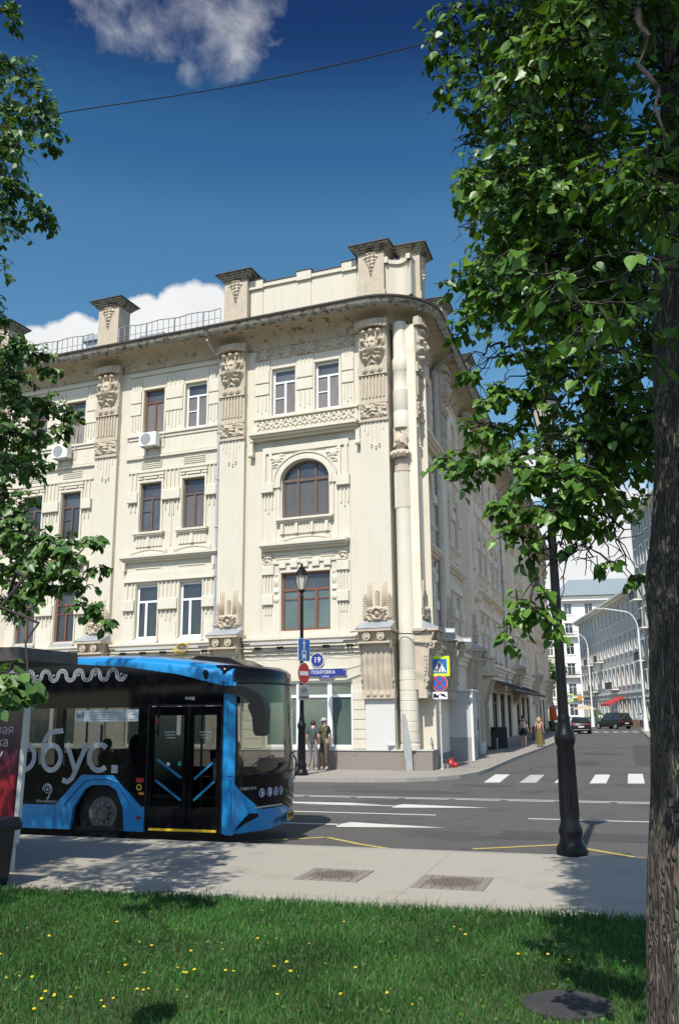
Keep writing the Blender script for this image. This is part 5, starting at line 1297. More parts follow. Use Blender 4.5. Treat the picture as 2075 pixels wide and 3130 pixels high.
# front corner pillar and nose
def ncols(n=44): return [2.5 * (.5 - .5 * math.cos(PI * k / n)) for k in range(n + 1)]
def maskline(Y):
    if Y < .06: return 1.15
    if Y < .55: return 1.12 - .50 * min(1, ((Y - .06) / .49)) ** .55
    if Y < 1.25: return .62
    if Y < 1.55: return .62 - .07 * (Y - 1.25) / .3
    if Y < 1.9: return .55
    return .55 + .40 * ((Y - 1.9) / .6)
def botline(Y): return .29 + (.05 if Y > 1.9 else 0)
cols = ncols(); m = MB(); i = 0; K = 8
for Y in cols:
    for k in range(K + 1): z = botline(Y) + (max(maskline(Y), .5) - botline(Y)) * k / K; m.pt(nx(Y, z) - (.07 if .9 < Y < 1.7 and k < 4 else 0) * min(1, (4 - k) / 2), Y, z)
for a in range(len(cols) - 1):
    for k in range(K): m.f.append((a*(K+1)+k, (a+1)*(K+1)+k, (a+1)*(K+1)+k+1, a*(K+1)+k+1))
B('bumper', m, M_busblue, sm=True, ang=40)
m = MB(); 
for Y in cols:
    for k in range(6): z = maskline(Y) + (1.16 - maskline(Y)) * k / 5; m.pt(nx(Y, z) + .008, Y, z)
for a in range(len(cols) - 1):
    for k in range(5): m.f.append((a*6+k, (a+1)*6+k, (a+1)*6+k+1, a*6+k+1))
B('front_mask', m, M_busblack, sm=True)
m = MB()
zs_ = [2.60, 2.64, 2.78, 2.84, 2.88]; inn = [0, 0, 0, .06, .16]
for Y in cols:
    for z, q in zip(zs_, inn): m.pt(nx(Y, z) - q, min(max(Y, q * .4), 2.5 - q * .6), z)
for a in range(len(cols) - 1):
    for k in range(4): m.f.append((a*5+k, (a+1)*5+k, (a+1)*5+k+1, a*5+k+1))
m.f.append(tuple(m.pt(nx(Y, 2.88) - .16, min(max(Y, .064), 2.4), 2.88) for Y in cols)); B('header_panel', m, M_busblack, sm=True, ang=50)
m = MB()
for Y in cols[3:-2]:
    for z in (1.15, 1.6, 2.1, 2.6): m.pt(nx(Y, z), Y, z)
for a in range(len(cols[3:-2]) - 1):
    for k in range(3): m.f.append((a*4+k, (a+1)*4+k, (a+1)*4+k+1, a*4+k+1))
B('windscreen', m, M_ws, sm=True)
m = MB(); m.tube([(nx(Y, 2.60) + .004, Y, 2.595) for Y in cols], .018, 5); m.tube([(nx(Y, 1.15) + .004, Y, 1.15) for Y in cols], .014, 5); m.tube([(nx(.10, z), .10, z) for z in (1.15, 1.9, 2.6)], .03, 6); m.tube([(nx(2.44, z), 2.44, z) for z in (1.15, 1.9, 2.6)], .035, 6); B('windscreen_seal', m, M_black)
# blue corner pillar beside the door
m = MB(); m.prism([(.035, 0), (.035, .05), (.14, .07), (nose(.06) + .03, .06), (nose(.0) + .06, 0.0), (.12, -.012), (.05, -.014)], .30, 2.60, 'xy'); m.prism([(.10, .28), (.22, .28), (.17, 1.1), (.10, 1.1)], -.016, .06); B('corner_pillar', m, M_busblue)
# front fittings
def onnose(Y, z, off=.012): 
    e = .02; tx = Vector((nx(Y + e, z) - nx(Y - e, z), 2 * e, 0)).normalized(); n_ = Vector((tx.y, -tx.x, 0)); p = Vector((nx(Y, z), Y, z)) + n_ * off
    return frame(p, tx, -n_)
m = MB(onnose(1.62, .42, .02)); m.prism(rrect(-.27, .27, -.065, .065, .012), 0, .012); o = B('number_plate', m, mat('plate_yellow', (.72, .46, .02), .4)); textmesh('lettering', 'УУ 758 77', .115, M_black, o, onnose(1.62, .42, .02) @ T((0, -.004, 0)))
for k, Y in enumerate((.52, .70, .87, 1.03)):
    m = MB(onnose(Y, .87, .016)); m.disc(0, 0, .068, .068, 0, 20); o = B('access_sticker', m, mat('sticker_rim', (.55, .6, .68), .5) if k == 0 else MATS['sticker_rim']); m = MB(onnose(Y, .87, .019)); m.disc(0, 0, .058, .058, 0, 20); m.build('blue_field', M_plateblue, o)
    m = MB(onnose(Y, .87, .022)); m.disc(0, .03, .012, .012, 0, 8); m.ribbon([(0, .015), (0, -.015)], .022, 0); m.ribbon([(-.02 + .01 * k, .01), (.02, -.0), (.015, -.045)], .01, 0); m.ribbon([(-.008, -.01), (-.015, -.045)], .011, 0); m.build('pictogram', M_signwhite, o)
def logo(M, r, par):
    m = MB(M); m.ribbon([(r * math.cos(a), r * 1.05 * math.sin(a) + r * .3) for a in [(-.9 + .2 * k) for k in range(22)]], r * .24, 0); m.ribbon([(r * .62 * math.cos(a * .3), r * .62 * math.sin(a * .3) + r * .3) for a in range(22)], r * .12, 0); m.disc(0, r * .3, r * .25, r * .25, -.002, 16); m.ribbon([(r * .62, -r * .5), (r * .45, -r * 1.0), (r * .05, -r * 1.5)], r * .24, 0)
    return m.build('round_emblem', M_busdecal if par is BUS else M_signwhite, par)
logo(onnose(1.40, .90, .02), .085, BUS); textmesh('lettering', '48207', .10, M_busdecal, BUS, onnose(2.05, 1.0, .02)); textmesh('lettering', 'ЭЛЕКТРО', .06, M_busdecal, BUS, onnose(.25, .95, .03), sx=1.1)
m = MB(onnose(.62, .655, .02)); m.box(-.28, .42, -.004, .01, -.012, .012); B('chrome_strip', m, M_steel)
m = MB(onnose(.22, .47, .012)); m.prism([(-.17, -.13), (.02, -.03), (.25, .04), (.25, .10), (.08, .10), (-.05, .0)], -.006, .01); B('fog_lamp_recess', m, M_busblack)
m = MB(); m.tube([(nx(.35, 1.12) + .03, .35, 1.12), (nx(.8, 1.2) + .04, .8, 1.18), (nx(1.2, 1.4) + .03, 1.2, 1.30)], .013, 5); m.tube([(nx(1.0, 1.4) + .03, 1.0, 1.28), (nx(1.9, 1.4) + .03, 1.9, 1.46)], .016, 4); m.tube([(nx(2.2, 1.1) + .05, 2.2, 1.02), (nx(1.9, 1.3) + .04, 1.95, 1.30), (nx(1.6, 1.3) + .03, 1.6, 1.42)], .015, 5); B('wiper', m, M_black)
# mirror on its curved arm
m = MB(); pts = [(-.30, -.02, 2.50), (-.05, -.05, 2.49), (.25, -.06, 2.49), (.45, -.05, 2.44), (.62, -.04, 2.33), (.70, -.04, 2.22)]
i = len(m.v); wz = [.055, .06, .065, .075, .10, .12]
for (x, y, z), h in zip(pts, wz):
    for dy, dz in ((-.05, -h), (.06, -h), (.06, h * .8), (-.05, h * .8)): m.pt(x + dz * .4 * (1 if x > .3 else 0), y + dy, z + dz)
for k in range(5):
    for j in range(4): m.f.append((i+k*4+j, i+k*4+(j+1)%4, i+(k+1)*4+(j+1)%4, i+(k+1)*4+j))
m.f.append((i, i+1, i+2, i+3)); m.box(-.32, -.2, -.06, .05, 2.43, 2.58)
o = B('mirror_arm', m, M_black)
m = MB(); m.prism([(.50, 2.22), (.62, 2.40), (.78, 2.28), (.80, 2.14), (.785, 1.80), (.74, 1.765), (.64, 1.77), (.60, 1.83), (.58, 2.05)], -.12, .09); m.build('mirror_housing', M_black, BUS)
# door
def leaf(a, b, lbl):
    m = MB(); 
    for x0, x1 in ((a, a + .07), (b - .07, b)): m.box(x0, x1, -.02, .03, .36, 2.23)
    m.box(a + .07, b - .07, -.02, .03, .36, .66); m.box(a + .07, b - .07, -.02, .03, 2.09, 2.23)
    o = B('door_leaf', m, M_busblack); m = MB(); m.face([(a + .07, .0, .66), (b - .07, .0, .66), (b - .07, .0, 2.09), (a + .07, .0, 2.09)]); m.build('door_glass', M_busglass, o); return o
d1_ = leaf(-1.26, -.57, ''); d2_ = leaf(-.55, .0, '')
m = MB()
for (x0, z0, x1, z1), par in ((((-1.10, 1.38), (-.66, 1.12)), 0), (((-1.10, 1.06), (-.66, .80)), 0), (((-.46, 1.10), (-.11, 1.34)), 1), (((-.46, .78), (-.11, 1.04)), 1)) and [((-1.10, 1.40, -.66, 1.12), 0), ((-1.12, 1.08, -.66, .78), 0), ((-.44, 1.10, -.12, 1.36), 1), ((-.44, .78, -.08, 1.08), 1)]:
    mm = MB(); mm.ribbon([(x0, z0), (x1, z1)], .035, -.022, .004); mm.ribbon([(x0, z0), (x1, z1)], .035, -.026, .0); mm.build('blue_bar', mat('pale_blue_bar', (.03, .30, .60), .35) if 'pale_blue_bar' not in MATS else MATS['pale_blue_bar'], (d1_, d2_)[par])
for x in (-.62, -.50):
    mm = MB(); mm.tube([(x, .05, .7), (x, .05, 2.05)], .012, 5); mm.build('handrail', M_steel, d1_ if x < -.56 else d2_)
mm = MB(); mm.box(-.10, -.04, -.05, -.02, 1.1, 1.42); mm.build('door_handle', M_black, d2_)
m = MB(); m.box(-1.22, -.04, -.03, .02, .315, .35); B('step_edge', m, mat('step_yellow', (.70, .46, .02), .5))
m = MB(); m.box(-1.30, .03, -.03, .02, 2.235, 2.265); m.box(-1.30, -1.27, -.025, .02, .3, 2.235); m.box(.01, .035, -.025, .02, .3, 2.235); B('door_frame', m, M_greymetal if False else M_black)
textmesh('lettering', 'вход', .075, M_signwhite, BUS, T((-.56, -.006, 2.36)))
def sticker(x, z, w_, h, mt_, par, y=-.006): mm = MB(); mm.prism(rrect(x - w_/2, x + w_/2, z - h/2, z + h/2, .008), y - .002, y); return mm.build('sticker', mt_, par)
sticker(-.90, 1.33, .05, .05, M_signwhite, d1_, -.022); sticker(-.70, 1.34, .06, .07, mat('green_sticker', (.03, .28, .16), .5), d1_, -.022); sticker(-1.12, 2.0, .09, .09, mat('maroon_sticker', (.14, .02, .02), .5), d1_, -.004)
for k in range(3):
    for (x, par) in ((-.90, d1_), (-.27, d2_)): mm = MB(); mm.box(x - .10 + .02 * k, x + .10, -.006, -.003, 1.82 - .045 * k, 1.835 - .045 * k); mm.build('notice', M_busdecal, par)
sticker(-1.41, 1.075, .14, .07, M_signred, BUS); m = MB(); m.disc(-1.42, .965, .05, .05, -.006, 20); B('warning_sticker', m, MATS['step_yellow']); m = MB(); m.disc(-1.42, .965, .03, .03, -.008, 20); m.ribbon([(-1.45, .965), (-1.39, .965)], .012, -.009); B('warning_symbol', m, M_black); sticker(-1.38, .87, .10, .04, mat('orange_lamp', (.5, .16, .02), .4), BUS); sticker(-1.40, .50, .08, .05, mat('dark_red_marker', (.20, .015, .01), .3), BUS, -.02)
m = MB(); m.ball((-.28, -.03, 2.76), .045, 10, 8); m.lathe([(.05, 2.76), (.02, 2.66)], (-.28, -.03, 0), 10); B('side_camera', m, M_black)
# lettering on the side
def E_(cx_, cz_, rx, rz, a0=0, a1=360, n=30): return [(cx_ + rx * math.cos(math.radians(a0 + (a1 - a0) * k / n)), cz_ + rz * math.sin(math.radians(a0 + (a1 - a0) * k / n))) for k in range(n + 1)]
W_ = .085
for nm, strokes in (('letter_o', [E_(-3.62, 1.425, .185, .205)]), ('letter_be', [E_(-3.095, 1.415, .175, .20), E_(-3.09, 1.52, .18, .32, 185, 90)[:] + [(-2.97, 1.845), (-2.90, 1.86)]]), ('letter_u', [[(-2.81, 1.65), (-2.62, 1.20)], [(-2.42, 1.65), (-2.62, 1.20), (-2.68, 1.08), (-2.76, 1.03), (-2.86, 1.06)]]), ('letter_es', [E_(-2.18, 1.425, .185, .205, 48, 312)]), ('full_stop', [[(-1.885, 1.18), (-1.885, 1.305)]])):
    m = MB()
    for q, s_ in enumerate(strokes): m.ribbon(s_, W_ if nm != 'full_stop' else .12, -.006 - .0015 * q, 0)
    B(nm, m, M_busdecal)
textmesh('lettering', 'электр', .98, M_busdecal, BUS, T((-3.98, -.006, 1.47)), ext=.0005, align='RIGHT')
# wave ornament of three lines
m = MB(); Rw = .082
for k in range(27):
    xc = -6.1 + k * 2 * Rw; up = k % 2
    for j, off in enumerate((-.026, 0, .026)):
        r_ = Rw + off
        m.ribbon([(xc + r_ * math.cos(PI * q / 14), 2.765 + (r_ if up else -r_) * math.sin(PI * q / 14)) for q in range(15)], .013, -.006 - .0006 * j, 0)
    if k % 5 in (1, 3): m.ribbon([(xc + .018 * math.cos(a), 2.765 + .018 * math.sin(a)) for a in [q * .5 for q in range(10)]], .013, -.009, 0)
B('wave_ornament', m, M_busdecal)
logo(T((-3.14, -.006, .875)), .085, BUS); textmesh('lettering', 'Мосгортранс', .062, M_busdecal, BUS, T((-3.14, -.006, .715)))
m = MB(); m.box(-2.70, -1.50, .020, .023, 2.0, 2.19); o = B('route_map', m, mat('route_map_white', (.55, .60, .60), .6)); textmesh('lettering', 'м3', .12, M_plateblue, o, T((-2.6, .018, 2.1)))
m = MB()
for k in range(4): m.box(-2.42, -1.55 - .08 * (k % 2), .0165, .019, 2.03 + .038 * k, 2.042 + .038 * k)
m.build('route_text', M_greymetal, o)
textmesh('route_display', 'дённого', .13, mat('display_amber', (.30, .27, .04), .6), BUS, onnose(1.75, 2.42, -.03)); m = MB(onnose(1.38, 2.2, -.015)); m.box(-.03, .03, 0, .004, -.12, .12); B('sticker', m, M_signlime)
# wheels
def wheel(par, x, y, r, rimr, nm='wheel'):
    Mx = T((x, y, r)) @ Matrix.Rotation(PI/2, 4, 'X')
    m = MB(Mx); m.lathe([(rimr, -.02), (r * .93, -.01), (r, .04), (r, .24), (r * .9, .28), (rimr, .28), (rimr, -.02)][::-1], seg=40, cap=False); tr = m.build(nm, M_rubber, par, True, angle=40)
    for v in tr.data.vertices: pass
    return tr, Mx
def bus_wheel(x):
    r, q = .475, .270; Mx = T((x, .10, .545)) @ Matrix.Rotation(PI/2, 4, 'X')
    m = MB(Mx); m.lathe([(q, -.28), (r * .92, -.27), (r, -.22), (r, -.04), (r * .93, 0), (q + .02, .005), (q, -.02)], seg=40, cap=False); w_ = m.build('wheel', M_rubber, BUS, True, angle=40)
    m = MB(Mx); m.lathe([(q, -.005), (q - .02, -.005), (q - .03, -.05), (q - .07, -.06), (.20, -.02), (.135, .0), (.13, .055), (.09, .06), (.085, .045), (.001, .045)], seg=40); m.build('rim', mat('wheel_rim_grey', (.11, .10, .098), .5, metal=.2) if 'wheel_rim_grey' not in MATS else MATS['wheel_rim_grey'], w_, True, angle=35)
    m = MB(Mx)
    for k in range(10): a = 2*PI*k/10; m.lathe([(.026, -.005), (.026, -.004)], (.205 * math.cos(a), .205 * math.sin(a), -.02 + .012), 12)
    m.build('rim_holes', M_rubber, w_)
    m = MB(Mx)
    for k in range(10): a = 2*PI*(k+.5)/10; m.lathe([(.013, -.03), (.013, .02)], (.155 * math.cos(a), .155 * math.sin(a), 0), 6)
    m.build('wheel_nuts', M_steel, w_)
bus_wheel(-2.13); bus_wheel(-9.15)
# cabin
m = MB(); m.box(LB_ + .1, .1, .3, 2.3, .35, .40); m.prism([(.0, .35), (.12, .35), (.30, .8), (.34, 1.25), (.30, 1.7), (.12, 2.2), (.0, 2.2)], .4, 1.12, 'xy'); B('cabin_floor', m, M_busint)
m = MB(); m.prism([(1.35, 1.12), (2.2, 1.12), (2.1, 1.34), (1.5, 1.36)], .02, .3, 'yz'); m.v = m.v; B('dashboard', m, M_busint)
m = MB(); m.push(T((-.05, 1.85, 1.28)) @ Matrix.Rotation(-.5, 4, 'Y')).lathe([(.22, -.012), (.235, 0), (.22, .012), (.205, 0), (.22, -.012)], seg=20, cap=False).pop(); m.tube([(-.05, 1.85, 1.28), (.15, 1.85, 1.0)], .03, 6); m.tube([(-.05, 1.64, 1.26), (-.05, 2.06, 1.3)], .015, 4); B('steering_wheel', m, M_black)
m = MB(); m.box(-1.35, -1.25, .15, 1.2, .4, 1.75); m.tube([(-.7, .75, .4), (-.7, .75, 2.8)], .02, 6); m.tube([(-1.5, .7, .4), (-1.5, .7, 2.8)], .02, 6); m.tube([(-2.9, .7, .4), (-2.9, .7, 2.8)], .02, 6); m.tube([(-10, .7, 2.5), (-.8, .7, 2.5)], .018, 6); B('grab_pole', m, M_steel)
for k, (x, y) in enumerate([(-1.75, .25), (-1.75, .95), (-2.75, .25), (-2.75, 1.8), (-1.75, 1.8), (-3.7, .3), (-4.5, .3), (-3.7, 1.8), (-5.4, .3), (-.75, 1.75)]):
    m = MB(); m.box(x - .22, x + .22, y, y + .45, .88, .98); m.prism([(x - .24, .98), (x - .16, .98), (x - .22, 1.48), (x - .28, 1.48)], y, y + .45); m.box(x - .1, x + .1, y + .1, y + .35, .4, .78); B('seat', m, M_seat)
# ================================================================== bus shelter, poster, bin
SP = Vector((-4.2, 12.1, .12))
t = bpy.data.objects.new('bus_shelter', None); COL.objects.link(t); t.matrix_basis = frame(SP, KD.to_3d(), BI); tag(t, 'bus shelter with flat dark roof and poster wall at the left edge', 'bus shelter')
pr = at(210, 2045, 12.0)
m = MB(); m.prism([(-6.2, 2.44), (.52, 2.66), (.50, 2.82), (-6.2, 2.93)], -.9, .35); part('roof', m, mat('shelter_roof', (.055, .048, .045), .6, (.07, .06, .055), 2), t)
m = MB(); m.prism([(-.07, .32), (.0, .38), (.05, 2.5), (-.01, 2.5)], -.03, .03); m.box(-2.4, -2.3, -.06, .08, 0, 2.6); m.tube([(-.10, .0, .36), (-.2, 0, .30), (-1.0, 0, .28), (-2.3, 0, .28)], .05, 6); m.box(-.14, -.06, -.05, .05, .0, .32); part('post', m, M_lightgrey, t)
m = MB(); i = 0
m.box(-2.3, -.08, -.03, .05, .38, 2.45); o = part('poster_panel', m, None, t)
mp = bpy.data.materials.new('poster_print'); mp.use_nodes = True; q = mp.node_tree; b_ = q.nodes['Principled BSDF']; b_.inputs['Roughness'].default_value = .12
tcn = q.nodes.new('ShaderNodeTexCoord'); sx_ = q.nodes.new('ShaderNodeSeparateXYZ'); q.links.new(tcn.outputs['Object'], sx_.inputs[0]); mr = q.nodes.new('ShaderNodeMapRange'); mr.inputs[1].default_value = .4; mr.inputs[2].default_value = 2.4; q.links.new(sx_.outputs[2], mr.inputs[0]); cr = q.nodes.new('ShaderNodeValToRGB'); q.links.new(mr.outputs[0], cr.inputs[0])
cr.color_ramp.elements[0].color = (.10, .006, .05, 1); cr.color_ramp.elements[1].color = (.025, .012, .05, 1)
for ps, c_ in ((.25, (.16, .008, .03, 1)), (.55, (.05, .012, .03, 1)), (.8, (.03, .010, .045, 1))): e = cr.color_ramp.elements.new(ps); e.color = c_
q.links.new(cr.outputs[0], b_.inputs['Base Color']); o.data.materials.append(mp)
m = MB(); m.prism([(-.62, .42), (-.11, .42), (-.11, 1.25), (-.30, 1.2)], -.034, -.031); m.build('poster_shape', mat('poster_red', (.20, .010, .02), .15), o)
m = MB(); m.disc(-.62, 1.38, .16, .17, -.036, 24); m.disc(-.62, 1.30, .09, .08, -.038, 20); m.build('poster_shape', mat('poster_pink', (.30, .10, .24), .2), o)
M_pt = mat('poster_text', (.50, .42, .48), .5)
for tx, x_, z_ in (('тная', -.15, 1.80), ('ка', -.22, 1.64), ('у', -.30, 1.48)): textmesh('lettering', tx, .17, M_pt, o, T((x_, -.036, z_)), align='RIGHT')
p = at(0, 2600, 10.6); t = thing('litter_bin', 'tall black litter bin in front of the shelter poster at the left edge', 'bin', (-4.32, 10.95, .12), -.3)
m = MB(); m.prism([(-.36, 0), (.26, 0), (.30, .14), (.34, .66), (-.40, .66)], -.30, .30); part('bin_body', m, M_black, t); m = MB(); m.prism([(-.44, .66), (.40, .66), (.41, .72), (.36, .80), (-.42, .82)], -.34, .34); part('lid', m, M_black, t)
# ================================================================== people
def skinmesh(name, chains, mt_, parent=None, sub=1):
    """chains: list of lists of (point, radius); points that coincide are shared"""
    V = []; Rr = []; Ed = []; idx = {}
    def vid(p, r):
        k = tuple(round(c, 4) for c in p)
        if k not in idx: idx[k] = len(V); V.append(p); Rr.append(r)
        return idx[k]
    for ch in chains:
        ids = [vid(p, r) for p, r in ch]
        Ed += [(a, b) for a, b in zip(ids, ids[1:]) if a != b]
    me = bpy.data.meshes.new(name); me.from_pydata(V, Ed, []); o = bpy.data.objects.new(name, me); COL.objects.link(o)
    sk = o.modifiers.new('s', 'SKIN'); ss = o.modifiers.new('u', 'SUBSURF'); ss.levels = sub; ss.render_levels = sub
    if not me.skin_vertices: 
        bpy.context.view_layer.objects.active = o
    for i, sv in enumerate(me.skin_vertices[0].data):
        r = Rr[i]; sv.radius = r if isinstance(r, tuple) else (r, r)
    me.skin_vertices[0].data[0].use_root = True
    dg = bpy.context.evaluated_depsgraph_get(); dg.update()
    m2 = bpy.data.meshes.new_from_object(o.evaluated_get(dg)); bpy.data.objects.remove(o)
    m2.name = name; m2.materials.clear(); m2.materials.append(mt_)
    for p in m2.polygons: p.use_smooth = True
    r = bpy.data.objects.new(name, m2); COL.objects.link(r)
    if parent: r.parent = parent
    return r
M_skin = mat('skin', (.50, .29, .20), .6, (.45, .25, .17), 6)
def cloth(n, c, c2=None, s=8, con=1): return MATS.get(n) or mat(n, c, .85, c2 or tuple(x * .8 for x in c), s, .2, contrast=con)
def person(label, loc, az, H, top, bottom, shoes, hair, pose, sleeve='short', trouser='long', hairlen='short', cap=None, cat='person'):
    """z up, person faces local -y. pose: joint offsets in units of height"""
    s = H / 1.75
    t = thing('person', label, cat, loc, PI - az if False else -az + PI)   # az: compass direction faced
    J = dict(pel=(0, 0, .93), sp=(0, 0, 1.10), ch=(0, -.01, 1.30), nk=(0, -.01, 1.46), hd=(0, -.03, 1.56), ht=(0, -.02, 1.66),
             shL=(.17, 0, 1.40), elL=(.22, .03, 1.13), wrL=(.23, -.06, .88), shR=(-.17, 0, 1.40), elR=(-.22, .03, 1.13), wrR=(-.23, -.06, .88),
             hiL=(.09, 0, .90), knL=(.10, -.03, .50), anL=(.11, .0, .09), toL=(.12, -.14, .03), hiR=(-.09, 0, .90), knR=(-.10, -.03, .50), anR=(-.11, .0, .09), toR=(-.12, -.14, .03))
    J.update(pose); J = {k: tuple(c * s for c in v) for k, v in J.items()}
    R = lambda v: v * s
    def ch(*a): return [(J[k], R(r)) for k, r in a]
    def hand(w, e):
        w = Vector(J[w]); d = (w - Vector(J[e])).normalized(); sd_ = d.cross(Vector((0, 1, 0))).normalized(); pm = w + d * R(.06)
        out = [[(tuple(w), R(.026)), (tuple(pm), R(.030))]]
        for k, (o_, l_) in enumerate(((-.024, .055), (-.008, .068), (.008, .064), (.024, .05))):
            a = pm + sd_ * R(o_); b = a + d * R(l_ * .55) + Vector((0, -R(.008), 0)); c_ = b + d * R(l_ * .45) + Vector((0, -R(.018), 0)); out.append([(tuple(pm), R(.030)), (tuple(a + d * R(.02)), R(.010)), (tuple(b), R(.009)), (tuple(c_), R(.008))])
        a = w + d * R(.02); out.append([(tuple(w), R(.026)), (tuple(a + Vector((0, -R(.03), 0))), R(.011)), (tuple(a + d * R(.035) + Vector((0, -R(.045), 0))), R(.009))])
        return out
    chains = [ch(('pel', .115), ('sp', .11), ('ch', .125), ('nk', .052), ('hd', .088), ('ht', .075)),
              ch(('ch', .125), ('shL', .055), ('elL', .040), ('wrL', .026)), ch(('ch', .125), ('shR', .055), ('elR', .040), ('wrR', .026)),
              ch(('pel', .115), ('hiL', .085), ('knL', .058), ('anL', .038), ('toL', .03)), ch(('pel', .115), ('hiR', .085), ('knR', .058), ('anR', .038), ('toR', .03))]
    chains += hand('wrL', 'elL') + hand('wrR', 'elR')
    b = skinmesh('body', chains, M_skin, t)
    def mid(a, b_, f=.55): return tuple(J[a][i] + (J[b_][i] - J[a][i]) * f for i in range(3))
    lo = (0, 0, J['pel'][2] - R(.10))
    def sl(sh, el, wr):
        if sleeve == 'none': return [(J['ch'], R(.14)), (mid(sh, el, .0), R(.060))]
        if sleeve == 'short': return [(J['ch'], R(.14)), (J[sh], R(.070)), (mid(sh, el, .75), R(.062))]
        return [(J['ch'], R(.14)), (J[sh], R(.07)), (J[el], R(.052)), (J[wr], R(.036))]
    if top is not None:
        skinmesh('shirt', [[(lo, R(.150)), ((0, 0, J['pel'][2] + R(.03)), R(.145)), (J['sp'], R(.138)), (J['ch'], R(.14)), ((J['nk'][0], J['nk'][1], J['nk'][2] - R(.06)), R(.075))], sl('shL', 'elL', 'wrL'), sl('shR', 'elR', 'wrR')], top, t)
    def lg(h, k, a):
        if trouser == 'long': return [(J['pel'], R(.135)), (J[h], R(.108)), (J[k], R(.078)), ((J[a][0], J[a][1], J[a][2] + R(.02)), R(.062))]
        return [(J['pel'], R(.135)), (J[h], R(.112)), (mid(h, k, .85), R(.088))]
    if trouser == 'skirt':
        m = MB(); z0 = R(.12); z1 = R(1.12); n = 20
        for j, (z, r, q) in enumerate(((1.20, .115, 0), (1.08, .12, 0), (.90, .165, .01), (.6, .20, .02), (.3, .235, .035), (.12, .25, .045))):
            for k in range(n): a = 2*PI*k/n; rr = R(r + q * math.sin(a * 6)); m.pt(rr * math.cos(a) * 1.05, rr * math.sin(a) * .8, R(z))
        for j in range(5):
            for k in range(n): m.f.append((j*n+k, j*n+(k+1)%n, (j+1)*n+(k+1)%n, (j+1)*n+k))
        m.build('skirt', bottom, t, True)
    else: skinmesh('trousers' if trouser == 'long' else 'shorts', [[(J['pel'], R(.135)), ((0, 0, J['pel'][2] + R(.10)), R(.125))], lg('hiL', 'knL', 'anL'), lg('hiR', 'knR', 'anR')], bottom, t)
    for a, b_ in (('anL', 'toL'), ('anR', 'toR')):
        skinmesh('shoe', [[((J[a][0], J[a][1] + R(.05), R(.04) + J[a][2] - R(.09)), R(.045)), ((J[a][0], J[a][1], J[a][2] - R(.035)), R(.052)), (J[b_], R(.042))]], shoes, t)
    # face details and hair
    h = Vector(J['hd']); f = MB()
    for x in (-.032, .032): f.ball((h.x + R(x), h.y - R(.080), h.z + R(.03)), R(.012), 6, 4)
    f.box(h.x - R(.025), h.x + R(.025), h.y - R(.092), h.y - R(.08), h.z - R(.035), h.z - R(.027)); f.build('facial_features', M_black, t)
    f = MB(); f.ball((h.x, h.y - R(.09), h.z + R(.0)), R(.016), 6, 5, (1, 1.3, 1.3)); 
    for x in (-.088, .088): f.ball((h.x + R(x), h.y, h.z + R(.01)), R(.022), 6, 5, (.5, 1, 1.3))
    f.build('nose_and_ears', M_skin, t, True)
    f = MB(); f.grid(14, 8, lambda u, v: (h.x + R(.098) * math.sin(.1 + v * 1.75 + (.35 if math.sin(2*PI*u) > 0 else -.25) * v) * math.cos(2*PI*u), h.y + R(.012) + R(.105) * math.sin(.1 + v * 1.75 + (.35 if math.sin(2*PI*u) > 0 else -.25) * v) * math.sin(2*PI*u), h.z + R(.035) + R(.11) * math.cos(.1 + v * 1.75 + (.35 if math.sin(2*PI*u) > 0 else -.25) * v)))
    if hairlen == 'long':
        for k in range(11):
            a = PI * (.02 + .96 * k / 10); x = R(.085) * math.cos(a); y = R(.085) * math.sin(a); f.tube([(h.x + x, h.y + y, h.z + R(.07)), (h.x + x * 1.25, h.y + y * 1.25, h.z - R(.06)), (h.x + x * 1.35, h.y + y * 1.2 + R(.01), h.z - R(.19 + .02 * (k % 3)))], [R(.035), R(.038), R(.014)], 6)
    f.build('hair', hair, t, True)
    if cap:
        f = MB(); f.lathe([(R(.103), R(.05)), (R(.105), R(.09)), (R(.085), R(.135)), (R(.04), R(.16)), (.001, R(.165))], (h.x, h.y + R(.01), h.z), 16); f.prism([(h.x - R(.08), h.y - R(.07)), (h.x + R(.08), h.y - R(.07)), (h.x + R(.05), h.y - R(.18)), (h.x - R(.05), h.y - R(.18))], h.z + R(.05), h.z + R(.065), 'xy'); f.build('cap', cap, t, True)
    return t
M_hair = mat('dark_hair', (.025, .018, .013), .6); M_blond = mat('blond_hair', (.42, .29, .13), .6, (.30, .20, .09), 20)
M_camo = cloth('camouflage_cloth', (.10, .095, .045), (.035, .045, .02), 14, 3); M_camo2 = cloth('dark_camouflage_cloth', (.05, .04, .03), (.12, .10, .07), 14, 3)
M_gtee = cloth('grey_teeshirt', (.05, .065, .065)); M_gtr = cloth('pale_grey_trousers', (.20, .185, .19)); M_shoe = cloth('pale_shoe', (.40, .38, .33)); M_blackc = cloth('black_clothing', (.012, .012, .014))
person('man in a grey t-shirt and pale trousers standing by the far lamp post', (-1.02, 32.75, .12), math.radians(20), 1.80, M_gtee, M_gtr, M_shoe, M_hair,
       dict(elR=(-.24, .10, 1.13), wrR=(-.16, -.05, .98), hd=(.02, -.07, 1.55), ht=(.03, -.06, 1.65), knL=(.12, -.05, .5), anL=(.17, .06, .09), toL=(.19, -.08, .03)))
person('man in a camouflage shirt and pale cap facing the other man by the shop window', (-.62, 33.02, .12), math.radians(215), 1.86, M_camo, M_camo2, M_shoe, M_hair,
       dict(elL=(.24, .04, 1.12), wrL=(.27, -.05, .86), elR=(-.23, -.05, 1.15), wrR=(-.07, -.20, 1.36)), cap=cloth('pale_cap', (.40, .42, .38)))
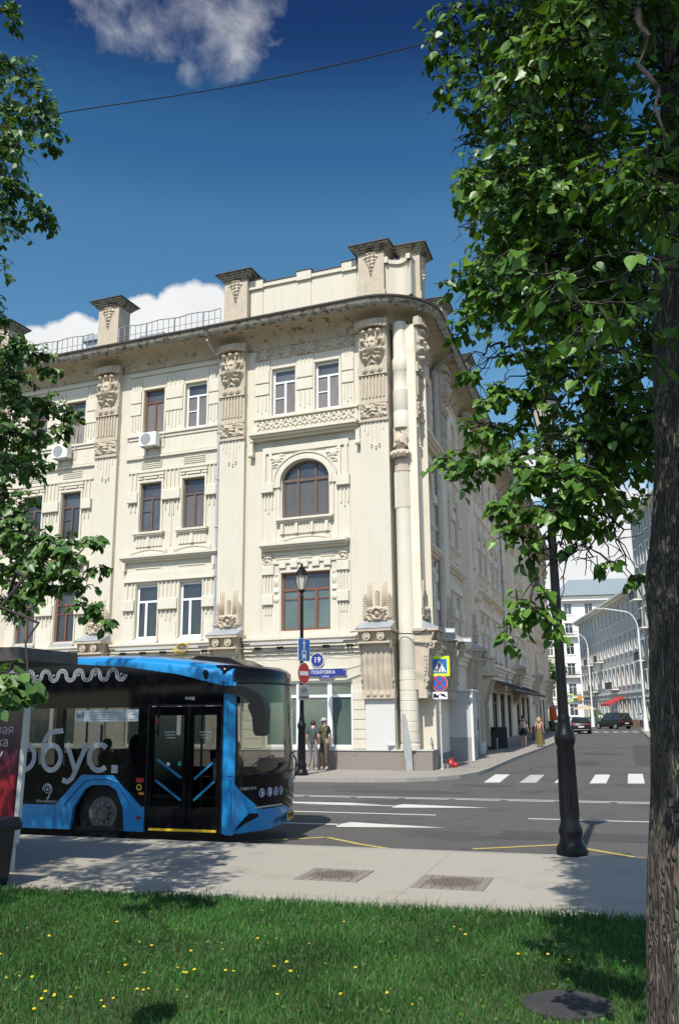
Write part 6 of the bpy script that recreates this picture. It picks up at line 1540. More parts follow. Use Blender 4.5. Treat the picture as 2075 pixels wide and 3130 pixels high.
pm_ = person('man in black with a pale backpack walking away along the side street pavement', (10.55, 52.9, .12), math.radians(14), 1.83, M_blackc, M_blackc, M_shoe, M_hair,
       dict(knL=(.10, -.10, .50), anL=(.10, .02, .10), toL=(.11, -.11, .05), anR=(-.10, .12, .13), toR=(-.10, .02, .03), wrR=(-.27, -.03, .90)), trouser='short')
m = MB(); m.prism(rrect(-.15, .15, 1.05, 1.44, .05), .13, .27); m.prism(rrect(-.11, .11, 1.08, 1.22, .03), .27, .31); o = m.build('backpack', cloth('pale_canvas', (.36, .34, .30)), pm_)
m = MB(); m.tube([(-.12, .13, 1.43), (-.12, .0, 1.50), (-.11, -.14, 1.40), (-.12, -.14, 1.2)], .022, 5); m.tube([(.12, .13, 1.43), (.12, .0, 1.50), (.11, -.14, 1.40), (.12, -.14, 1.2)], .022, 5); m.build('backpack_strap', MATS['pale_canvas'], pm_)
person('blond woman in a long dark flowered dress walking beside the man with the backpack', (11.38, 52.45, .12), math.radians(18), 1.72, None, cloth('flowered_dress', (.07, .06, .02), (.16, .12, .04), 22, 2), M_shoe, M_blond,
       dict(wrL=(.25, -.10, .90), elL=(.21, .02, 1.13), wrR=(-.25, -.02, .88), anL=(.08, .06, .1), anR=(-.08, -.10, .09)), trouser='skirt', hairlen='long')
p = at(1400 + 1300 / 2.323, 2216, 106)
person('distant person in a pale blue shirt standing at the terrace fence', (p.x, p.y, .12), math.radians(200), 1.75, cloth('pale_blue_shirt', (.35, .45, .55)), cloth('dark_trousers', (.03, .03, .04)), M_blackc, M_hair, {}, sleeve='long')
p = at(1400 + 1335 / 2.323, 2216, 106)
person('distant person in dark clothes standing beside the one in pale blue', (p.x, p.y, .12), math.radians(200), 1.72, M_blackc, M_blackc, M_blackc, M_hair, {}, sleeve='long')
# passengers: seated, seen through the windows of the bus
def seated(label, x, y, z, az, top, hair, H=1.75, hairlen='short', bare=False):
    q = BUS.matrix_basis @ Vector((x, y, z))
    t = person(label, (q.x, q.y, q.z - .42), az, H, top, M_blackc, M_blackc, hair,
        dict(pel=(0, 0, .93 - .02), hiL=(.09, -.04, .88), hiR=(-.09, -.04, .88), knL=(.11, -.45, .92), knR=(-.11, -.45, .92), anL=(.11, -.45, .50), anR=(-.11, -.45, .50), toL=(.11, -.58, .46), toR=(-.11, -.58, .46), elL=(.22, -.08, 1.15), elR=(-.22, -.08, 1.15), wrL=(.08, -.32, 1.16), wrR=(-.08, -.32, 1.16)), hairlen=hairlen)
    return t
BAZ = math.atan2(BD.x, BD.y)
seated('woman in a blue top with long dark hair seated at the bus window', -1.78, .42, .62, BAZ, cloth('blue_top', (.16, .28, .42)), M_hair, 1.66, 'long')
seated('passenger in dark clothes seated on the far side of the bus', -2.35, 1.9, .66, BAZ, M_blackc, M_hair)
seated('second dark passenger seated in the bus behind the first', -2.75, 1.1, .60, BAZ, M_blackc, M_hair, 1.6)
seated('bus driver in a dark shirt at the steering wheel', -.62, 1.9, .40, BAZ, M_blackc, M_hair)

# ================================================================== cars
def car(label, loc, az, L_, Wd, Hh, suv, paint, cat='car'):
    t = thing('parked_car', label, cat, loc, -az + 0.0, 'black cars in the side street')   # local +y is the nose
    hw = Wd / 2; y0, y1 = -L_ / 2, L_ / 2
    # body sections along y: (y, half width, z low, z belt)
    if suv: secs = [(y0, .80, .42, .78), (y0 + .06, .93, .32, 1.02), (y0 + .5, 1, .26, 1.05), (y0 + 1.5, 1, .24, 1.04), (0.3, 1, .24, 1.02), (y1 - 1.5, 1, .24, 1.0), (y1 - .7, .98, .26, .96), (y1 - .15, .88, .30, .86), (y1, .74, .38, .70)]
    else: secs = [(y0, .80, .42, .80), (y0 + .08, .92, .30, .96), (y0 + .5, 1, .22, .99), (y0 + 1.3, 1, .20, .95), (0.2, 1, .20, .90), (y1 - 1.5, 1, .20, .88), (y1 - .6, .96, .22, .80), (y1 - .12, .84, .28, .66), (y1, .70, .34, .56)]
    m = MB(); i = 0; n = 10
    for y, w_, zl_, zb_ in secs:
        w = hw * w_; sec = [(-w * .88, zl_), (-w * .98, zl_ + .10), (-w, (zl_ + zb_) / 2), (-w * .97, zb_ - .05), (-w * .86, zb_), (w * .86, zb_), (w * .97, zb_ - .05), (w, (zl_ + zb_) / 2), (w * .98, zl_ + .10), (w * .88, zl_)]
        for x, z in sec: m.pt(x, y, z)
    for a in range(len(secs) - 1):
        for k in range(n): m.f.append((a*n+k, a*n+(k+1)%n, (a+1)*n+(k+1)%n, (a+1)*n+k))
    m.f.append(tuple(range(n))); m.f.append(tuple((len(secs)-1)*n + k for k in range(n))[::-1]); m.build('body', paint, t, True, angle=35)
    if suv: cab = [(y0 + .12, 1.03), (y0 + .42, Hh - .10), (y0 + .8, Hh), (0.3, Hh), (y1 - 2.0, Hh - .12), (y1 - 1.35, 1.0)]
    else: cab = [(y0 + .30, .96), (y0 + .95, Hh - .16), (y0 + 1.6, Hh), (.1, Hh), (y1 - 2.0, Hh - .16), (y1 - 1.2, .88)]
    g_ = MB(); 
    for y, z in cab: w = hw * (.86 if z < 1.1 else .68); g_.pt(-w, y, z); g_.pt(w, y, z)
    k = len(cab)
    for a in range(k - 1): g_.f.append((2*a, 2*a+1, 2*a+3, 2*a+2))
    base = [g_.pt(-hw * .86, cab[0][0], .9), g_.pt(-hw * .86, cab[-1][0], .85), g_.pt(hw * .86, cab[0][0], .9), g_.pt(hw * .86, cab[-1][0], .85)]
    g_.f.append(tuple([base[0]] + [2*a for a in range(k)] + [base[1]])); g_.f.append(tuple([base[2]] + [2*a+1 for a in range(k)] + [base[3]])); g_.build('window', M_panedark, t)
    r_ = MB(); 
    for y, z in cab[1:-1]: w = hw * .69; r_.pt(-w, y, z + .012); r_.pt(w, y, z + .012); 
    for a in range(k - 3): r_.f.append((2*a, 2*a+1, 2*a+3, 2*a+2))
    for sx in (-1, 1):
        for f0 in (.0, .34, .62): pass
        r_.tube([(sx * hw * (.86 if z < 1.1 else .685), y, z + .005) for y, z in cab], .028, 5)
        yb = cab[2][0] + .55; r_.tube([(sx * hw * .87, yb, 1.0), (sx * hw * .69, yb, Hh - .03)], .03, 5)
    r_.build('roof', paint, t)
    for sx in (-1, 1):
        for y in (y0 + .85, y1 - .9):
            R_ = .36 if suv else .33; Mx = T((sx * (hw - .02), y, R_)) @ Matrix.Rotation(sx * PI/2, 4, 'Y')
            m = MB(Mx); m.lathe([(R_ * .66, -.2), (R_ * .95, -.2), (R_, -.16), (R_, -.02), (R_ * .93, .02), (R_ * .68, .015)], seg=24, cap=False); w_ = m.build('wheel', M_rubber, t, True, angle=40)
            m = MB(Mx); m.lathe([(R_ * .68, .01), (R_ * .6, .0), (R_ * .2, .015), (.001, .015)], seg=24); m.build('rim', M_steel, w_, True, angle=40)
        m = MB(); zt = .80 if suv else .84; m.box(*sorted((sx * hw * .42, sx * hw * .90)), y0 - .01, y0 + .12, zt, zt + .09); m.build('tail_light', mat('tail_light_red', (.30, .01, .01), .2) if 'tail_light_red' not in MATS else MATS['tail_light_red'], t)
        m = MB(); m.box(*sorted((sx * hw * .45, sx * hw * .80)), y1 - .14, y1 - .04, .56, .66); m.build('headlight', M_signwhite, t)
        m = MB(); m.box(*sorted((sx * hw * .98, sx * (hw + .17))), y1 - 1.75, y1 - 1.65, .98, 1.1); m.build('wing_mirror', paint, t)
    m = MB(); m.box(-.26, .26, y0 - .02, y0, .60, .71) if not suv else m.box(-.26, .26, y0 - .02, y0 + .02, .62, .73); m.build('number_plate', M_signwhite, t)
    m = MB(); m.box(-hw * .75, hw * .75, y0 - .03, y0 + .1, .36, .41); m.box(-hw * .9, hw * .9, y0 - .008, y0 + .05, (.93 if suv else .86), (.95 if suv else .885)); m.build('bumper_trim', M_steel, t)
M_carpaint = mat('black_car_paint', (.008, .008, .011), .22, spec=.3, coat=.15)
p = at(1400 + 862 / 2.323, 2222, 88)
car('black saloon car seen from behind at the left kerb of the side street', (p.x, p.y, 0), math.radians(12), 4.8, 1.92, 1.50, False, M_carpaint)
p = at(1873, 2216, 108)
car('black SUV parked at an angle far down the side street', (p.x, p.y, 0), math.radians(-22), 4.9, 2.0, 1.85, True, M_carpaint, 'SUV')

# ================================================================== buildings down the side street
M_bgrey = mat('grey_stucco', (.50, .485, .44), .85, (.43, .415, .375), .5, .1); M_bwhite = mat('white_stucco', (.78, .765, .70), .8, (.70, .69, .63), .6, .1); M_bgreen = mat('pale_green_stucco', (.30, .31, .28), .85); M_byel = mat('pale_yellow_stucco', (.50, .45, .32), .85)
M_bdark = mat('dark_ironwork', (.03, .03, .032), .6)
def facade(name, label, org, xdir, L_, H, floors, cols, wm, tm, wsize=(1.1, 1.9), depth=12, cornice=.7, roofz=1.6, balc=(), trim=True, attic=0, rm=None):
    """building whose front runs from org along xdir; windows of this one kind are copies"""
    x = Vector((*xdir, 0)).normalized(); y = Vector((-x.y, x.x, 0))
    t = bpy.data.objects.new(name, None); COL.objects.link(t); t.matrix_basis = frame(org, x, y); tag(t, label, 'building')
    fh = H / floors; hs_ = []; px = L_ / cols
    for f in range(floors):
        for c in range(cols):
            w_, h_ = wsize; z0 = f * fh + fh * .26
            hs_.append((px * (c + .5) - w_ / 2, px * (c + .5) + w_ / 2, z0, z0 + h_))
    m = MB(); wall(m, 0, L_, 0, H, hs_, .25); m.face([(0, 0, 0), (0, 0, H), (0, depth, H), (0, depth, 0)]); m.face([(L_, 0, 0), (L_, depth, 0), (L_, depth, H), (L_, 0, H)]); m.face([(0, depth, 0), (L_, depth, 0), (L_, depth, H), (0, depth, H)]); m.build('wall', wm, t)
    m = MB(); m.box(-cornice, L_ + cornice, -cornice, 0, H - .25, H); m.box(-cornice * .5, L_ + cornice * .5, -cornice * .5, 0, H - .55, H - .25); mb_ = MB(); mb_.box(0, L_, -.18, 0, fh * 1.0 - .1, fh * 1.0 + .15); mb_.build('string_course', tm, t)
    if attic: m.box(0, L_, -.1, 0, H, H + attic)
    m.build('cornice', tm, t)
    i = MB(); z = H + .02 + attic; a = [(-cornice, -cornice), (L_ + cornice, -cornice), (L_ + cornice, depth), (-cornice, depth)]
    for p_ in a: i.pt(p_[0], p_[1], z)
    for p_ in ((3, 4), (L_ - 3, 4), (L_ - 3, depth - 3), (3, depth - 3)): i.pt(p_[0], p_[1], z + roofz)
    i.f += [(0, 1, 5, 4), (1, 2, 6, 5), (2, 3, 7, 6), (3, 0, 4, 7), (4, 5, 6, 7)]; i.build('roof', rm or M_roof, t)
    w_, h_ = wsize; m = MB(); 
    m.box(0, w_, .12, .18, 0, .07); m.box(0, w_, .12, .18, h_ - .07, h_); m.box(0, .07, .12, .18, .07, h_ - .07); m.box(w_ - .07, w_, .12, .18, .07, h_ - .07); m.box(w_/2 - .04, w_/2 + .04, .12, .18, .07, h_ - .07); m.box(.07, w_ - .07, .12, .18, h_ * .7, h_ * .7 + .06)
    first = m.build('window', M_pvc, t); m = MB(); m.face([(.05, .15, .05), (w_ - .05, .15, .05), (w_ - .05, .15, h_ - .05), (.05, .15, h_ - .05)]); pane = m.build('pane', M_pane, first)
    sm_ = MB(); sm_.box(-.18, -.04, -.05, 0, -.05, h_ + .1); sm_.box(w_ + .04, w_ + .18, -.05, 0, -.05, h_ + .1); sm_.box(-.25, w_ + .25, -.14, 0, h_ + .1, h_ + .26); sm_.box(-.22, w_ + .22, -.12, 0, -.20, -.05); sur = sm_.build('window_trim', tm, first)
    for k, h in enumerate(hs_[:100]):
        if k == 0: o = first
        else:
            o = first.copy(); COL.objects.link(o); o.parent = t
            for s_ in (pane, sur): d = s_.copy(); COL.objects.link(d); d.parent = o
        o.location = (h[0], 0, h[2])
    for f, c, w2 in balc:
        b = MB(); xc = px * (c + .5); z0 = f * fh + fh * .15; b.box(xc - w2/2, xc + w2/2, -1.0, 0, z0 - .15, z0); sl_ = b.build('balcony', tm, t); b = MB()
        for k in range(int(w2 / .18) + 1): b.box(xc - w2/2 + k * .18, xc - w2/2 + k * .18 + .035, -1.0, -.96, z0, z0 + .95)
        for k in range(6): b.box(xc - w2/2, xc - w2/2 + .035, -1 + k * .18, -.965 + k * .18, z0, z0 + .95)
        b.box(xc - w2/2, xc + w2/2, -1.01, -.95, z0 + .92, z0 + .99); b.box(xc - w2/2, xc + w2/2, -.99, -.97, z0 + .35, z0 + .55); b.build('railing', M_bdark, sl_)
    return t
# long grey building on the right side: front faces the street
a6 = math.radians(6); dr = Vector((math.sin(a6), math.cos(a6)))
far_end = Vector((43.1, 161)); near_end = far_end - dr * 50
facade('long_grey_building', 'long grey four storey building with white trim and iron balconies, right of the street', (far_end.x, far_end.y, .1), tuple(-dr), 50, 17.6, 4, 16, M_bgrey, M_bwhite, (1.25, 2.4), 14, 1.1, 1.2, [(1, 4, 4.0), (2, 6, 2.6), (1, 9, 5), (2, 3, 2.4)])
ne = near_end
facade('tall_grey_building', 'tall grey building with balconies partly behind the tree trunk', (ne.x - .6, ne.y - .3, .1), tuple(-dr), 28, 26.0, 7, 9, M_bgreen, M_bwhite, (1.2, 2.0), 14, .9, 1.5, [(4, 0, 2.4), (2, 0, 2.4), (3, 1, 2.4)])
# white tower block closing the view
pl_ = at(1722, 2172, 186); a_ = math.radians(100)
facade('white_green_block', 'tall white and pale green apartment block closing the view down the side street', (pl_.x, pl_.y, .1), (math.sin(a_), math.cos(a_)), 38, 24.8, 6, 9, M_bwhite, M_bwhite, (1.6, 2.3), 16, 1.0, 4.0, [(4, 0, 3.2), (2, 0, 3.2), (1, 0, 3.2), (4, 3, 2.6)], attic=.8, rm=mat('blue_grey_roof', (.20, .24, .26), .6))
a_ = math.radians(101)
t_ = bpy.data.objects.new('side_wing', None)
bpy.data.objects.remove(t_)
pl_ = at(1660, 2172, 150)
facade('pale_yellow_building', 'pale yellow building beyond the end of the corner building', (pl_.x - 6, pl_.y, .1), (math.sin(a_), math.cos(a_)), 8.6, 13.5, 4, 4, M_byel, M_bwhite, (1.0, 1.7), 10, .5, 1.0)
# terrace awning, umbrella, fence, far street lamps
p = at(1400 + 1150 / 2.323, 2145, 126)
t = thing('red_awning', 'sloping red cafe awning in front of the grey building', 'awning', (p.x, p.y, 0), math.radians(-96))
m = MB(); m.prism([(0, 4.0), (-2.2, 3.0), (-2.2, 2.75), (-2.15, 2.75), (0, 3.9)], -3.2, 3.2, 'yz'); part('canopy', m, mat('red_cloth', (.40, .03, .03), .8), t); m = MB()
for x in (-3.1, 0, 3.1): m.tube([(x, -2.1, 0), (x, -2.1, 2.9)], .04, 5)
part('frame', m, M_greymetal, t)
def umb(px, py, d, r, col, label):
    p = at(px, py, d); t = thing('parasol', label, 'parasol', (p.x, p.y, .12), 0, None)
    m = MB(); m.lathe([(r, 2.2), (r * .5, 2.6), (.02, 2.85)], seg=8, cap=False); part('canopy', m, col, t); m = MB(); m.lathe([(.03, 0), (.03, 2.8)], seg=6); part('pole', m, M_greymetal, t)
p = at(1691, 2216, 98); t = thing('parasol', 'folded orange parasol beyond the cafe seats', 'parasol', (p.x, p.y, .12))
m = MB(); m.lathe([(.12, 1.0), (.45, 1.1), (.38, 2.2), (.08, 3.0), (.02, 3.2)], seg=10); part('canopy', m, mat('orange_cloth', (.55, .12, .015), .8, (.42, .09, .01), 6), t); m = MB(); m.lathe([(.03, 0), (.03, 3.3)], seg=6); part('pole', m, M_greymetal, t)
umb(1700, 2216, 104, 1.7, M_signwhite, 'white parasol beyond the folded orange one'); umb(1790, 2214, 128, 1.8, cloth('sand_cloth', (.48, .40, .28)), 'sand coloured parasol at the far terrace')
p = at(1950, 2216, 113); t = thing('terrace_fence', 'low slatted terrace fence beyond the black SUV', 'fence', (p.x, p.y, .1), math.radians(-4))
m = MB()
for k in range(23): m.box(-2.9 + k * .26, -2.86 + k * .26, -.02, .02, 0, 2.2)
for z in (.9, 1.5, 2.1): m.box(-2.95, 2.95, -.03, .03, z, z + .06)
part('slats', m, M_greymetal, t); m = MB(); m.box(-2.95, 2.95, -.05, .05, 0, .85); part('panel', m, M_woodbrown, t)
def street_lamp(px, base_py, top_py, d, armlen, label):
    p = at(px, base_py, d); H = at(px, top_py, d).z; t = thing('street_lamp', label, 'street lamp', (p.x, p.y, .1), 0, 'white curved street lamps')
    m = MB(); m.lathe([(.26, 0), (.22, .9), (.13, 2.2), (.10, 2.5), (.09, H - 2.2)], seg=12)
    m.tube([(0, 0, H - 2.3)] + [(-1.4 * (1 - math.cos(a)), 0, H - 2.2 + 1.9 * math.sin(a)) for a in [k * .26 for k in range(7)]] + [(-armlen, 0, H)], .06, 7); part('pole', m, M_signwhite, t)
    m = MB(); m.box(-armlen - .9, -armlen + .1, -.14, .14, H - .06, H + .06); part('lamp_head', m, M_lightgrey, t)
street_lamp(1812, 2218, 1932, 116, 7.0, 'white curved street lamp between the two black cars')
street_lamp(1974, 2224, 1862, 90, 3.4, 'tall white curved street lamp just left of the tree trunk')
street_lamp(1698, 2214, 2033, 150, 2.6, 'farthest white curved street lamp by the end of the corner building')
p = at(1739, 2133, 86); sign('pedestrian_crossing_sign', 'distant lime bordered crossing sign above the black saloon car', face_frame(p, math.radians(190)), b_cross)
m = MB(); m.lathe([(.03, 0), (.03, p.z - .5)], seg=8); o = m.build('sign_post', M_lightgrey); o.location = (p.x, p.y + .05, .1); tag(o, 'grey post carrying the distant crossing sign', 'post')
m = MB(); m.box(-.3, .3, -.02, .02, -.3, .3); o = m.build('orange_sign', mat('sign_orange', (.6, .22, .02), .5)); q = at(1771, 2134, 118); o.location = q; tag(o, 'small orange square sign hanging beyond the parked saloon', 'sign')
# ================================================================== trees
def leafmat(name, c, c2, tr):
    m = bpy.data.materials.new(name); m.use_nodes = True; t = m.node_tree; b = t.nodes['Principled BSDF']; o = t.nodes['Material Output']
    g = t.nodes.new('ShaderNodeNewGeometry'); mxn = t.nodes.new('ShaderNodeMixRGB'); mxn.inputs[1].default_value = (*c, 1); mxn.inputs[2].default_value = (*c2, 1)
    t.links.new(g.outputs['Random Per Island'], mxn.inputs[0]); t.links.new(mxn.outputs[0], b.inputs['Base Color']); b.inputs['Roughness'].default_value = .42; b.inputs['Specular IOR Level'].default_value = .45
    tl = t.nodes.new('ShaderNodeBsdfTranslucent'); tl.inputs[0].default_value = (*tr, 1); ms = t.nodes.new('ShaderNodeMixShader'); ms.inputs[0].default_value = .18
    t.links.new(b.outputs[0], ms.inputs[1]); t.links.new(tl.outputs[0], ms.inputs[2]); t.links.new(ms.outputs[0], o.inputs[0]); return m
M_leaf = leafmat('lime_leaf', (.026, .085, .014), (.13, .245, .032), (.20, .40, .025))
M_leaf2 = leafmat('lime_leaf_left', (.036, .10, .022), (.11, .20, .045), (.13, .29, .025))
M_bark = mat('bark', (.155, .122, .092), .95, (.06, .046, .035), 30, 1.0, 34, stretch=(1, 1, .22), contrast=1.8, c3=(.27, .235, .19), scale3=11, thr3=.56)
M_twig = mat('twig', (.022, .017, .014), .9, (.045, .034, .028), 9)
rng = np.random.default_rng(11)
LEAF = np.array([[0, 0, 0], [.22, -.10, .03], [.44, .06, .06], [.47, .34, .07], [.30, .66, .05], [0, 1.0, -.06], [0, .45, -.03],
                 [-.22, -.10, .03], [-.44, .06, .06], [-.47, .34, .07], [-.30, .66, .05]], float)
LF = np.array([[0, 1, 2, 6], [6, 2, 3, 4], [6, 4, 5, 5], [0, 6, 8, 7], [6, 10, 9, 8], [6, 5, 10, 10]])
def leaves(name, P, D, Nn, S, mt_, parent):
    """P tips' base points, D direction base->tip, Nn approximate normals, S sizes"""
    n = len(P); D = D / np.linalg.norm(D, axis=1)[:, None]; X = np.cross(D, Nn); X /= np.linalg.norm(X, axis=1)[:, None] + 1e-9; Z = np.cross(X, D)
    fold = rng.uniform(.4, 2.4, n)[:, None]; V = P[:, None, :] + S[:, None, None] * (LEAF[None, :, 0, None] * X[:, None, :] + LEAF[None, :, 1, None] * D[:, None, :] + (LEAF[None, :, 2] * fold)[..., None] * Z[:, None, :])
    V = V.reshape(-1, 3); quads = LF[[0, 1, 3, 4]]; F4 = (quads[None] + (np.arange(n) * 11)[:, None, None]).reshape(-1, 4)
    tris = np.array([[6, 4, 5], [6, 5, 10]]); F3 = (tris[None] + (np.arange(n) * 11)[:, None, None]).reshape(-1, 3)
    me = bpy.data.meshes.new(name); me.vertices.add(len(V)); me.vertices.foreach_set('co', V.astype(np.float32).ravel())
    lv = np.concatenate([F4.ravel(), F3.ravel()]).astype(np.int32); me.loops.add(len(lv)); me.loops.foreach_set('vertex_index', lv)
    ls = np.concatenate([np.arange(len(F4)) * 4, len(F4) * 4 + np.arange(len(F3)) * 3]).astype(np.int32); lt = np.concatenate([np.full(len(F4), 4), np.full(len(F3), 3)]).astype(np.int32)
    me.polygons.add(len(ls)); me.polygons.foreach_set('loop_start', ls); me.polygons.foreach_set('loop_total', lt); me.polygons.foreach_set('use_smooth', np.ones(len(ls), bool)); me.update(calc_edges=True); me.materials.append(mt_)
    o = bpy.data.objects.new(name, me); COL.objects.link(o); o.parent = parent; return o
def curved(a, b, sag, wob, n, r):
    a = Vector(a); b = Vector(b); out = []
    for k in range(n + 1):
        t = k / n; p = a.lerp(b, t); p.z += sag * math.sin(t * PI); w = math.sin(t * PI)
        p += Vector((r.uniform(-1, 1), r.uniform(-1, 1), r.uniform(-1, 1))) * wob * w; out.append(p)
    return out
def grow(clumps, anchor, size, per, seed, flat=.6):
    """clumps: (centre, radius, n leaves). Returns branch mesh and leaf arrays"""
    r = random.Random(seed); br = MB(); P = []; D = []; Nn = []; S = []
    done = []
    order = sorted(clumps, key=lambda q: (Vector(q[0]) - Vector(anchor(q[0]))).length)
    for c, rad, n in order:
        a = Vector(anchor(c)); best = (Vector(c) - a).length
        for q in done:
            l_ = (Vector(c) - q).length
            if l_ < best * .92 and l_ > .12: best = l_; a = q
        done.append(Vector(c)); pts = curved(a, c, .12 * (Vector(c) - Vector(a)).length, .05 * (Vector(c) - Vector(a)).length, 7, r)
        L_ = (Vector(c) - Vector(a)).length; r0 = .007 + .004 * min(4, L_); br.tube(pts, [r0 * (1 - .75 * k / 7) for k in range(8)], 6)
        ntw = max(3, int(n / per))
        for _ in range(ntw):
            d = Vector((r.gauss(0, 1), r.gauss(0, 1), r.gauss(0, flat))); d.normalize(); e = Vector(c) + d * rad * r.uniform(.45, 1.12); e.z -= rad * .25 * r.random()
            s = Vector(c) + d * rad * .1 + Vector((r.gauss(0, .12), r.gauss(0, .12), r.gauss(0, .12))) * rad
            tw = curved(s, e, .10 * rad, .07 * rad, 5, r); br.tube(tw, [.0065, .0055, .0045, .0035, .003, .002], 4, False)
            for k in range(per):
                t = r.uniform(.12, 1.03); i = min(4, int(t * 5)); p = tw[i].lerp(tw[i+1], min(1.1, t * 5 - i)); side = 1 if k % 2 else -1
                ax = (tw[i+1] - tw[i]).normalized(); lat = ax.cross(Vector((0, 0, 1))); lat = lat.normalized() if lat.length > .01 else Vector((1, 0, 0))
                dd = (ax * .5 + lat * side * r.uniform(.4, 1.1) + Vector((0, 0, -r.uniform(.25, 1.15)))).normalized(); p = p + dd * size * .35
                out = (p - Vector(c)).normalized()
                nn = Vector((r.gauss(0, .55), r.gauss(0, .55), 1.0)) + out * .35 + Vector((0, -.45, .0))
                P.append(p); D.append(dd); Nn.append(nn); S.append(size * r.choice((.55, .75, .9, 1.0, 1.15)))
    return br, np.array(P, float), np.array(D, float), np.array(Nn, float), np.array(S, float)

# ---------------- near lime tree on the right
TR = thing('lime_tree', 'big lime tree whose rough trunk and hanging leafy branches fill the right edge', 'tree', (1.55, 4.30, .1))
m = MB(); rr = random.Random(3)
H_ = 7.8; seg = 40; lv = 90; i = 0
def trunk_c(z): return (1.623 + .0575 * z + .055 * max(0, z - 2.4), 4.30 + .02 * z)
def trunk_r(z): return .275 - .010 * z + .04 * math.exp(-z / .35) + .02 * math.sin(z * 1.7)
for a in range(lv + 1):
    z = H_ * a / lv; cx_, cy_ = trunk_c(z)
    for k in range(seg):
        t = 2 * PI * k / seg; n_ = noise.noise(Vector((math.cos(t) * 3.0, math.sin(t) * 3.0, z * .9))) * .022 + noise.noise(Vector((math.cos(t) * 9, math.sin(t) * 9, z * 1.6))) * .010
        for bz, bt, br_, bs in ((2.62, 3.3, .05, .16), (3.45, 3.5, .05, .13), (2.2, 4.2, .05, .12), (3.1, 4.5, .06, .2)): n_ += br_ * math.exp(-((z - bz) / bs) ** 2 - ((t - bt) / .35) ** 2)
        r_ = trunk_r(z) + n_; m.pt(cx_ + r_ * math.cos(t), cy_ + r_ * math.sin(t), z)
for a in range(lv):
    for k in range(seg): m.f.append((a*seg+k, a*seg+(k+1)%seg, (a+1)*seg+(k+1)%seg, (a+1)*seg+k))
m.v = [(x - 1.55, y - 4.30, z) for x, y, z in m.v]
tk = m.build('trunk', M_bark, TR, True)
def ridge(mt_):
    t = mt_.node_tree; b = t.nodes['Principled BSDF']; tcn = t.nodes.new('ShaderNodeTexCoord'); mp = t.nodes.new('ShaderNodeMapping'); mp.inputs['Scale'].default_value = (1, 1, .16); t.links.new(tcn.outputs['Object'], mp.inputs[0])
    v = t.nodes.new('ShaderNodeTexVoronoi'); v.feature = 'DISTANCE_TO_EDGE'; v.inputs['Scale'].default_value = 62; 
    nz = t.nodes.new('ShaderNodeTexNoise'); nz.inputs['Scale'].default_value = 14; t.links.new(mp.outputs[0], nz.inputs['Vector']); ad = t.nodes.new('ShaderNodeMixRGB'); ad.inputs[0].default_value = .12; t.links.new(mp.outputs[0], ad.inputs[1]); t.links.new(nz.outputs[1], ad.inputs[2]); t.links.new(ad.outputs[0], v.inputs['Vector'])
    bp = t.nodes.new('ShaderNodeBump'); bp.inputs['Strength'].default_value = 1; bp.inputs['Distance'].default_value = .035; mr = t.nodes.new('ShaderNodeMapRange'); mr.inputs[2].default_value = .22; t.links.new(v.outputs['Distance'], mr.inputs[0]); t.links.new(mr.outputs[0], bp.inputs['Height'])
    for l in list(b.inputs['Normal'].links): old = l.from_node; t.links.new(old.outputs[0], bp.inputs['Normal'])
    t.links.new(bp.outputs[0], b.inputs['Normal'])
ridge(M_bark)
O_ = Vector((1.55, 4.30, .1))
rr = random.Random(21)
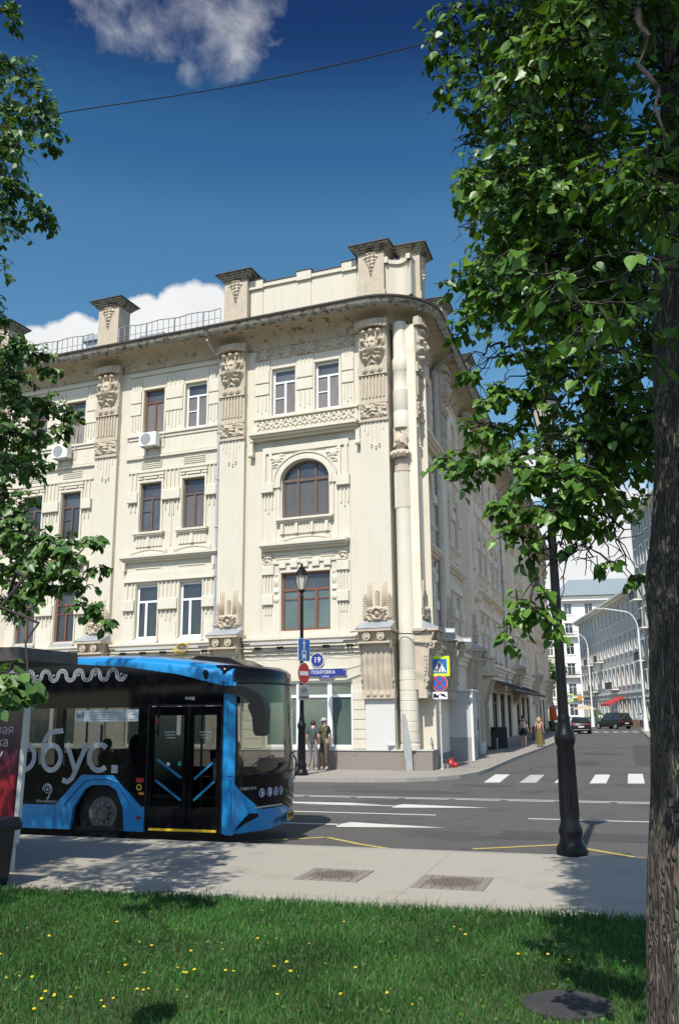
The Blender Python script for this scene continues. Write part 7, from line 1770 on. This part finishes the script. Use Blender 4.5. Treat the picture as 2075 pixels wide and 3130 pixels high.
# clumps of foliage, listed as they hang from the crown: (x, y in the photo at 1568 px width, distance, radius m, leaves)
CL = [(1050, 30, 5.6, .34, 60), (1120, 60, 5.4, .40, 90), (1200, 40, 5.0, .42, 90), (1030, 120, 5.7, .26, 45), (1100, 150, 5.5, .36, 75), (1040, 215, 5.8, .24, 45), (1120, 240, 5.6, .32, 70), (1090, 280, 5.7, .2, 26),
      (1190, 160, 4.6, .36, 90), (1270, 60, 4.2, .40, 100), (1340, 90, 3.9, .36, 90), (1380, 20, 4.0, .34, 80), (1290, 180, 4.4, .36, 80), (1180, 250, 5.0, .34, 80), (1240, 300, 4.8, .36, 90), (1380, 180, 4.4, .3, 55),
      (1130, 390, 5.4, .28, 65), (1090, 430, 5.3, .26, 60), (1180, 400, 5.0, .32, 80), (1150, 460, 5.2, .24, 50), (1250, 400, 4.7, .36, 90), (1240, 490, 4.8, .32, 85), (1300, 450, 4.6, .34, 85), (1340, 300, 4.6, .38, 90), (1330, 520, 4.8, .36, 90),
      (1180, 540, 5.2, .30, 75), (1150, 600, 5.4, .30, 75), (1210, 600, 5.0, .34, 90), (1100, 640, 5.6, .24, 50), (1060, 660, 5.7, .20, 38), (1280, 590, 4.9, .36, 90), (1350, 620, 5.0, .36, 90), (1160, 690, 5.3, .30, 70), (1230, 700, 5.1, .34, 85), (1300, 710, 5.0, .34, 85), (1370, 740, 5.0, .34, 80), (1100, 730, 5.7, .18, 30), (1050, 770, 5.8, .17, 30), (1440, 640, 5.4, .4, 80), (1440, 500, 5.4, .4, 80),
      (1080, 860, 5.8, .12, 18), (1200, 820, 5.4, .22, 38), (1270, 850, 5.2, .34, 70), (1340, 860, 5.1, .34, 80), (1130, 930, 5.6, .18, 38), (1180, 910, 5.4, .2, 45), (1100, 985, 5.7, .18, 42), (1160, 990, 5.5, .22, 55), (1230, 940, 5.3, .22, 45), (1400, 920, 5.3, .34, 70), (1460, 840, 5.4, .3, 60),
      (1045, 1075, 5.6, .20, 60), (1110, 1065, 5.4, .22, 70), (1180, 1060, 5.2, .24, 75), (1240, 1095, 4.9, .24, 80), (1300, 1100, 4.8, .26, 85), (1350, 1130, 4.7, .24, 75), (1290, 1030, 5.2, .28, 65), (1360, 1020, 5.3, .3, 70), (1430, 1010, 5.4, .3, 60), (1400, 1090, 5.2, .22, 45),
      (1160, 1170, 5.3, .18, 50), (1230, 1180, 5.0, .20, 60), (1300, 1185, 4.8, .22, 65), (1200, 1235, 5.1, .14, 28), (1370, 1200, 5.0, .16, 26), (1440, 1150, 5.4, .18, 24),
      (1220, 1290, 5.0, .13, 22), (1190, 1420, 4.9, .17, 42), (1240, 1405, 4.8, .17, 42), (1175, 1475, 4.9, .10, 16), (1270, 1440, 4.8, .11, 16), (1330, 1260, 5.0, .10, 8), (1450, 1335, 5.2, .12, 14), (1410, 1300, 5.2, .10, 8),
      (1440, 420, 3.6, .30, 90), (1520, 430, 3.5, .30, 90), (1510, 60, 3.8, .3, 50), (1540, 180, 3.9, .28, 40)]
cl = []
for x, y, d, rad, n in CL:
    p = atd(x, y, d * .97 + rr.uniform(-.15, .15)) - O_; cl.append((p, rad * .92, n))
    if y < 780 and x > 1120: # depth of the crown behind
        for q in range(3): cl.append((atd(x + rr.uniform(-25, 35), y + rr.uniform(-40, 40), d + rr.uniform(.7, 2.6)) - O_, rad * 1.25, int(n * .9)))
    elif y < 1230 and x > 1240: cl.append((atd(x + rr.uniform(0, 40), y + rr.uniform(-30, 30), d + rr.uniform(.7, 1.8)) - O_, rad * 1.1, int(n * .75)))
LIT = [atd(x_, y_, d_) for x_, y_, d_ in ((1050, 1075, 5.6), (1110, 1065, 5.4), (1180, 1060, 5.2), (1240, 1100, 4.9), (1300, 1100, 4.8), (1360, 1130, 4.7), (1230, 1180, 5.0), (1300, 1185, 4.8), (1160, 1170, 5.3), (1215, 1410, 4.9), (1180, 1450, 4.9), (1060, 660, 5.7), (1100, 640, 5.6), (1150, 600, 5.4), (1180, 500, 5.2), (1100, 985, 5.7), (1440, 420, 3.6), (1520, 430, 3.5), (1340, 110, 3.9), (1390, 90, 4.0), (1050, 60, 5.6), (1130, 400, 5.4), (1170, 880, 5.5), (1130, 930, 5.6), (1060, 760, 5.8), (1360, 620, 5.0))]  # spots left sunlit: the added shade clumps keep off their rays
tries = 0; k = 0
while k < 115 and tries < 6000:      # leaf clumps added along the sun's rays to shade the lawn before the trunk
    tries += 1; q = Vector((rr.uniform(.9, 3.6), rr.uniform(5.6, 9.4), .12)); p = q + _sv * rr.uniform(4.2, 9.5); v = p - Vector((0, 0, CAMH)); dd = v.dot(_f)
    if dd < .8 or (p - Vector((1.9, 4.3, p.z))).length > 3.2: continue
    sx_ = (CXP + FPX * v.dot(_r2) / dd) / 1.3234; sy_ = (CYP - FPX * v.dot(_u2) / dd) / 1.3234
    if (sx_ < 1235 or sy_ > 1080) and -60 < sy_ and sx_ > -60: continue
    if sx_ < 1235: continue
    if any((p - a_).cross(_sv).length < .62 and (p - a_).dot(_sv) > 0 for a_ in LIT): continue
    cl.append((p - O_, .42, 60)); k += 1
tries = 0; k = 0
while k < 430 and tries < 26000:     # clumps added overhead, mostly unseen, to shade the leaves below them
    tries += 1; q = atd(rr.uniform(1140, 1560), rr.uniform(-50, 760), rr.uniform(4.4, 6.8)); p = q + _sv * rr.uniform(1.5, 7.5); v = p - Vector((0, 0, CAMH)); dd = v.dot(_f)
    if p.z < 3.4 or v.length < 1.6: continue
    if any((p - a_).cross(_sv).length < .50 and (p - a_).dot(_sv) > 0 for a_ in LIT): continue
    if dd > .2:
        sx_ = (CXP + FPX * v.dot(_r2) / dd) / 1.3234; sy_ = (CYP - FPX * v.dot(_u2) / dd) / 1.3234
        if sy_ > -140 - 250 / dd and (sx_ < 1260 or dd < 4.2): continue
    cl.append((p - O_, .46, 66)); k += 1
dark = [Vector((1.63 + .0575 * z_ + .055 * max(0, z_ - 2.4), 4.3, z_)) for z_ in (3.2, 3.6, 4.0, 4.4, 4.8, 5.2, 5.7, 6.2, 6.8)] * 3 + [atd(x_, y_, d_) for x_, y_, d_, r_, n_ in CL if x_ > 1150 and y_ < 900]
for a0 in dark:  # extra off-frame clumps added sunward to darken the trunk and inner crown
    if any((a0 - a_).length < .38 for a_ in LIT): continue
    for q_ in range(8):
        p = a0 + Vector((rr.gauss(0, .22), rr.gauss(0, .22), rr.gauss(0, .22))) + _sv * rr.uniform(2.2, 6.5); v = p - Vector((0, 0, CAMH)); dd = v.dot(_f)
        if v.length < 1.7 or any((p - a_).cross(_sv).length < .36 and (p - a_).dot(_sv) > 0 for a_ in LIT): continue
        if dd > .2 and (CYP - FPX * v.dot(_u2) / dd) / 1.3234 > -120 - 220 / dd: continue
        cl.append((p - O_, .40, 72))
# rest of the crown, above and beyond the frame
for k in range(64):
    a = rr.uniform(0, 2 * PI); q = rr.uniform(.4, 3.4); z = rr.uniform(4.6, 9.5); x = 1.76 + q * math.cos(a) + .9; y = 4.3 + q * math.sin(a)
    if x < 1.0 + .10 * max(0, y) and y > 2.5: continue
    if y < 1.0 or (x < 1.5 and y < 3.4): continue
    p = Vector((x, y, z))
    if any((p - a_).cross(_sv).length < .7 and (p - a_).dot(_sv) > 0 for a_ in LIT): continue
    cl.append((Vector((x, y, z)) - O_, .6, 75))
def anch(c):
    c = Vector(c); z = max(3.0, min(7.4, c.z * .75 + 1.6 + (.8 if c.z < 4 else 0))); cx_, cy_ = trunk_c(z); return Vector((cx_, cy_, z)) - Vector((1.55, 4.30, 0)) + (Vector((c.x, c.y, 0)).normalized() * .15)
cl = [(c_, r_, int(n_ * 1.35)) for c_, r_, n_ in cl]
br, P, D, Nn, S = grow(cl, anch, .062, 6, 5)
# heavy limbs
for e, r0 in (((-.1, 1.6, 6.4), .07), ((.2, 2.6, 6.6), .09), ((.9, 2.2, 7.5), .10), ((-.35, .9, 4.5), .04)):
    e = Vector(e); a = anch(e); pts = curved(a, e, .35, .10, 9, rr); br.tube(pts, [r0 * (1 - .7 * k / 9) for k in range(10)], 8)
# bare drooping twigs
for x0, y0, x1, y1, d in ((1180, 300, 1040, 322, 5.5), (1130, 350, 1050, 340, 5.6), (1120, 505, 1045, 560, 5.6), (1350, 1150, 1290, 1400, 4.9), (1400, 1180, 1440, 1290, 5.0), (1350, 1180, 1250, 1330, 4.9), (1470, 20, 1540, 340, 3.2), (1160, 680, 1000, 655, 5.6), (1160, 790, 1070, 840, 5.6), (1180, 800, 1090, 890, 5.6), (1300, 860, 1130, 900, 5.4), (1380, 1120, 1480, 1380, 5.0), (1300, 1210, 1240, 1290, 4.9), (1290, 1220, 1200, 1400, 4.9), (1400, 1200, 1350, 1330, 5.0), (1340, 1230, 1390, 1330, 5.0)):
    a = atd(x0, y0, d) - O_; b = atd(x1, y1, d) - O_; pts = curved(a, b, .05, .045, 9, rr); big = x0 == 1470
    br.tube(pts, [(.016 if big else .009) * (1 - .75 * k / 9) for k in range(10)], 5)
    for q in range(7):
        k = rr.randrange(2, 9); e = pts[k] + Vector((rr.uniform(-.15, .15), rr.uniform(-.1, .1), rr.uniform(-.2, .1))) * (1.0 if not big else .5); br.tube(curved(pts[k], e, .01, .02, 3, rr), [.004, .003, .0025, .0015], 4)
br.build('branches', M_twig, TR)
leaves('crown', P, D, Nn, S, M_leaf, TR)

# ---------------- lime tree beyond the left edge, its crown reaching into the picture
OL = Vector((-6.9, 8.6, .1)); TL = thing('lime_tree', 'lime tree beyond the left edge with leafy branches reaching into the frame', 'tree', OL)
m = MB(); m.lathe([(.42, 0), (.30, .5), (.26, 2), (.22, 5), (.15, 8), (.07, 10.5)], seg=20); m.build('trunk', M_bark, TL, True)
CLL = [(10, 20, 9.0, .30, 55), (40, 50, 9.0, .22, 36), (30, 150, 9.0, .36, 80), (70, 180, 9.1, .34, 75), (120, 230, 9.2, .26, 55), (90, 260, 9.1, .36, 85), (130, 300, 9.2, .24, 50), (30, 260, 8.8, .4, 90), (120, 340, 9.3, .20, 34), (20, 340, 9.0, .3, 60), (50, 310, 9, .3, 55),
       (20, 410, 9.1, .26, 55), (50, 440, 9.1, .32, 75), (20, 480, 9.0, .3, 60), (95, 480, 9.2, .26, 55), (130, 495, 9.3, .18, 32), (110, 515, 9.2, .18, 30), (40, 510, 9, .2, 30), (0, 560, 9, .12, 12),
       (0, 690, 9, .16, 22), (10, 740, 9.2, .2, 34), (50, 800, 8.9, .30, 75), (100, 820, 9.0, .24, 55), (125, 860, 9.1, .18, 36), (40, 870, 8.8, .36, 95), (10, 850, 8.7, .34, 75), (60, 930, 8.6, .36, 95), (110, 930, 8.9, .28, 70), (160, 950, 9.0, .22, 55), (190, 960, 9.1, .12, 20), (30, 1000, 8.5, .40, 105), (90, 1010, 8.7, .3, 75), (150, 990, 9, .2, 40), (20, 1070, 8.4, .36, 90), (70, 1080, 8.5, .28, 65), (20, 1140, 8.3, .34, 80), (50, 1170, 8.3, .24, 45),
       (30, 1220, 7.9, .36, 100), (90, 1250, 7.8, .32, 85), (60, 1310, 7.7, .34, 90), (130, 1270, 7.8, .28, 70), (180, 1290, 7.8, .26, 65), (230, 1245, 7.9, .17, 34), (235, 1310, 7.8, .17, 36), (190, 1350, 7.7, .24, 60), (120, 1340, 7.7, .28, 70), (30, 1380, 7.6, .28, 65), (90, 1380, 7.6, .22, 45), (230, 1410, 7.7, .17, 40), (250, 1440, 7.7, .10, 15), (200, 1400, 7.7, .12, 18),
       (15, 1565, 5.0, .16, 40), (55, 1585, 4.9, .13, 36), (75, 1600, 4.9, .10, 24), (10, 1600, 4.9, .14, 30), (50, 1625, 4.9, .08, 14)]
cl = []
for x, y, d, rad, n in CLL:
    cl.append((atd(x - 6, y, d + rr.uniform(-.2, .2)) - OL, rad * .88, n))
    if rad > .25 and y > 780: cl.append((atd(x - 30, y + rr.uniform(-20, 20), d + rr.uniform(.4, 1.2)) - OL, rad, int(n * .7)))
    elif rad > .28: cl.append((atd(x - 30, y + rr.uniform(-20, 20), d + rr.uniform(.4, 1.2)) - OL, rad, int(n * .5)))
for k in range(95):
    a = rr.uniform(0, 2 * PI); q = 3.4 * math.sqrt(rr.random()); z = rr.uniform(3.6, 11.0); x = OL.x + q * math.cos(a) * 1.0; y = OL.y + q * math.sin(a)
    if math.atan2(x, y) > math.radians(-23.5): continue
    cl.append((Vector((x, y, z)) - OL, .75, 95))
SV = _sv; k = 0; tries = 0
while k < 210 and tries < 9000:      # unseen clumps added left of the frame to shade bus side and pavement
    tries += 1
    if rr.random() < .72: q = BUS.matrix_basis @ Vector((rr.uniform(-6.5, -.35), 0, rr.uniform(.2, 2.4)))
    else: q = Vector((rr.uniform(-7, -1.5), 0, .12)); q.y = rr.uniform(11.4, 14.8) - .28 * (q.x + 3)
    p = q + SV * rr.uniform(6, 14.5)
    if math.atan2(p.x, p.y) > math.radians(-22.3) or p.z > 12.6: continue
    cl.append((p - OL, .55, 70)); k += 1
def anchl(c): c = Vector(c); return Vector((0, 0, max(2.2, min(9, c.z * .8 + .3))))
cl = [(c_, r_, int(n_ * 1.25)) for c_, r_, n_ in cl]
br, P, D, Nn, S = grow(cl, anchl, .074, 6, 8)
br.build('branches', M_twig, TL); leaves('crown', P, D, Nn, S, M_leaf2, TL)
# ---------------- trees and bushes far down the street
def bush(name, label, loc, w_, h_, n, trunk=0, mt_=None, sz=.16):
    t = thing(name, label, 'tree' if trunk else 'bush', loc); r = random.Random(hash(label) % 999)
    cl_ = [(Vector((r.uniform(-.5, .5) * w_, r.uniform(-.5, .5) * w_, trunk + r.uniform(.15, .9) * h_)), w_ * .28, int(n / 12)) for _ in range(12)]
    br_, P, D, Nn, S = grow(cl_, lambda c: Vector((0, 0, max(.1, trunk * .8))), sz, 5, 2)
    if trunk: m = MB(); m.lathe([(.2, 0), (.12, trunk + h_ * .4)], seg=8); m.build('trunk', M_bark, t)
    br_.build('branches', M_twig, t); leaves('crown', P, D, Nn, S, mt_ or M_leaf2, t)
p = at(1690, 2214, 128); bush('street_tree', 'distant dark green tree beyond the end of the corner building', (p.x, p.y, .1), 4.0, 7.0, 2600, 2.5, sz=.3)
p = at(1698, 2222, 92); bush('potted_bush', 'green bush by the folded orange parasol', (p.x, p.y, .1), 1.6, 1.2, 500, sz=.12)
p = at(1828, 2218, 118); bush('round_bush', 'round green bush left of the black SUV', (p.x, p.y, .1), 2.0, 2.4, 600, sz=.16)

# ================================================================== lawn
GZ = .15
def edge_y(x): return GP.y + (x - GP.x) * GD.y / GD.x
m = MB(); ptsg = [on(GP - Vector((0, .10)), GD, -60), on(GP - Vector((0, .10)), GD, 50), (50, -80), (-70, -80)]
n_ = 60; M_soil = mat('soil_and_thatch', (.035, .05, .015), .95, (.055, .075, .02), 12, .5, 40)
m.f.append(tuple(m.pt(x, y, GZ + .012) for x, y in ptsg)); struct('lawn', m, M_soil, 'lawn in the foreground up to the pavement edge')
M_grass = bpy.data.materials.new('grass_blade'); M_grass.use_nodes = True; t = M_grass.node_tree; b = t.nodes['Principled BSDF']; b.inputs['Roughness'].default_value = .5; b.inputs['Specular IOR Level'].default_value = .3
g_ = t.nodes.new('ShaderNodeNewGeometry'); cr = t.nodes.new('ShaderNodeValToRGB'); t.links.new(g_.outputs['Random Per Island'], cr.inputs[0])
cr.color_ramp.elements[0].color = (.022, .090, .014, 1); cr.color_ramp.elements[1].color = (.085, .24, .045, 1); e = cr.color_ramp.elements.new(.55); e.color = (.036, .155, .022, 1); e = cr.color_ramp.elements.new(.93); e.color = (.11, .16, .05, 1)
tcg = t.nodes.new('ShaderNodeTexCoord'); ng = t.nodes.new('ShaderNodeTexNoise'); ng.inputs['Scale'].default_value = 1.1; ng.inputs['Detail'].default_value = 6; t.links.new(tcg.outputs['Object'], ng.inputs['Vector']); mg = t.nodes.new('ShaderNodeMapRange'); mg.inputs[1].default_value = .34; mg.inputs[2].default_value = .66; mg.inputs[3].default_value = .55; mg.inputs[4].default_value = 1.35; t.links.new(ng.outputs[0], mg.inputs[0]); xg = t.nodes.new('ShaderNodeMixRGB'); xg.blend_type = 'MULTIPLY'; xg.inputs[0].default_value = 1; t.links.new(cr.outputs[0], xg.inputs[1]); t.links.new(mg.outputs[0], xg.inputs[2])
t.links.new(xg.outputs[0], b.inputs['Base Color']); tl = t.nodes.new('ShaderNodeBsdfTranslucent'); tl.inputs[0].default_value = (.05, .18, .02, 1); ms = t.nodes.new('ShaderNodeMixShader'); ms.inputs[0].default_value = .25; t.links.new(b.outputs[0], ms.inputs[1]); t.links.new(tl.outputs[0], ms.inputs[2]); t.links.new(ms.outputs[0], t.nodes['Material Output'].inputs[0])
NB = 190000
y = 3.4 + (11.6 - 3.4) * rng.random(NB * 2) ** .9; x = rng.uniform(-6.2, 5.4, NB * 2)
keep = (y < edge_y(x) - .02 + rng.normal(0, .03, NB * 2)) & (np.abs(x) < .50 * y + 1.3) & (np.hypot((x - 1.50), (y - 6.52)) > .28) & (np.hypot(x - 1.55, y - 4.3) > .36)
x, y = x[keep][:NB], y[keep][:NB]; n = len(x)
# patchy growth
pn = np.sin(x * 2.1 + 1.3 * np.sin(y * 1.7)) * np.sin(y * 2.6 + np.sin(x * 1.9)); h = (.038 + .028 * rng.random(n) + .012 * pn) * np.where(rng.random(n) < .06, 1.8, 1.0) * np.where(edge_y(x) - y < .22, 1.35, 1.0); 
a = rng.uniform(0, 2 * np.pi, n); lean = rng.uniform(.1, .8, n) * h; w_ = rng.uniform(.0018, .0038, n) * (1 + .25 * (y - 5) / 5); la = rng.uniform(0, 2 * np.pi, n)
dx, dy = np.cos(a) * w_, np.sin(a) * w_; lx, ly = np.cos(la) * lean, np.sin(la) * lean
z0 = np.full(n, GZ + .005)
V = np.stack([np.stack([x - dx, y - dy, z0], 1), np.stack([x + dx, y + dy, z0], 1), np.stack([x + dx * .8 + lx * .35, y + dy * .8 + ly * .35, z0 + h * .6], 1), np.stack([x - dx * .8 + lx * .35, y - dy * .8 + ly * .35, z0 + h * .6], 1), np.stack([x + lx, y + ly, z0 + h], 1)], 1).reshape(-1, 3)
F = (np.array([[0, 1, 2], [0, 2, 3], [3, 2, 4]])[None] + (np.arange(n) * 5)[:, None, None]).reshape(-1, 3)
o = npmesh('grass', V, F, M_grass); tag(o, 'short green grass of the foreground lawn', 'grass', kind='stuff')
# broad leaves of clover and dandelion between the blades
nl = 2600; yy = 4 + 6.6 * rng.random(nl * 2); xx = rng.uniform(-5.5, 4.5, nl * 2); kp_ = (yy < edge_y(xx)) & (np.abs(xx) < .5 * yy + .6) & (np.hypot((xx - 1.50), (yy - 6.52)) > .32); xx, yy = xx[kp_][:nl], yy[kp_][:nl]; nl = len(xx)
al = rng.uniform(0, 2 * np.pi, nl); o = leaves('clover', np.stack([xx, yy, np.full(nl, GZ + .035)], 1), np.stack([np.cos(al), np.sin(al), rng.uniform(.1, .8, nl)], 1), np.stack([rng.normal(0, .3, nl), rng.normal(0, .3, nl), np.ones(nl)], 1), rng.uniform(.015, .03, nl), M_leaf, None); tag(o, 'clover and dandelion leaves scattered through the lawn', 'clover', kind='stuff')
# dandelions: one flower with its stalk, then copies
M_dan = mat('dandelion_yellow', (.66, .48, .02), .8); 
D0 = thing('dandelion', 'small yellow dandelion flower in the grass', 'flower', (0, 0, 0), 0, 'yellow dandelions scattered over the lawn')
m = MB(); m.tube([(0, 0, 0), (.003, 0, .04), (.0, .003, .085)], .0022, 5); part('stalk', m, M_leaf2, D0); m = MB()
for k in range(26): a_ = k * 2.4; q = .020 * math.sqrt((k + 1) / 26); m.face([(0, 0, .088 + .004), (q * math.cos(a_ - .25), q * math.sin(a_ - .25), .096 - q * .3), (q * 1.12 * math.cos(a_), q * 1.12 * math.sin(a_), .094 - q * .35), (q * math.cos(a_ + .25), q * math.sin(a_ + .25), .096 - q * .3)])
m.lathe([(.006, .083), (.018, .091), (.015, .097), (.001, .101)], seg=10); part('flower_head', m, M_dan, D0)
DP = [(357, 517), (516, 531), (149, 556), (786, 563), (945, 573), (587, 600), (680, 591), (464, 588), (384, 643), (336, 660), (542, 649), (565, 670), (576, 672), (596, 665), (690, 661), (712, 664), (878, 638), (838, 651), (884, 667), (23, 679), (57, 673), (100, 685), (142, 726), (129, 746), (170, 728), (168, 738), (212, 744), (420, 720), (440, 716), (453, 709), (312, 746), (314, 766), (350, 742), (540, 715), (847, 737), (1043, 734), (112, 777)]
rd = random.Random(2); first = True
for (zx, zy) in DP:
    px, py = zx / 1.493, 2300 + zy / 1.493 * 1.0
    if zy < 500: continue
    p = Vector(at(px, py + 0, 1)); q = Vector((0, 0, CAMH)); d_ = (p - q); p = q + d_ * ((GZ + .09 - CAMH) / d_.z)
    pass
def gpt(px, py, z): q = Vector((0, 0, CAMH)); d_ = at(px, py, 1) - q; return q + d_ * ((z - CAMH) / d_.z)
SPOT = [(zx / 1.493, 2300 + zy / 1.493) for zx, zy in ((535, 773), (769, 792), (224, 832), (1176, 841), (1414, 857), (694, 877), (876, 896), (1018, 883), (1198, 712), (574, 960), (503, 985), (658, 998), (811, 968), (838, 999), (852, 1001), (890, 991), (1032, 988), (1064, 990), (1252, 973), (1310, 953), (1322, 996), (35, 1013), (86, 1006), (150, 1023), (212, 1083), (192, 1114), (252, 1087), (250, 1104), (318, 1112), (628, 1076), (658, 1070), (680, 1060), (466, 1117), (470, 1146), (522, 1109), (806, 1067), (1266, 1101), (1560, 1099), (167, 1161), (8, 922))]
SPOT += [(1025 + zx / 1.493, 2200 + zy / 1.493) for zx, zy in ((38, 912), (573, 942), (538, 937), (590, 979), (833, 1062), (974, 1063), (1060, 1087), (1318, 1093), (275, 1084), (240, 1235), (30, 1248), (355, 1280), (92, 1124))]
for k, (px, py) in enumerate(SPOT):
    p = gpt(px, py, GZ + .07); s_ = rd.uniform(.48, .8)
    if k == 0: o = D0; o.location = (p.x, p.y, GZ); o.scale = (s_,) * 3
    else: o = dup(D0, (p.x, p.y, GZ), rd.random() * 6, scale=s_)
    o.rotation_euler[0] = -.12 + rd.uniform(-.1, .1)
